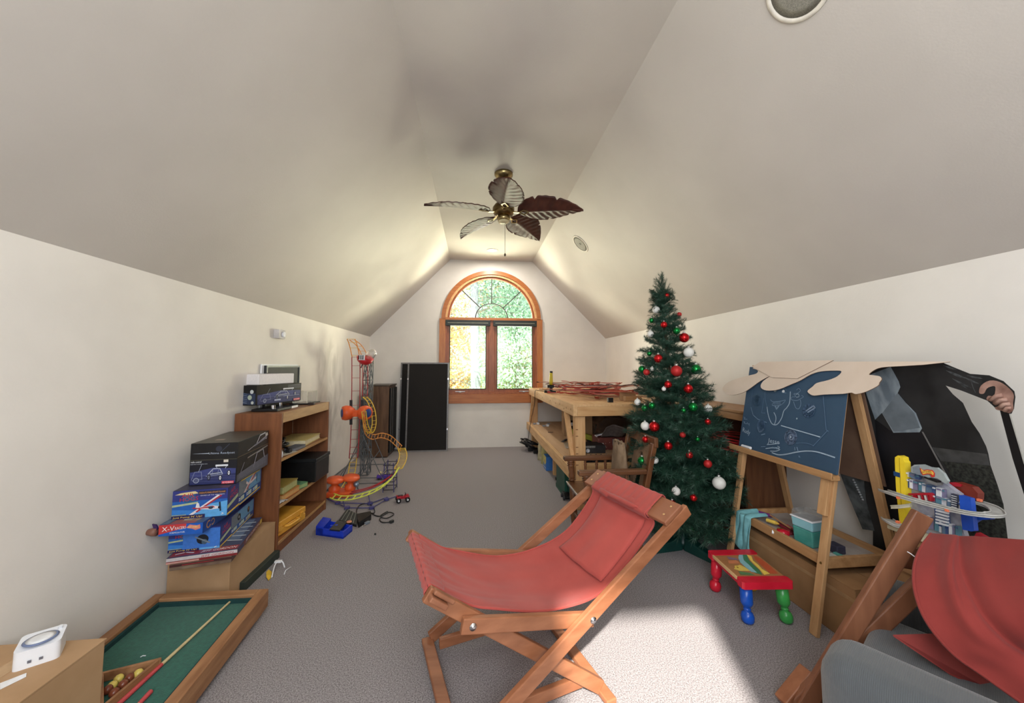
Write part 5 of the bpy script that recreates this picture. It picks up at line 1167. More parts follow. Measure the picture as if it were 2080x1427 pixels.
BAUB = [('red', 276, 145, 12), ('matt red', 338, 238, 11), ('red', 263, 288, 15), ('red', 362, 352, 22), ('red', 235, 454, 20), ('matt red', 324, 515, 25), ('matt red', 177, 521, 15), ('red', 283, 581, 17), ('red', 382, 602, 20), ('red', 215, 788, 23), ('red', 478, 765, 13), ('matt red', 355, 828, 13), ('red', 172, 851, 15), ('red', 284, 883, 18), ('red', 387, 927, 16), ('matt red', 478, 971, 17), ('red', 408, 1137, 15), ('red', 303, 1170, 18),
        ('green', 202, 267, 12), ('green', 325, 318, 16), ('green', 191, 430, 12), ('green', 155, 507, 17), ('green', 420, 507, 22), ('green', 168, 698, 15), ('green', 204, 685, 15), ('green', 406, 692, 20), ('green', 359, 709, 11), ('green', 155, 957, 20), ('green', 428, 850, 10),
        ('white', 224, 215, 17), ('white', 196, 333, 15), ('white', 384, 424, 23), ('white', 133, 668, 15), ('white', 480, 700, 17), ('white', 170, 785, 20), ('white', 217, 952, 17), ('white', 533, 1065, 26), ('white', 322, 1105, 18), ('white', 262, 603, 10), ('white', 205, 505, 10)]
near_of = {}
order_words = ['1']
rows = []
for cn, zx, zy, zr_ in BAUB:
    px_, py_ = 1240 + zx / 2.418, 540 + zy / 2.418; p = tree_hit(px_, py_); dist = (p - CAMP).length; r = zr_ / 2.418 / FPX * dist * .97
    p = p - (p - CAMP).normalized() * r * .3
    side = 'left' if zx < 210 - (200 if zy < 150 else 0) else ('right' if zx > 370 else 'middle')
    rows.append([cn, p, r, side])
seen = {}
for cn, p, r, side in rows:
    key = ('red' if 'red' in cn else cn); seen.setdefault((key, side), []).append(p.z)
ordn = ['highest', 'second highest', 'third from the top', 'fourth from the top', 'fifth from the top', 'sixth from the top', 'seventh from the top', 'eighth from the top', 'ninth from the top', 'tenth from the top', 'eleventh from the top', 'twelfth from the top']
for cn, p, r, side in rows:
    key = ('red' if 'red' in cn else cn); L = sorted(seen[(key, side)], reverse=True); k = L.index(p.z)
    w = {'left': 'left edge', 'right': 'right side', 'middle': 'middle'}[side]
    lab = ('%s %s tree ball, %s %s one on its %s' % ('large' if r > .026 else 'small', key, 'lowest' if k == len(L) - 1 and k else ordn[k], key, w))
    e = thing('christmas_ball', lab, 'ornament', p, '%s balls on the Christmas tree' % key)
    e.scale = (r, r, r)
    for nm, me in (('glass_ball', BALLM[cn]), ('hanging_cap', CAPM), ('hook', HKM)):
        o = bpy.data.objects.new(nm, me); COL.objects.link(o); o.parent = e
p = atz(1404, 1091, .05)
e = thing('christmas_ball', 'green ball fallen onto the green tree stand below the branches', 'ornament', (p.x, p.y - .02, .125)); e.scale = (.032,) * 3
for nm, me in (('glass_ball', BALLM['green']), ('hanging_cap', CAPM)):
    o = bpy.data.objects.new(nm, me); COL.objects.link(o); o.parent = e
# silver star lying under the tree
c = aty(1424, 1066, 2.55)
s5 = thing('silver_star', 'small silver spiky star ornament caught in the lowest branches', 'ornament', c)
for i in range(5):
    a = R(90 + 72 * i); b = Vector((math.cos(a), -.2, math.sin(a)))
    part('star_point', MB().add([c + b * .035, c + Vector((math.cos(a + .63), 0, math.sin(a + .63))) * .012, c + Vector((0, -.01, 0)), c + Vector((math.cos(a - .63), 0, math.sin(a - .63))) * .012, c + Vector((0, .01, 0))], [(0, 1, 2), (0, 2, 3), (0, 4, 1), (0, 3, 4)]), mat('star_silver', (220, 222, 226), .35, metal=.5), s5)
for i in range(6): part('star_tinsel', MB().cyl(c, c + Vector((-.05 - .004 * i, .0, .028 - .011 * i)), .0012, n=5), mat('star_silver', (220, 222, 226)), s5)

# ================================================================== DESK ALONG THE RIGHT WALL
DKW = wood('desk_brown', (112, 72, 44), (90, 54, 32), .5, 'z'); DKT = wood('desk_top_oak', (168, 124, 82), (146, 104, 66), .45, 'y')
dx0, dx1, dy0, dy1, dz = 1.915, 2.235, 2.50, 3.335, .985
dk_ = thing('writing_desk', 'brown kneehole desk with an oak top against the right wall behind the tree', 'desk', (2.07, 2.9, 0))
part('desk_top', MB().box((dx0, dy0, dz - .022), (dx1, dy1, dz)), DKT, dk_, bevel=.003)
part('apron', MB().box((dx0 + .008, dy0 + .01, dz - .075), (dx0 + .03, dy1 - .01, dz - .0225)), DKT, dk_, bevel=.002)
part('end_panel', MB().box((dx0 + .012, dy0 + .012, 0), (dx1, dy0 + .034, dz - .0225)), DKW, dk_)
part('end_panel', MB().box((dx0 + .012, dy1 - .034, 0), (dx1, dy1 - .012, dz - .0225)), DKW, dk_)
part('back_panel', MB().box((dx1 - .02, dy0 + .035, .1), (dx1 - .005, dy1 - .035, dz - .03)), wood('desk_inner', (84, 44, 34), (64, 32, 24), .5, 'y'), dk_)
part('foot_rail', MB().box((dx0 + .03, dy0 + .035, 0), (dx0 + .05, dy1 - .035, .09)), DKW, dk_)
part('inner_shelf', MB().box((dx0 + .05, dy0 + .035, .10), (dx1 - .021, dy1 - .035, .118)), DKW, dk_)
part('inner_shelf', MB().box((dx0 + .03, dy0 + .035, .612), (dx1 - .021, dy1 - .035, .63)), DKW, dk_)
rc_ = thing('red_tube_bundle', 'bundle of thin red plastic hoops lying in the desk kneehole', 'toy hoops', (2.07, 2.86, .631))
RH = mat('hoop_red', (196, 40, 44), .35, (170, 30, 36), 20)
rnd = random.Random(4)
for i in range(13):
    c = Vector((2.07 + rnd.uniform(-.015, .015), 2.80 + rnd.uniform(-.03, .03), (.637 + .0085 * i))); rx, ry = rnd.uniform(.10, .13), rnd.uniform(.18, .24); tl = rnd.uniform(-.08, .08)
    part('hoop', MB().tube([c + Vector((rx * math.cos(a * math.pi / 14), ry * math.sin(a * math.pi / 14), tl * math.cos(a * math.pi / 14) * .3 + .006)) for a in range(28)], .0032, 5, closed=True), RH, rc_)
t = thing('red_edged_board', 'grey board with a thick red edge leaning low beside the desk behind the easel', 'board', (1.85, 2.3, 0))
a, b = atz(1440, 1030, .12), atz(1512, 1068, .10)
rb = (Vector((1.86, 2.47, .14)), Vector((1.80, 2.30, .075)))
part('grey_board', MB().prism([(1.895, 2.70, .13), (1.895, 2.25, .13), (1.895, 2.25, .21), (1.895, 2.70, .24)], (.012, 0, 0)), mat('board_grey', (146, 146, 156), .6), t)
part('red_edge', MB().prism([(1.885, 2.70, .105), (1.885, 2.25, .10), (1.885, 2.25, .13), (1.885, 2.70, .13)], (.03, 0, 0)), RDP, t, bevel=.003)
part('board_foot', MB().box((1.885, 2.26, 0), (1.91, 2.29, .10)), DKW, t)
part('board_foot', MB().box((1.885, 2.66, 0), (1.91, 2.69, .105)), DKW, t)
MB().prism([(1.80, 2.31, .002), (1.80, 2.22, .002), (1.86, 2.25, .05), (1.86, 2.29, .06)], (.003, 0, 0)).build('white_paper_scrap', WHITEP, None, label='white pointed paper scrap on the carpet left of the easel', cat='paper')

# ================================================================== CHILD EASEL
EZ = wood('easel_beech', (196, 156, 112), (172, 130, 88), .5, 'z'); EY = wood('easel_beech_rail', (188, 146, 102), (164, 122, 80), .5, 'y')
EX0, EYR, EYL, SL, APX = 1.655, 1.745, 2.365, .20, 1.925       # x of front feet, y of right/left leg, slope, x of the apex
def efr(y, z, off=0): return Vector((EX0 + SL * z + off, y, z))
AZ_ = (APX - EX0) / SL
def ebk(y, z, off=0): return Vector((APX + (AZ_ - z) * SL * .95 + off, y, z))
es = thing('easel', 'double-sided wooden child easel with a blue chalkboard and a low tray', 'easel', (1.85, 2.05, 0))
for y in (EYR, EYL):
    part('leg', MB().beam(efr(y, 0, 0), efr(y, 1.31, 0), .042, .020, (1, 0, 0)), EZ, es, bevel=.002)
    part('upper_cleat', MB().beam(efr(y + (.012 if y == EYR else -.012), .56, -.0205), efr(y + (.012 if y == EYR else -.012), .735, -.0205), .045, .020, (1, 0, 0)), EZ, es, bevel=.002)
    part('leg', MB().beam(ebk(y, 0), ebk(y, 1.30), .042, .020, (1, 0, 0)), EZ, es, bevel=.002)
    part('side_rail', MB().beam(efr(y, .335, .012) , ebk(y, .335, -.012), .02, .05, (0, 0, 1)), EY, es, bevel=.002)
    part('bolt', MB().cyl(efr(y, .335, -.012), efr(y, .335, -.006), .006, n=10), BRASS, es)
part('blue_chalkboard', MB().add([efr(EYR - .03, .765, -.016), efr(EYL + .035, .765, -.016), efr(EYL + .035, 1.30, -.016), efr(EYR - .03, 1.30, -.016), efr(EYR - .03, .765, -.004), efr(EYL + .035, .765, -.004), efr(EYL + .035, 1.30, -.004), efr(EYR - .03, 1.30, -.004)], [(0, 1, 2, 3)[::-1], (4, 5, 6, 7), (0, 1, 5, 4), (1, 2, 6, 5), (2, 3, 7, 6), (3, 0, 4, 7)]), mat('chalkboard_blue', (56, 82, 106), .75, (46, 70, 94), 3, mixpos=(.3, .7)), es)
part('brown_back_board', MB().add([ebk(EYR - .03, .70, .012), ebk(EYL + .03, .70, .012), ebk(EYL + .03, 1.29, .012), ebk(EYR - .03, 1.29, .012), ebk(EYR - .03, .70, .02), ebk(EYL + .03, .70, .02), ebk(EYL + .03, 1.29, .02), ebk(EYR - .03, 1.29, .02)], [(0, 1, 2, 3), (4, 5, 6, 7)[::-1], (0, 1, 5, 4)[::-1], (1, 2, 6, 5)[::-1], (2, 3, 7, 6)[::-1], (3, 0, 4, 7)[::-1]]), mat('hardboard_brown', (106, 82, 66), .7, (94, 70, 56), 6), es)
part('chalk_ledge', MB().beam(efr(EYR - .045, .752, -.03), efr(EYL + .075, .752, -.03), .045, .022, (0, 0, 1)), EY, es, bevel=.002)
part('ledge_lip', MB().beam(efr(EYR - .045, .762, -.052), efr(EYL + .075, .762, -.052), .008, .03, (0, 0, 1)), EY, es, bevel=.002)
tz_ = .335
part('tray_rail', MB().beam((EX0 + SL * tz_ + .022, EYR + .012, tz_), (EX0 + SL * tz_ + .022, EYL - .012, tz_), .02, .05, (0, 0, 1)), EY, es, bevel=.002)
part('tray_rail', MB().beam(ebk(EYR + .012, tz_, -.022), ebk(EYL - .012, tz_, -.022), .02, .05, (0, 0, 1)), EY, es, bevel=.002)
part('tray_panel', MB().box((EX0 + SL * tz_ + .033, EYR + .012, tz_ - .012), (ebk(0, tz_).x - .033, EYL - .012, tz_ - .004)), mat('tray_white', (176, 170, 166), .6, (150, 140, 134), 8), es)
dc = Decal(efr(EYL + .035, .765, -.0165), Vector((0, -(EYL - EYR + .065), 0)), Vector((SL * .535, 0, .535)), (-1, 0, SL))
C1, C2, C3, C4 = (168, 188, 206), (118, 144, 170), (86, 114, 144), (66, 96, 126)
def zz(x, y):   # from the zoomed crop of the board to board fractions
    # board corners in that crop: left edge x from 115 (y=290) to 10 (y=1150); right edge 1715 (320) to 1640 (1427)
    yl = 1165 + (x - 10) * .19; l = 128 - (y - 60) * .108; r = 1722 - (y - 320) * .075
    top = -80 + (x - 130) * .0; f = (x - l) / (r - l)
    yb_, yt_ = 1165 + f * 320, -55 - f * 15
    return f, (yb_ - y) / (yb_ - yt_)
def flush(nm):
    dc.build(es, nm); dc.mb = MB()
def chalk(pts, w, c): dc.line([zz(*p_) for p_ in pts], w, c)
def zpath(pts, k=6): return [(p_.x, p_.y) for p_ in smooth_path([(x, y, 0) for x, y in pts], k)]
chalk(zpath([(545, 560), (580, 690), (640, 800), (700, 830), (760, 810), (820, 720), (850, 615), (900, 560), (940, 480), (945, 320)]), .010, C1)
chalk(zpath([(545, 560), (500, 430), (490, 330)]), .007, C3); chalk(zpath([(680, 645), (715, 700), (720, 760), (700, 825)]), .010, C1)
flush('chalk_mark'); chalk([(475, 430), (450, 655), (520, 655)], .006, C3)
chalk(zpath([(605, 450), (650, 480), (730, 475), (800, 465), (870, 450), (830, 500), (780, 530), (700, 540), (640, 530), (660, 500)]), .008, C2)
for i in range(6): chalk([(670 + 22 * i, 480), (675 + 22 * i, 520)], .006, C2)
flush('chalk_mark')
chalk([(700, 545), (725, 590), (760, 545)], .016, C2); dc.disc(*zz(683, 298), .022, (150, 160, 160)); dc.disc(*zz(830, 318), .018, (214, 220, 222)); chalk(zpath([(790, 275), (850, 270), (885, 300)]), .006, C3); chalk([(810, 335), (880, 340)], .006, C2)
flush('chalk_face')
chalk(zpath([(1050, 290), (1080, 265), (1110, 300), (1060, 340), (1010, 350), (1040, 390), (980, 400), (975, 440), (1060, 450), (1120, 420), (1160, 390), (1130, 370)]), .006, C2)
chalk(zpath([(1010, 470), (1050, 560), (1100, 570), (1125, 500), (1115, 440)]), .007, C2); chalk(zpath([(1040, 360), (1080, 350), (1090, 390), (1050, 400)]), .006, C1)
chalk([(232, 575), (285, 690), (380, 750), (560, 800)], .007, C2); chalk([(240, 300), (225, 560)], .005, C4)
flush('chalk_line')
chalk([(825, 838), (1420, 970)], .010, C1); chalk([(1510, 880), (1330, 1110)], .007, C3); chalk([(1445, 370), (1500, 860), (1530, 880)], .007, C3); chalk(zpath([(1080, 1085), (1230, 1075), (1330, 1100)]), .006, C3)
flush('chalk_line')
chalk(zpath([(690, 1250), (800, 1275), (920, 1262), (1100, 1215), (1250, 1188), (1400, 1190), (1620, 1242)]), .012, C1)
flush('chalk_lines')
def smudge(cx_, cy_, rx, ry, c, n, w=.012, seed=1):
    rn = random.Random(seed); pts = []
    for i in range(n * 10):
        a = i * .63; q = .55 + .45 * math.sin(i * .17 + seed); pts.append((cx_ + rx * q * math.cos(a), cy_ + ry * q * math.sin(a)))
    chalk(pts, w, c)
flush('chalk_mark')
smudge(990, 1000, 92, 108, (98, 118, 146), 5, .022, 1); smudge(990, 1000, 80, 95, (126, 140, 164), 2, .010, 3); dc.disc(*zz(990, 1000), .010, C1)
flush('chalk_mark')
smudge(465, 850, 75, 90, (72, 98, 128), 4, .020, 2); chalk(zpath([(400, 880), (430, 940), (480, 935), (510, 900)]), .016, (110, 134, 160));flush('chalk_mark'); smudge(345, 460, 60, 80, (58, 86, 112), 3, .022, 4);flush('chalk_mark'); smudge(1250, 600, 80, 95, (66, 92, 122), 4, .022, 5); chalk([(1215, 600), (1320, 520), (1340, 550), (1240, 620)], .014, (120, 140, 164))
flush('chalk_mark')
dc.disc(*zz(1078, 722), .009, (156, 176, 186)); chalk([(480, 990), (545, 975)], .010, C2); dc.disc(*zz(1110, 1160), .001, C1)
flush('chalk_mark')
chalk([(1065, 1150), (1072, 1190)], .007, C2); chalk([(1100, 1145), (1118, 1195)], .009, C2); chalk([(1130, 1270), (1140, 1290)], .006, C2); chalk([(1145, 1270), (1155, 1290)], .006, C2)
flush('chalk_smudges')
# handwriting: short scribbled words
chalk([(95, 725), (130, 735), (105, 755), (175, 758)], .006, C2); chalk([(100, 795), (130, 800), (110, 815), (165, 830), (185, 810), (200, 835), (230, 825), (225, 860)], .006, C2)
flush('chalk_writing'); fx0, fy0 = zz(85, 945); dc.text('Rudy', fx0, fy0, .105, .055, C1, .03, -.02)
flush('chalk_writing'); fx0, fy0 = zz(615, 1100); dc.text('Jesse', fx0, fy0, .12, .05, C1, .02, .01); chalk([(600, 1135), (700, 1125), (820, 1105)], .007, C1); chalk([(490, 1170), (570, 1165)], .006, C2); chalk([(580, 1195), (680, 1180), (800, 1175)], .008, C1)
flush('chalk_writing'); fx0, fy0 = zz(690, 1190); dc.text('was', fx0, fy0, .085, .035, C2, .02, .01); chalk(zpath([(790, 1150), (825, 1165), (800, 1185), (830, 1200), (760, 1225), (670, 1228)]), .009, C1)
flush('chalk_writing')
MB().cyl(efr(2.345, .779, -.034), efr(2.27, .779, -.034), .009, n=10).build('chalk_stick', WHITEP, None, label='white stick of chalk on the easel ledge', cat='chalk')
# things in the easel tray
tt = tz_ - .003
CL = mat('aqua_cloth', (126, 186, 192), .9, (108, 166, 174), 30, .15, 120)
def clothf(u, v):
    # u along the rail (y), v from the back of the tray over the front rail and down
    y = 2.335 - .115 * u - .03 * v * (u - .5); fx_ = EX0 + SL * tz_ + .011
    s_ = v * .34
    w = .012 * noise.noise(Vector((u * 5, v * 3, 1.3))) + .009 * math.sin(u * 9 + v * 3)
    if s_ < .10: return Vector((fx_ + .115 - s_ - .01, y, tz_ + .034 + w * .8 + .03 * math.sin(s_ * 30) * u * 0))
    return Vector((fx_ - .004 - .012 - abs(w) - .02 * (s_ - .1) * 2, y + .03 * (s_ - .1), tz_ + .030 - (s_ - .10) * (1.0 - .28 * abs(u - .55))))
MB().grid(clothf, 26, 34).build('aqua_cloth', CL, None, label='aqua blue cloth draped over the front rail of the easel tray', cat='cloth', solid=.005, sub=1)
tb = thing('plastic_tub', 'clear plastic tub of teal paint water with a white lid rim on the easel tray', 'tub', (1.80, 1.93, tt))
M = Matrix.Translation((1.845, 1.94, tt)) @ Matrix.Rotation(R(8), 4, 'Z')
def tapered(z0, z1, w0, w1, l0, l1): return MB().add([M @ Vector(p_) for p_ in ((-w0, -l0, z0), (w0, -l0, z0), (w0, l0, z0), (-w0, l0, z0), (-w1, -l1, z1), (w1, -l1, z1), (w1, l1, z1), (-w1, l1, z1))], [(3, 2, 1, 0), (4, 5, 6, 7), (0, 1, 5, 4), (1, 2, 6, 5), (2, 3, 7, 6), (3, 0, 4, 7)])
part('paint_water', tapered(.0, .085, .048, .051, .052, .056), mat('teal_liquid', (86, 158, 150), .25, (60, 136, 126), 8), tb, bevel=.006)
part('upper_film', tapered(.0855, .135, .051, .054, .056, .060), mat('aqua_film', (146, 196, 206), .3, (130, 182, 194), 8), tb, bevel=.006)
part('tub_rim', tapered(.135, .142, .057, .057, .063, .063), WHITEP, tb, bevel=.002)
part('tub_lid', tapered(.142, .178, .053, .051, .059, .057), CLEARP, tb, bevel=.008)
rp_ = thing('red_paint_pot', 'round glossy red pot beside the plastic tub on the easel tray', 'pot', (1.78, 2.04, tt))
part('pot_body', MB().lathe([(.0005, 0), (.028, 0), (.032, .02), (.03, .034), (.0005, .036)], (1.775, 2.04, tt), n=20), mat('gloss_red', (196, 26, 48), .12), rp_)
part('pot_cap', MB().cyl((1.745, 2.065, tt + .01), (1.735, 2.075, tt + .012), .012), WHITEP, rp_)
for lab, c1, c2_, p0, p1 in (('purple crayon sticking out behind the aqua cloth', (122, 52, 132), (80, 30, 90), (1.84, 2.30, tt + .03), (1.86, 2.20, tt + .04)), ('yellow crayon behind the aqua cloth on the tray', (236, 200, 90), (200, 160, 60), (1.81, 2.20, tt + .024), (1.83, 2.13, tt + .028)),
                       ('dark red marker lying across the easel tray', (140, 40, 56), (90, 20, 30), (1.86, 2.17, tt + .012), (1.84, 2.02, tt + .014)), ('pink marker lying behind the red pot on the tray', (200, 90, 110), (150, 60, 80), (1.89, 2.14, tt + .01), (1.86, 1.99, tt + .01)),
                       ('thin wooden brush lying across the red markers', (176, 130, 90), (90, 60, 40), (1.85, 2.22, tt + .045), (1.83, 1.99, tt + .030))):
    t = thing('crayon' if 'crayon' in lab else ('marker' if 'marker' in lab else 'paint_brush'), lab, 'crayon' if 'crayon' in lab else ('marker' if 'marker' in lab else 'brush'), p0)
    a, b = Vector(p0), Vector(p1); r_b = .005 if 'brush' in lab else .011
    part('barrel', MB().cyl(a, a.lerp(b, .75), r_b, n=10), flat(c1), t); part('tip', MB().cyl(a.lerp(b, .75), b, r_b, r_b * .3, n=10), flat(c2_), t)
rcube('red_cloth_pad', (1.84, 2.08, tt), .07, .07, .012, 12, mat('dull_red', (150, 56, 64), .8), .003, label='dull red pad under the markers on the easel tray', cat='pad')
rcube('chalk_eraser', (1.90, 1.845, tt), .05, .065, .04, 0, mat('felt_dark', (58, 56, 74), .9, (48, 46, 62), 30), .004, label='dark grey felt eraser on the right part of the easel tray', cat='eraser')
rcube('paint_paper', (1.80, 1.79, tt), .09, .05, .012, 0, flat((206, 208, 200)), .002, label='white paint-stained paper at the right end of the easel tray', cat='paper')
rcube('teal_paint_set', (1.862, 1.79, tt), .02, .05, .016, 6, flat((90, 160, 150)), .002, label='narrow teal paint strip behind the white paper on the tray', cat='paint set')

# ================================================================== CARDBOARD CUT-OUT DRAPED OVER THE EASEL
FZ_ = 1.322; FXL = 1.99; yA = atx(1540, 737, FXL).y; yB = atx(1932, 735, FXL).y
co = thing('folded_cutout', 'life-size cardboard cut-out of a headless person in a black coat, folded over the easel', 'cardboard cut-out', (1.95, 1.9, 0))
F0 = Vector((FXL, 0, FZ_)); BN = Vector((FZ_, 0, (2.232 - FXL))).normalized()          # back sheet: fold line down to the foot of the wall
FN = Vector((-1, 0, .28)).normalized()                                               # front flap plane
F1 = Vector((1.905, 0, FZ_))
def bp_(zx, zy): return atplane(1700 + zx / 3.397, 700 + zy / 3.397, F0, BN)
def fp_(zx, zy): return atplane(1420 + zx / 3.398, 700 + zy / 3.398, F1 , Vector((-1, 0, .30)).normalized())
FLAPC = mat('flap_card', (216, 200, 184), .8, (210, 193, 176), 6)
outline = [(375, 165), (410, 178), (400, 200), (340, 215), (250, 240), (190, 270), (168, 305), (185, 335), (240, 348), (310, 330), (360, 300), (430, 250), (500, 215), (450, 250), (430, 285), (445, 308), (490, 318), (560, 308), (640, 275), (700, 250), (780, 205), (850, 185), (940, 180), (990, 185), (960, 220), (900, 245), (820, 265), (790, 290), (755, 320), (770, 340), (800, 352), (870, 345), (1000, 340), (1060, 332), (1090, 342), (1160, 325), (1240, 285), (1252, 262), (1268, 240), (1255, 220), (1210, 212), (1180, 207), (1210, 180), (1270, 158), (1427, 148), (1560, 140), (1735, 121), (1735, 119), (1427, 118), (430, 118)]
pts2 = [fp_(p_.x, p_.y) for p_ in smooth_path([(x, y, 0) for x, y in outline[:46]], 3)] + [fp_(*p_) for p_ in outline[46:]]
tk = Vector((-1, 0, .30)).normalized() * .004
part('front_flap', MB().prism([p_ + tk * .5 - Vector((.0, 0, 0)) for p_ in pts2], tk, FLAPC, mat('flap_edge', (120, 92, 70), .8)), None, co, label='plain beige back of the folded-over upper part')
part('fold_top', MB().add([fp_(430, 118) , fp_(1735, 119), bp_(790, 117), bp_(-390, 124)], [(0, 1, 2, 3)]), FLAPC, co, solid=.003)
part('second_flap', MB().prism([fp_(*p_) + tk * 1.8 for p_ in ((375, 155), (430, 121), (940, 110), (690, 236), (516, 229))], tk, FLAPC, mat('flap_edge', (120, 92, 70))), None, co)
FG = lambda m_, pts, off: MB().prism([bp_(*p_) - BN * off for p_ in pts], -BN * .0012, m_)
coat = [(0, 119), (715, 116), (820, 160), (920, 200), (1050, 210), (1150, 250), (1225, 320), (1232, 360), (1222, 440), (1205, 475), (1160, 470), (1100, 440), (1040, 385), (950, 350), (860, 315), (750, 280), (800, 340), (870, 400), (930, 530), (985, 610), (1030, 700), (1045, 750), (1060, 830), (1110, 970), (1150, 1100), (1178, 1330), (1186, 1480), (250, 1480), (250, 1280), (200, 1080), (182, 860), (0, 850)]
BLKC = mat('coat_black', (50, 50, 51), .6, (26, 26, 27), 5, detail=8)
part('black_coat', FG(BLKC, coat, 0), None, co)
part('grey_hem_band', FG(mat('hem_grey', (74, 74, 74), .6, (56, 56, 56), 30), [(660, 705), (1038, 752), (1058, 832), (720, 800)], .0015), None, co)
part('rough_skirt', FG(mat('skirt_speckle', (58, 60, 54), .8, (20, 20, 18), 90, detail=6), [(735, 803), (1058, 833), (1108, 970), (1150, 1100), (1176, 1330), (1180, 1470), (960, 1470), (840, 1000)], .0013), None, co)
part('trousers', FG(mat('trouser_black', (26, 25, 30), .6, (16, 15, 18), 6), [(265, 512), (390, 604), (590, 598), (640, 690), (750, 890), (870, 1200), (900, 1470), (330, 1470), (300, 900)], .0017), None, co)
part('coat_piping', FG(mat('piping_grey', (120, 118, 116), .6), [(590, 598), (600, 598), (760, 890), (748, 890)], .0032), None, co)
SHT = mat('shirt_print', (150, 162, 170), .6, (104, 116, 126), 9, stretch=(1, 2.5, 1), detail=6)
part('shirt', FG(SHT, [(232, 205), (375, 150), (430, 250), (442, 290), (420, 340), (500, 420), (550, 470), (592, 575), (575, 602), (395, 605), (315, 468), (268, 515), (205, 330)], .0033), None, co)
part('shirt_shadow_fold', FG(mat('shirt_fold', (112, 122, 130), .6, (92, 102, 110), 12), [(320, 470), (425, 330), (540, 470), (580, 570), (400, 596)], .0049), None, co)
JN = mat('jean_print', (92, 98, 100), .6, (40, 44, 46), 16, detail=7)
part('jeans_leg', FG(JN, [(15, 838), (120, 858), (185, 905), (205, 1080), (262, 1282), (180, 1270), (90, 1060), (30, 900)], .0018), None, co)
ch_ = MB()
for i in range(9): ch_.ball(bp_(120 + 8 * i, 930 + 17 * i) - BN * .005, .006, 8)
part('printed_chain', ch_, mat('chain_print', (150, 154, 156), .4), co)
SKIN = mat('skin_print', (178, 142, 128), .6, (104, 70, 60), 14, detail=6)
hand = [(988, 330), (1000, 280), (1060, 245), (1130, 255), (1195, 300), (1226, 345), (1220, 400), (1222, 445), (1195, 470), (1160, 455), (1110, 447), (1098, 430), (1130, 415), (1090, 395), (1040, 378), (1050, 350), (1090, 350), (1100, 290), (1075, 285), (1040, 300), (1020, 335)]
part('hand', FG(SKIN, [(p_.x, p_.y) for p_ in smooth_path([(x, y, 0) for x, y in hand], 3, True)], .0033), None, co, label='printed hand closed on a cane')
for i, (a, b) in enumerate((((1070, 380), (1150, 345)), ((1100, 405), (1185, 375)), ((1130, 432), (1205, 405)), ((1165, 455), (1212, 435)))):
    part('printed_finger', MB().tube([bp_(*a) - BN * .0055, bp_((a[0] + b[0]) / 2, (a[1] + b[1]) / 2 - 12) - BN * .006, bp_(*b) - BN * .0055], .0075, 8), mat('finger_print', (190, 156, 142), .6, (150, 112, 98), 30), co)
part('sleeve_cuff', FG(mat('cuff_dark', (30, 32, 32), .6), [(1000, 215), (1055, 210), (1150, 252), (1225, 318), (1230, 350), (1190, 300), (1130, 258), (1060, 247), (1005, 280)], .0016), None, co)
for a, b, w_ in (((755, 175), (900, 232), 13), ((800, 232), (930, 296), 10), ((880, 222), (985, 268), 9), ((735, 140), (835, 172), 8), ((900, 210), (1010, 232), 8), ((850, 262), (900, 300), 7), ((930, 250), (960, 330), 6)):
    dx_, dy_ = b[0] - a[0], b[1] - a[1]; l_ = math.hypot(dx_, dy_); nx_, ny_ = -dy_ / l_, dx_ / l_
    up_pts = [(a[0] + dx_ * t_ / 8 + nx_ * w_ * (math.sin(math.pi * t_ / 8) * .9 + .0), a[1] + dy_ * t_ / 8 + ny_ * w_ * math.sin(math.pi * t_ / 8) * .9) for t_ in range(9)]
    dn_pts = [(a[0] + dx_ * t_ / 8 + nx_ * w_ * .25 * math.sin(math.pi * t_ / 8), a[1] + dy_ * t_ / 8 - ny_ * w_ * .5 * math.sin(math.pi * t_ / 8)) for t_ in range(7, 0, -1)]
    part('sleeve_highlight', FG(mat('fold_print', (88, 92, 94), .6, (50, 52, 54), 60), up_pts + dn_pts, .0018), None, co)
part('cane', FG(mat('cane_black', (22, 22, 24), .4), [(1128, 450), (1195, 475), (1260, 700), (1420, 1250), (1370, 1270), (1215, 780)], .0015), None, co, label='black printed cane with a pale edge')
part('cane_edge', FG(flat((190, 190, 184)), [(1195, 475), (1206, 475), (1272, 700), (1430, 1250), (1420, 1250), (1262, 700)], .0034), None, co)

# ================================================================== TOY GARAGE
gx = 1.92
def gp(zx, zy, x=gx): return atx(1780 + zx / 6.796, 900 + zy / 6.796, x)
hb = thing('supporting_carton', 'brown carton carrying the toy garage between the armchair and the right wall', 'box', (1.97, 1.42, 0))
gbase = .565
part('carton_body', MB().box((1.89, 1.31, .40), (2.05, 1.55, gbase)), CARDK, hb, bevel=.003)
part('carton_lower', MB().box((1.90, 1.32, 0), (2.06, 1.56, .3995)), CARDK, hb, bevel=.003)
ga = thing('toy_garage', 'multi-storey toy car garage with a yellow tower, blue column and silver ramps', 'toy garage', (1.72, 1.2, gbase + .001))
b0 = gbase + .001
def gq(name, pts, th, m_, x=gx, **k): return part(name, MB().prism([gp(a, b, x) for a, b in pts], (th, 0, 0)), m_, ga, **k)
GY = mat('tower_yellow', (242, 214, 56), .35, (232, 200, 44), 12)
part('yellow_tower', MB().prism([gp(255, 240), gp(258, 190), gp(300, 165), gp(365, 195), gp(372, 240), gp(392, 260), gp(405, 700), gp(390, 1000), gp(385, 1240), gp(335, 1240), gp(300, 900), gp(270, 600)], (.03, 0, 0)), GY, ga, bevel=.003)
part('tower_groove', MB().prism([gp(312, 200, gx - .001), gp(322, 202, gx - .001), gp(350, 900, gx - .001), gp(340, 900, gx - .001)], (.002, 0, 0)), mat('yellow_dark', (196, 168, 40), .4), ga)
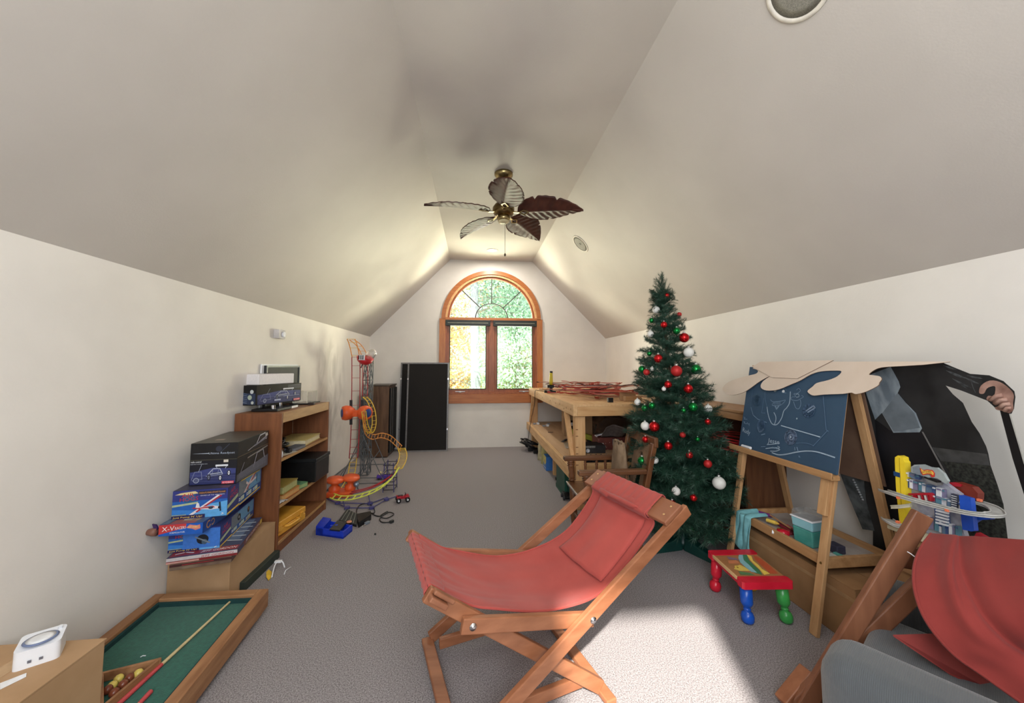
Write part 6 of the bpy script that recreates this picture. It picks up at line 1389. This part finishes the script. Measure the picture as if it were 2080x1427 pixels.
gq('blue_clip', [(235, 385), (320, 410), (322, 470), (240, 445)], .05, mat('clip_blue', (30, 70, 120), .4), gx - .004)
WALLG = mat('garage_grey', (176, 178, 190), .4, (140, 142, 160), 40)
gq('building_wall', [(390, 370), (520, 300), (740, 330), (960, 560), (1150, 700), (1170, 1120), (1230, 1300), (700, 1240), (480, 1000), (410, 960)], .02, WALLG, gx + .03)
cols = [(206, 208, 216), (96, 122, 150), (70, 92, 140), (224, 226, 232), (126, 120, 150), (84, 130, 150)]
rn = random.Random(9)
# rows of little windows, doors and panels following the slant of the storeys
for r_i, (y_a, y_b, sl, xa, xb) in enumerate(((385, 450, .28, 400, 640), (480, 600, .30, 410, 940), (700, 800, .30, 760, 1150), (930, 1090, .34, 480, 1150))):
    x = xa; i = 0
    while x < xb - 30:
        w = rn.choice((38, 52, 70)); o_ = (x - xa) * sl
        if not (r_i == 0 and 540 < x):
            gq('window_block', [(x, y_a + o_), (x + w, y_a + o_ + w * sl), (x + w, y_b + o_ + w * sl), (x, y_b + o_)], .012 + .006 * (i % 2), flat(cols[(i + r_i * 2) % 6]), gx + .012 - .004 * (i % 2))
            gq('window_frame', [(x + 8, y_a + o_ + 14), (x + w - 8, y_a + o_ + 14 + w * sl * .7), (x + w - 8, y_a + o_ + 34 + w * sl * .7), (x + 8, y_a + o_ + 34)], .003, flat(cols[(i + 3) % 6]), gx + .004)
        x += w + 8; i += 1
gq('red_frame', [(440, 690), (730, 680), (760, 700), (760, 800), (735, 795), (725, 715), (520, 715), (530, 770), (505, 765), (500, 715), (445, 712)], .016, RDP, gx - .004)
for i in range(5): gq('red_strut', [(530 + 42 * i, 715), (545 + 42 * i, 715), (565 + 42 * i, 790), (548 + 42 * i, 790)], .008, mat('strut_pale', (214, 200, 196), .4) if i % 2 else RDP, gx - .002)
for i in range(5): gq('striped_louvre', [(815, 910 + 42 * i), (985, 955 + 42 * i), (985, 980 + 42 * i), (815, 935 + 42 * i)], .008, flat((226, 230, 238)), gx + .0)
gq('blue_louvre_panel', [(800, 890), (995, 945), (1010, 1190), (815, 1120)], .006, flat((44, 74, 130)), gx + .009)
gq('striped_gate', [(1030, 690), (1110, 715), (1110, 905), (1030, 880)], .012, flat((60, 66, 84)), gx + .0)
for i in range(6): gq('gate_bar', [(1035, 715 + 30 * i), (1105, 735 + 30 * i), (1105, 743 + 30 * i), (1035, 725 + 30 * i)], .003, flat((220, 224, 230)), gx - .003)
GBL = mat('column_blue', (36, 84, 190), .35, (28, 70, 168), 12)
gq('blue_column', [(1140, 710), (1300, 760), (1320, 950), (1350, 1210), (1310, 1215), (1190, 1190), (1165, 1000)], .02, GBL, gx - .03, bevel=.003)
# silver sign with the flame emblem
SGN = mat('sign_silver', (170, 180, 180), .35, (150, 160, 162), 20)
gq('sign_board', [(480, 345), (520, 295), (640, 290), (740, 330), (830, 335), (930, 420), (985, 520), (960, 560), (840, 480), (700, 470), (480, 400)], .012, SGN, gx - .015)
gq('sign_back', [(500, 330), (590, 300), (620, 440), (560, 430), (505, 400)], .006, flat((130, 140, 150)), gx - .017)
gq('emblem_red', [(600, 340), (640, 370), (700, 360), (770, 370), (800, 410), (800, 460), (765, 470), (740, 430), (700, 425), (640, 440), (615, 400)], .003, flat((206, 60, 46)), gx - .0205)
gq('emblem_yellow', [(615, 352), (650, 382), (700, 372), (760, 380), (788, 412), (780, 440), (755, 418), (700, 412), (645, 426), (625, 395)], .002, flat((240, 196, 84)), gx - .0225)
dd2 = Decal(gp(632, 410, gx - .0228), gp(762, 402, gx - .0228) - gp(632, 410, gx - .0228), gp(632, 378, gx - .0228) - gp(632, 410, gx - .0228), (-1, 0, 0)); dd2.text('HOT WHEELS', 0, 0, 1, .8, (120, 36, 30)); dd2.build(ga, 'emblem_lettering')
gq('dark_awning', [(655, 455), (840, 520), (835, 545), (665, 480)], .02, BLACKP, gx - .02)
gq('grey_roof', [(665, 485), (840, 550), (830, 580), (700, 530)], .03, flat((120, 120, 120)), gx - .025)
# ramps: flat silver loops around the building
RMP = mat('ramp_silver', (190, 190, 186), .35, (170, 170, 168), 40)
def ramp(name, pts, w, z_t=.006, m_=RMP):
    P = smooth_path(pts, 6); mb = MB()
    L, R_, L2, R2 = [], [], [], []
    for i, p_ in enumerate(P):
        d_ = (P[min(i + 1, len(P) - 1)] - P[max(i - 1, 0)]).normalized(); s_ = Vector((-d_.y, d_.x, 0)).normalized() * w / 2
        L.append(p_ + s_); R_.append(p_ - s_)
    n = len(P); vs = L + R_ + [p_ - k_ * z_t for p_ in L] + [p_ - k_ * z_t for p_ in R_]; fs = []
    for i in range(n - 1): fs += [(i, i + 1, n + i + 1, n + i), (2 * n + i, 3 * n + i, 3 * n + i + 1, 2 * n + i + 1), (i, 2 * n + i, 2 * n + i + 1, i + 1), (n + i, n + i + 1, 3 * n + i + 1, 3 * n + i)]
    mb.add(vs, fs, m_)
    mb.tube([p_ + k_ * .003 for p_ in L], .003, 5, m_).tube([p_ + k_ * .003 for p_ in R_], .003, 5, m_)
    return part(name, mb, None, ga)
ramp('silver_ramp', [gp(95, 645, gx - .03), gp(200, 680, gx - .06), gp(400, 745, gx - .07), gp(700, 830, gx - .07), gp(1000, 905, gx - .07), gp(1300, 965, gx - .07), gp(1560, 985, gx - .05), gp(1680, 965, gx + .01), gp(1600, 880, gx + .06), gp(1400, 810, gx + .08)], .034)
ramp('lower_ramp', [gp(150, 1040, gx - .02), gp(200, 1075, gx - .05), gp(300, 1130, gx - .05), gp(420, 1150, gx - .04)], .04)
ramp('cream_ramp', [gp(220, 872, gx - .04), gp(340, 865, gx - .05), gp(480, 845, gx - .045)], .012, .01, mat('cream_plastic', (232, 228, 204), .4))
OCL = mat('clip_orange', (238, 128, 90), .4)
for zx, zy, xo in ((310, 750, -.085), (985, 925, -.085), (1425, 785, .06), (300, 1085, -.07)): c = gp(zx, zy, gx + xo); part('orange_clip', MB().box(c - Vector((.006, .006, .005)), c + Vector((.006, .006, .005))), OCL, ga, bevel=.001)
gq('blue_ramp_arm', [(1340, 960), (1560, 1000), (1590, 1020), (1570, 1050), (1400, 1060), (1340, 1100)], .02, GBL, gx - .0)
gq('brown_roof', [(965, 545), (1100, 535), (1320, 600), (1400, 690), (1395, 790), (1250, 740), (1060, 600)], .03, mat('brown_red_roof', (130, 50, 36), .45, (110, 40, 30), 12), gx + .06)
gq('red_roof_tip', [(960, 540), (1080, 535), (1180, 570), (1160, 600), (1060, 590)], .034, RDP, gx + .055)
part('garage_base', MB().box((gx - .04, 1.24, b0), (gx + .11, 1.57, b0 + .018)), mat('base_cream', (214, 206, 176), .5), ga, bevel=.003)
gq('red_base_edge', [(1380, 1230), (1560, 1330), (1500, 1370), (1340, 1300)], .02, RDP, gx - .0)

# ================================================================== PAINTED CHILD STOOL
ks = thing('child_stool', 'small wooden stool with red ends, painted top and red, blue and green legs', 'stool', (1.5, 1.98, 0))
sa, sb, scn, sd = Vector((1.388, 2.165, .21)), Vector((1.360, 1.832, .21)), Vector((1.622, 1.81, .21)), Vector((1.664, 2.15, .21))
RDS = mat('stool_red', (206, 34, 56), .25, (190, 28, 48), 12)
def bil(u, v): return sa.lerp(sb, v).lerp(sd.lerp(scn, v), u)
def slab(u0, u1, v0, v1, z0, z1, m_, name, bev=.0, cut=0):
    if cut: P = [bil(u0 + cut, v0), bil(u1 - cut, v0), bil(u1, v0 + cut), bil(u1, v1 - cut), bil(u1 - cut, v1), bil(u0 + cut, v1), bil(u0, v1 - cut), bil(u0, v0 + cut)]
    else: P = [bil(u0, v0), bil(u1, v0), bil(u1, v1), bil(u0, v1)]
    return part(name, MB().prism([p_ + k_ * z0 for p_ in P], (0, 0, z1 - z0)), m_, ks, bevel=bev)
slab(0, 1, .0, .17, -.032, .003, RDS, 'red_end_board', .005, .03)
slab(0, 1, .83, 1.0, -.032, .003, RDS, 'red_end_board', .005, .03)
slab(.03, .97, .171, .829, -.032, -.006, RDS, 'red_under_frame', .002)
slab(.03, .97, .171, .829, -.0055, .0, wood('stool_top_wood', (176, 126, 84), (156, 106, 66), .35, 'x'), 'painted_top')
slab(.0, .028, .171, .829, -.012, .003, wood('stool_strip', (222, 186, 136), (206, 166, 116), .4, 'y'), 'pale_side_strip', .001)
ds = Decal(bil(.03, .829) + k_ * .0002, bil(.97, .829) - bil(.03, .829), bil(.03, .171) - bil(.03, .829), (0, 0, 1))
def sv(zx, zy):  # crop2 coords (origin 1400,980 x4.198) -> u,v of the top
    p_ = atz(1400 + zx / 4.198, 980 + zy / 4.198, .2105); q = p_ - bil(.03, .829); X_, Y_ = ds.ux, ds.uy
    det = X_.x * Y_.y - X_.y * Y_.x; return ((q.x * Y_.y - q.y * Y_.x) / det, (X_.x * q.y - X_.y * q.x) / det)
def sp_(pts, c): ds.poly([sv(*p_) for p_ in pts], c)
sp_([(545, 615), (600, 640), (680, 700), (760, 775), (690, 775), (600, 690), (560, 650)], (190, 88, 56))
sp_([(490, 612), (530, 625), (545, 665), (590, 700), (620, 735), (690, 775), (640, 785), (600, 740), (560, 700), (520, 660)], (236, 206, 92))
sp_([(450, 608), (490, 612), (510, 660), (560, 710), (600, 745), (625, 785), (560, 770), (520, 720), (470, 670)], (62, 126, 88))
sp_([(425, 610), (455, 610), (465, 660), (510, 700), (550, 740), (580, 768), (530, 760), (480, 720), (435, 680), (418, 640)], (140, 188, 196))
sp_([(400, 712), (430, 700), (460, 712), (490, 730), (520, 752), (430, 752), (380, 735)], (226, 196, 96))
ds.disc(*sv(410, 720), .07, (230, 200, 84), .8); ds.disc(*sv(412, 722), .03, (150, 96, 50), .8)
sp_([(330, 665), (400, 660), (435, 690), (400, 690), (340, 690)], (204, 128, 88)); sp_([(320, 630), (400, 645), (430, 662), (340, 655)], (132, 110, 130)); sp_([(420, 755), (520, 770), (560, 790), (440, 785)], (90, 130, 84))
ds.build(ks, 'painted_picture')
LEGP = [(.020, 0), (.029, .012), (.031, .035), (.025, .052), (.014, .062), (.018, .066), (.018, .071), (.014, .075), (.019, .081), (.027, .095), (.029, .10), (.029, .188)]
for (u, v, ou, ov, m_, nm) in ((.13, .12, -.05, -.03, RDS, 'red'), (.16, .86, -.03, .06, mat('stool_blue', (24, 84, 190), .25), 'blue'), (.86, .86, .03, .06, mat('stool_green', (62, 160, 78), .25), 'green'), (.86, .12, .03, -.03, mat('stool_yellow', (226, 190, 60), .25), 'yellow')):
    tp_ = bil(u, v) - k_ * .033; ft = bil(u + ou, v + ov) - k_ * .2085; L = (tp_ - ft).length
    part('leg', MB().lathe([(r_, h / .188 * L) for r_, h in LEGP], ft, tp_ - ft, 18), m_, ks, label=nm + ' turned leg')

# ------------------------------------------------- long carton under the easel
lb_ = thing('long_carton', 'long worn brown carton on the carpet under the easel tray', 'box', (1.95, 1.9, 0))
part('carton_body', MB().box((1.765, 1.63, 0), (2.09, 2.325, .265)), CARDK, lb_, bevel=.004)
part('top_flap', MB().box((1.763, 1.63, .2655), (1.925, 2.325, .269)), CARDK, lb_)
part('top_flap', MB().box((1.929, 1.63, .2655), (2.092, 2.325, .269)), CARDK, lb_)
part('tape_band', MB().box((1.7635, 1.63, .205), (1.7648, 2.325, .222)), mat('tape_brown', (176, 140, 100), .3), lb_)

# ================================================================== SLING CHAIR IN THE MIDDLE
U = Vector((math.sin(R(73.4)), math.cos(R(73.4)), 0)); V = Vector((-U.y, U.x, 0)); P0 = atz(1190, 1408, .04); P0 = Vector((P0.x, P0.y, 0))
def L(u, v, z): return P0 + U * u + V * v + k_ * z
TEAK = wood('oiled_teak', (162, 106, 74), (132, 82, 54), .42, 'x', 4); TEAKD = wood('oiled_teak_board', (150, 98, 70), (128, 80, 56), .5, 'y', 4)
RED = mat('brick_red_canvas', (172, 74, 66), .85, (160, 65, 58), 5, .12, 600, sheen=.15)
sc_ = thing('sling_chair', 'folding wooden sling chair with brick red canvas standing in the middle of the carpet', 'chair', L(0, .25, 0))
WD = .50; bw, bh = .024, .052
def rail(name, a, b, v, m=TEAK, w=bw, h=bh): return part(name, MB().beam(L(a[0], v, a[1]), L(b[0], v, b[1]), w, h, V.cross(L(b[0], v, b[1]) - L(a[0], v, a[1]))), m, sc_, bevel=.004)
def bolt(u, v, z, sgn): return part('bolt', MB().lathe([(.0005, .006), (.006, .006), (.007, .003), (.013, .002), (.013, 0)], L(u, v, z), V * sgn, 14), CHROME, sc_)
for v, so in ((0, -1), (WD, 1)):
    rail('long_rail', (-.50, .035), (.512, .675), v + so * .039)          # A: floor front -> top back
    rail('cross_rail', (-.615, .54), (.075, .035), v - so * .013)         # C: front top -> floor back
    rail('arm_brace', (-.50, .425), (.03, .317), v + so * .013)
    bolt(-.463, v + so * .0255, .418, so); bolt(.004, v + so * .0515, .340, so)
    rail('floor_brace', (-.475, .052), (.03, .062), v - so * .038, h=.044)
    bolt(-.0, v - so * .05, .063, -so)
part('front_floor_bar', MB().beam(L(-.515, -.05, .024), L(-.515, WD + .05, .024), .05, .022, k_), TEAK, sc_, bevel=.004)
part('rear_floor_bar', MB().beam(L(.085, -.05, .018), L(.085, WD + .05, .018), .045, .022, k_), TEAK, sc_, bevel=.004)
# top back board and front bar: flat boards the canvas is wrapped around
ad = (Vector((1.012, .64, 0))).normalized()      # rail direction in (u, z)
def LB(s, t, v, base=(.44, .63)): return L(base[0] + ad.x * s - ad.y * t, v, base[1] + ad.y * s + ad.x * t)
hb_ = part('head_board', MB().frame_box(LB(-.055, .030, -.055), LB(.06, .030, -.055) - LB(-.055, .030, -.055), V * (WD + .11), LB(0, .022, 0) - LB(0, 0, 0)), TEAKD, sc_, bevel=.005, seg=3)
for v_ in (-.02, WD + .02):
    for s_ in (-.02, .03): part('brass_screw', MB().lathe([(.0005, .0012), (.005, .001), (.0055, 0)], LB(s_, .0521, v_), LB(0, 1, 0) - LB(0, 0, 0), 10), mat('screw_gold', (236, 196, 140), .3, metal=.6), hb_)
cd2 = Vector((-.71, .52, 0)).normalized()
def LC(s, t, v): return L(-.592 + cd2.x * s + cd2.y * (t - .02), v, .505 + cd2.y * s - cd2.x * (t - .02))
part('front_board', MB().frame_box(LC(-.035, .028, -.03), LC(.035, .028, -.03) - LC(-.035, .028, -.03), V * (WD + .06), LC(0, .02, 0) - LC(0, 0, 0)), TEAKD, sc_, bevel=.005)
part('front_lip', MB().frame_box(LC(-.055, .05, -.018), LC(.03, .05, -.018) - LC(-.055, .05, -.018), V * .03, LC(0, .016, 0) - LC(0, 0, 0)), TEAKD, sc_, bevel=.006, seg=3)
# canvas: profile in (u, z)
near_px = [(882, 1193), (913, 1213), (960, 1230), (1005, 1237), (1070, 1241), (1141, 1237), (1210, 1213), (1261, 1162), (1312, 1094), (1330, 1062)]
far_px = [(851, 1087), (880, 1102), (909, 1114), (955, 1123), (1005, 1128), (1045, 1124), (1085, 1112), (1124, 1096), (1160, 1066), (1200, 1008)]
nP = [atplane(x, y, L(0, .035, 0), V) for x, y in near_px]; fP = [atplane(x, y, L(0, WD - .035, 0), V) for x, y in far_px]
nP.append(LB(-.055, .052, .05)); nP.append(LB(-.02, .058, .05)); fP.append(LB(-.055, .052, WD - .03)); fP.append(LB(-.02, .058, WD - .03))
nS, fS = smooth_path(nP, 6), smooth_path(fP, 6)
def canvas(u, v):
    i = u * (len(nS) - 1); a = int(min(i, len(nS) - 2)); f = i - a
    p = nS[a].lerp(nS[a + 1], f).lerp(fS[a].lerp(fS[a + 1], f), v)
    sag = math.sin(math.pi * v) * .022 * math.sin(math.pi * min(1, u * 1.1 + .02))
    wr = (.006 * math.sin((v * 1.0 + u * .55) * 34) * max(0, 1 - u * 2.6) * (.4 + .6 * noise.noise(Vector((v * 6, u * 3, 0)))) + .006 * noise.noise(Vector((u * 7, v * 5, 2))) + .007 * max(0, 1 - u * 2.4) * noise.noise(Vector((u * 3, v * 16, 7))))
    return p - k_ * sag + Vector((0, 0, 1)) * wr
part('canvas_sling', MB().grid(canvas, 80, 36), RED, sc_, solid=.004)
for v_ in (0.0, 1.0):
    part('canvas_hem', MB().tube([canvas(i / 60, v_ + (.012 if v_ == 0 else -.012)) + k_ * .002 for i in range(61)], .0045, 6), RED, sc_)
# canvas sleeves round the boards
def wrap(fn, s0, s1, t0, t1, va, vb, name):
    pts = [(s0, t0), (s1, t0), (s1, t1), (s0, t1)]
    def f(u, v):
        q = smooth_ring[int(round(u * (len(smooth_ring) - 1))) % len(smooth_ring)]
        w = .002 * math.sin(v * 60 + u * 4) + .0015 * noise.noise(Vector((u * 6, v * 20, 1)))
        return fn(q[0], q[1] + w, va + (vb - va) * v)
    c0, c1, r = (s0 + s1) / 2, (t0 + t1) / 2, .011
    ring = []
    for cx_, cy_, a0 in ((s1 - r, t1 - r, 0), (s0 + r, t1 - r, 90), (s0 + r, t0 + r, 180), (s1 - r, t0 + r, 270)):
        for i in range(6): ring.append((cx_ + r * math.cos(R(a0 + 18 * i)), cy_ + r * math.sin(R(a0 + 18 * i))))
    smooth_ring = ring + [ring[0]]
    return part(name, MB().grid(f, len(smooth_ring) - 1, 40), RED, sc_, solid=.002)
wrap(LB, -.065, .068, .024, .060, .05, WD - .03, 'canvas_sleeve')
wrap(LC, -.038, .038, .018, .057, .03, WD - .02, 'canvas_sleeve')
# loose pillow panel hanging from the head board onto the sling
pq = [(1213, 1000), (1300, 1040), (1239, 1163), (1149, 1099)]
def pil(u, v):   # u across, v down
    ua = .60 + .36 * (1 - v); va = .84 - .74 * u
    va = .83 - .70 * u - .04 * v * u
    p = canvas(.93 - .31 * v - .03 * u * v, va + .0 * v); e = canvas(min(1, .93 - .31 * v - .03 * u * v + .01), va); g = canvas(.93 - .31 * v - .03 * u * v, va + .01)
    n = (e - p).cross(g - p).normalized(); n = n if n.z > 0 else -n
    puff = .030 * (math.sin(math.pi * min(1, max(0, u))) ** .45) * (math.sin(math.pi * min(.98, .01 + v * .97)) ** .45) + .003 * noise.noise(Vector((u * 4, v * 4, 5)))
    return p + n * (.006 + puff)
part('pillow_panel', MB().grid(pil, 26, 26), RED, sc_, solid=.004)

# ================================================================== CORDUROY ARMCHAIR
fd = Vector((-.53, .85, 0)).normalized(); wd = Vector((.85, .53, 0)).normalized(); AO = Vector((.985, 1.045, 0))
CORD = mat('corduroy', (86, 90, 92), .9, (70, 74, 78), 1.5, sheen=.3)
def cord_relief():
    m = CORD; nt = m.node_tree; b = nt.nodes['Principled BSDF']
    tc = nt.nodes.new('ShaderNodeTexCoord'); wv = nt.nodes.new('ShaderNodeTexWave'); wv.inputs['Scale'].default_value = 75; wv.inputs['Distortion'].default_value = .6; wv.bands_direction = 'X'
    mp = nt.nodes.new('ShaderNodeMapping'); mp.inputs['Rotation'].default_value = (0, 0, R(58)); nt.links.new(tc.outputs['Object'], mp.inputs[0]); nt.links.new(mp.outputs[0], wv.inputs[0])
    bp = nt.nodes.new('ShaderNodeBump'); bp.inputs['Strength'].default_value = .35; bp.inputs['Distance'].default_value = .004
    nt.links.new(wv.outputs['Fac'], bp.inputs['Height']); nt.links.new(bp.outputs[0], b.inputs['Normal'])
cord_relief()
ac = thing('corduroy_armchair', 'grey corduroy armchair in the bottom right corner, cut by the frame', 'armchair', AO)
def acb(name, w0, w1, b0, b1, z0, z1, bev=.05, **k): return part(name, MB().frame_box(AO + wd * w0 - fd * b1 + k_ * z0, wd * (w1 - w0), fd * (b1 - b0), k_ * (z1 - z0)), CORD, ac, bevel=bev, seg=6, **k)
acb('arm', .0, .21, .0, .80, .06, .475, .07); acb('arm', .66, .84, .0, .80, .06, .45, .07)
acb('seat_base', .212, .658, .02, .80, .06, .25, .02); acb('seat_cushion', .215, .655, .03, .62, .252, .36, .045)
acb('backrest', .0, .84, .802, .98, .06, .72, .07)
for w_ in (.04, .76):
    for b_ in (.04, .86): part('foot', MB().frame_box(AO + wd * w_ - fd * (b_ + .05), wd * .05, fd * .05, k_ * .06), TEAKD, ac)

# ================================================================== FOLDED SECOND SLING CHAIR, LEANING ON THE ARMCHAIR
f2 = thing('folded_sling_chair', 'second wooden sling chair with loose brick red canvas, folded and leaning on the grey armchair', 'chair', (1.2, 1.4, 0))
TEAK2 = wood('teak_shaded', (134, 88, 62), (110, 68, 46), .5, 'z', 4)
ft = atz(1632, 1436, .03); tp2 = aty(1868, 1052, 1.22); bd = Vector((.90, -.40, -.04)).normalized()
ra = (tp2 - ft).normalized(); nb2 = ra.cross(bd).normalized()
if nb2.z < 0: nb2 = -nb2
def F2(s, t, n=0.0): return ft + ra * s + bd * t + nb2 * n
Ln = (tp2 - ft).length
for t_ in (.0, .53):
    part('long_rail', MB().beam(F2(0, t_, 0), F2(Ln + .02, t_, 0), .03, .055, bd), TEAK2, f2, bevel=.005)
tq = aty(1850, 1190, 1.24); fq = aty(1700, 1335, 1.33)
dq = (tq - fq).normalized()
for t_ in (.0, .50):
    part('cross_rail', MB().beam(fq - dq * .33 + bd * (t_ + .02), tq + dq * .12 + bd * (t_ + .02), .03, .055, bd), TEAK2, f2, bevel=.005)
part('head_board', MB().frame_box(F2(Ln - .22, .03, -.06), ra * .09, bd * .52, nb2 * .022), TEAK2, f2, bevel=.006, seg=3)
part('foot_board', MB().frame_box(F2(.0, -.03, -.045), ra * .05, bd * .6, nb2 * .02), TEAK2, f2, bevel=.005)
part('end_block', MB().beam(atz(1588, 1425, .03), atz(1640, 1360, .12), .05, .03), TEAK, f2, bevel=.005, label='pale end of a short cross piece')
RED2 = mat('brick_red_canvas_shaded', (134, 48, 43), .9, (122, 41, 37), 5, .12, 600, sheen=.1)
e0 = [(1892, 1083, 1.19), (1872, 1110, 1.17), (1857, 1150, 1.14), (1858, 1200, 1.10), (1882, 1262, 1.05), (1935, 1325, 1.0), (2000, 1372, .95), (2085, 1432, .88)]
e1 = [(2010, 1091, 1.04), (2015, 1120, 1.02), (2020, 1160, .99), (2030, 1200, .96), (2050, 1250, .92), (2090, 1300, .89), (2150, 1340, .86), (2230, 1400, .80)]
e2 = [(2140, 1100, .90), (2150, 1130, .89), (2160, 1170, .87), (2170, 1210, .85), (2190, 1260, .83), (2230, 1300, .81), (2290, 1340, .80), (2370, 1400, .74)]
E = [smooth_path([aty(*q) for q in e], 6) for e in (e0, e1, e2)]
def drape(u, v):
    i = u * (len(E[0]) - 1); a = int(min(i, len(E[0]) - 2)); f = i - a; P = [e[a].lerp(e[a + 1], f) for e in E]
    p = (P[0].lerp(P[1], v * 2) if v < .5 else P[1].lerp(P[2], v * 2 - 1))
    fold = .030 * math.exp(-((v - .20 - .05 * u) / .035) ** 2) * math.sin(math.pi * min(1, u * 1.4)) - .030 * math.exp(-((v - .30 - .16 * u) / .05) ** 2) + .010 * math.sin(v * 16 + u * 5) * u
    return p + Vector((-.5, -.75, .4)) * (fold + .004 * noise.noise(Vector((u * 6, v * 8, 3))))
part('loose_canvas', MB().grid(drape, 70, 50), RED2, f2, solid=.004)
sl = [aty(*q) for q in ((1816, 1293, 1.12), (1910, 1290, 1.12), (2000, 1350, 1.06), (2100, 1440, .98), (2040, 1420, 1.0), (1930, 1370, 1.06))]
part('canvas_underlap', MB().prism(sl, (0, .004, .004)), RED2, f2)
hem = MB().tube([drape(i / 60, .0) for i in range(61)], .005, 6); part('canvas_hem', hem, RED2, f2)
part('frayed_thread', MB().tube(smooth_path([aty(1843, 1120, 1.2), aty(1850, 1124, 1.19), aty(1858, 1130, 1.18), aty(1866, 1134, 1.17)], 4), .0018, 5), WHITEP, f2)

# ================================================================== OUTSIDE: GROUND AND TREES
MB().box((-22, 7.0, -3.4), (26, 40, -3.3)).build('ground', mat('leafy_ground', (150, 130, 70), .9, (96, 110, 56), 4), kind='structure')
MB().box((-22, -22, -3.4), (26, 7.0, -3.3)).build('ground', MATS['leafy_ground'], kind='structure')
def foliage(parent, c, R_, n, leaf, m, seed, flat_=0.7, name='leaves'):
    rn = random.Random(seed); mb = MB()
    clumps = [(Vector(c) + Vector((rn.gauss(0, R_[0] * .5), rn.gauss(0, R_[1] * .5), rn.gauss(0, R_[2] * .5))), rn.uniform(.15, .45)) for _ in range(max(6, n // 90))]
    for i in range(n):
        q, r = rn.choice(clumps); p = q + Vector((rn.gauss(0, r), rn.gauss(0, r), rn.gauss(0, r * flat_)))
        a = Vector((rn.gauss(0, 1), rn.gauss(0, 1), rn.gauss(0, 1))).normalized() * leaf; b = a.cross(Vector((rn.gauss(0, 1), rn.gauss(0, 1), rn.gauss(0, 1)))).normalized() * leaf * .55
        mb.add([p - a, p + b * .9, p + a, p - b * .9], [(0, 1, 2, 3)])
    return mb.build(name, m, parent, kind='stuff')
def leafm(n, c, c2):
    m = mat(n, c, .7, c2, 3); b = m.node_tree.nodes['Principled BSDF']; b.inputs['Subsurface Weight'].default_value = 0; return m
LG = leafm('pine_green_leaves', (158, 192, 168), (104, 148, 120)); LYE = leafm('maple_yellow_leaves', (238, 200, 116), (206, 156, 78)); LGY = leafm('yellow_green_leaves', (196, 204, 120), (146, 168, 88))
BARK = mat('grey_bark', (128, 136, 144), .85, (96, 102, 106), 14, .3, 30); BARKD = mat('dark_bark', (88, 84, 76), .9, (84, 78, 68), 14)
pin = thing('pine_tree', 'tall grey-trunked pine standing just outside the left window pane', 'tree', (aty(966, 700, 10.5).x, 10.5, -3.3), None)
xt = pin.location.x
part('trunk', MB().tube([(xt, 10.5, -3.29), (xt + .02, 10.5, 0), (xt - .02, 10.5, 2.5), (xt - .10, 10.5, 5.5), (xt - .15, 10.5, 8)], .16, 12, r2=.07), BARK, pin)
rnd = random.Random(21)
for i in range(22):
    z = -.6 + i * .34; a = rnd.uniform(0, 6.28); l = rnd.uniform(1.0, 2.2)
    part('bough', MB().tube(smooth_path([(xt, 10.5, z), (xt + math.cos(a) * l * .5, 10.5 + math.sin(a) * l * .4, z + .18), (xt + math.cos(a) * l, 10.5 + math.sin(a) * l * .8, z + .05)], 4), .028, 5, r2=.006), BARKD, pin)
foliage(pin, (xt + .5, 10.6, 1.2), (2.0, 1.0, 2.6), 6500, .045, LG, 1, .5)
foliage(pin, (xt + .6, 10.6, 5.2), (2.2, 1.0, 1.6), 4500, .045, LG, 2, .5)
specs = [(aty(915, 700, 13).x, 13, (1.3, .9, 2.6), 9000, LYE, 1.3, 'yellow autumn maple left of the grey pine trunk outside', 'maple_tree'), (aty(1050, 700, 12).x, 12, (1.3, .8, 1.0), 7000, LG, 3.0, 'green pine whose boughs fill the top of the right window pane', 'pine_tree'),
         (aty(1045, 740, 15).x, 15, (2.2, 1.0, 2.4), 9000, LGY, .3, 'yellow-green tree low behind the right window pane', 'birch_tree'), (aty(1000, 740, 20).x, 20, (5.0, 1.5, 4.0), 12000, LYE, 1.5, 'wide yellow trees far beyond the others', 'maple_tree'), (aty(1040, 600, 17).x, 17, (2.8, 1.0, 2.0), 9000, LG, 5.6, 'green tree seen through the arched top light at the right', 'pine_tree')]
for i, (x_, y_, R_, n_, m_, zc, lab, nm) in enumerate(specs):
    t = thing(nm, lab, 'tree', (x_, y_, -3.3))
    part('trunk', MB().tube([(x_, y_, -3.29), (x_ + .05, y_, zc), (x_ - .05, y_, zc + 3)], .12, 8, r2=.04), BARKD, t)
    for j in range(10):
        a = rnd.uniform(0, 6.28); z = zc - 1.2 + j * .35; part('bough', MB().tube([(x_, y_, z), (x_ + math.cos(a) * R_[0] * .8, y_ + math.sin(a) * .8, z + rnd.uniform(.1, .5))], .025, 5, r2=.006), BARKD, t)
    foliage(t, (x_, y_, zc), R_, n_, .055 if y_ < 14 else .08, m_, 30 + i, .8)
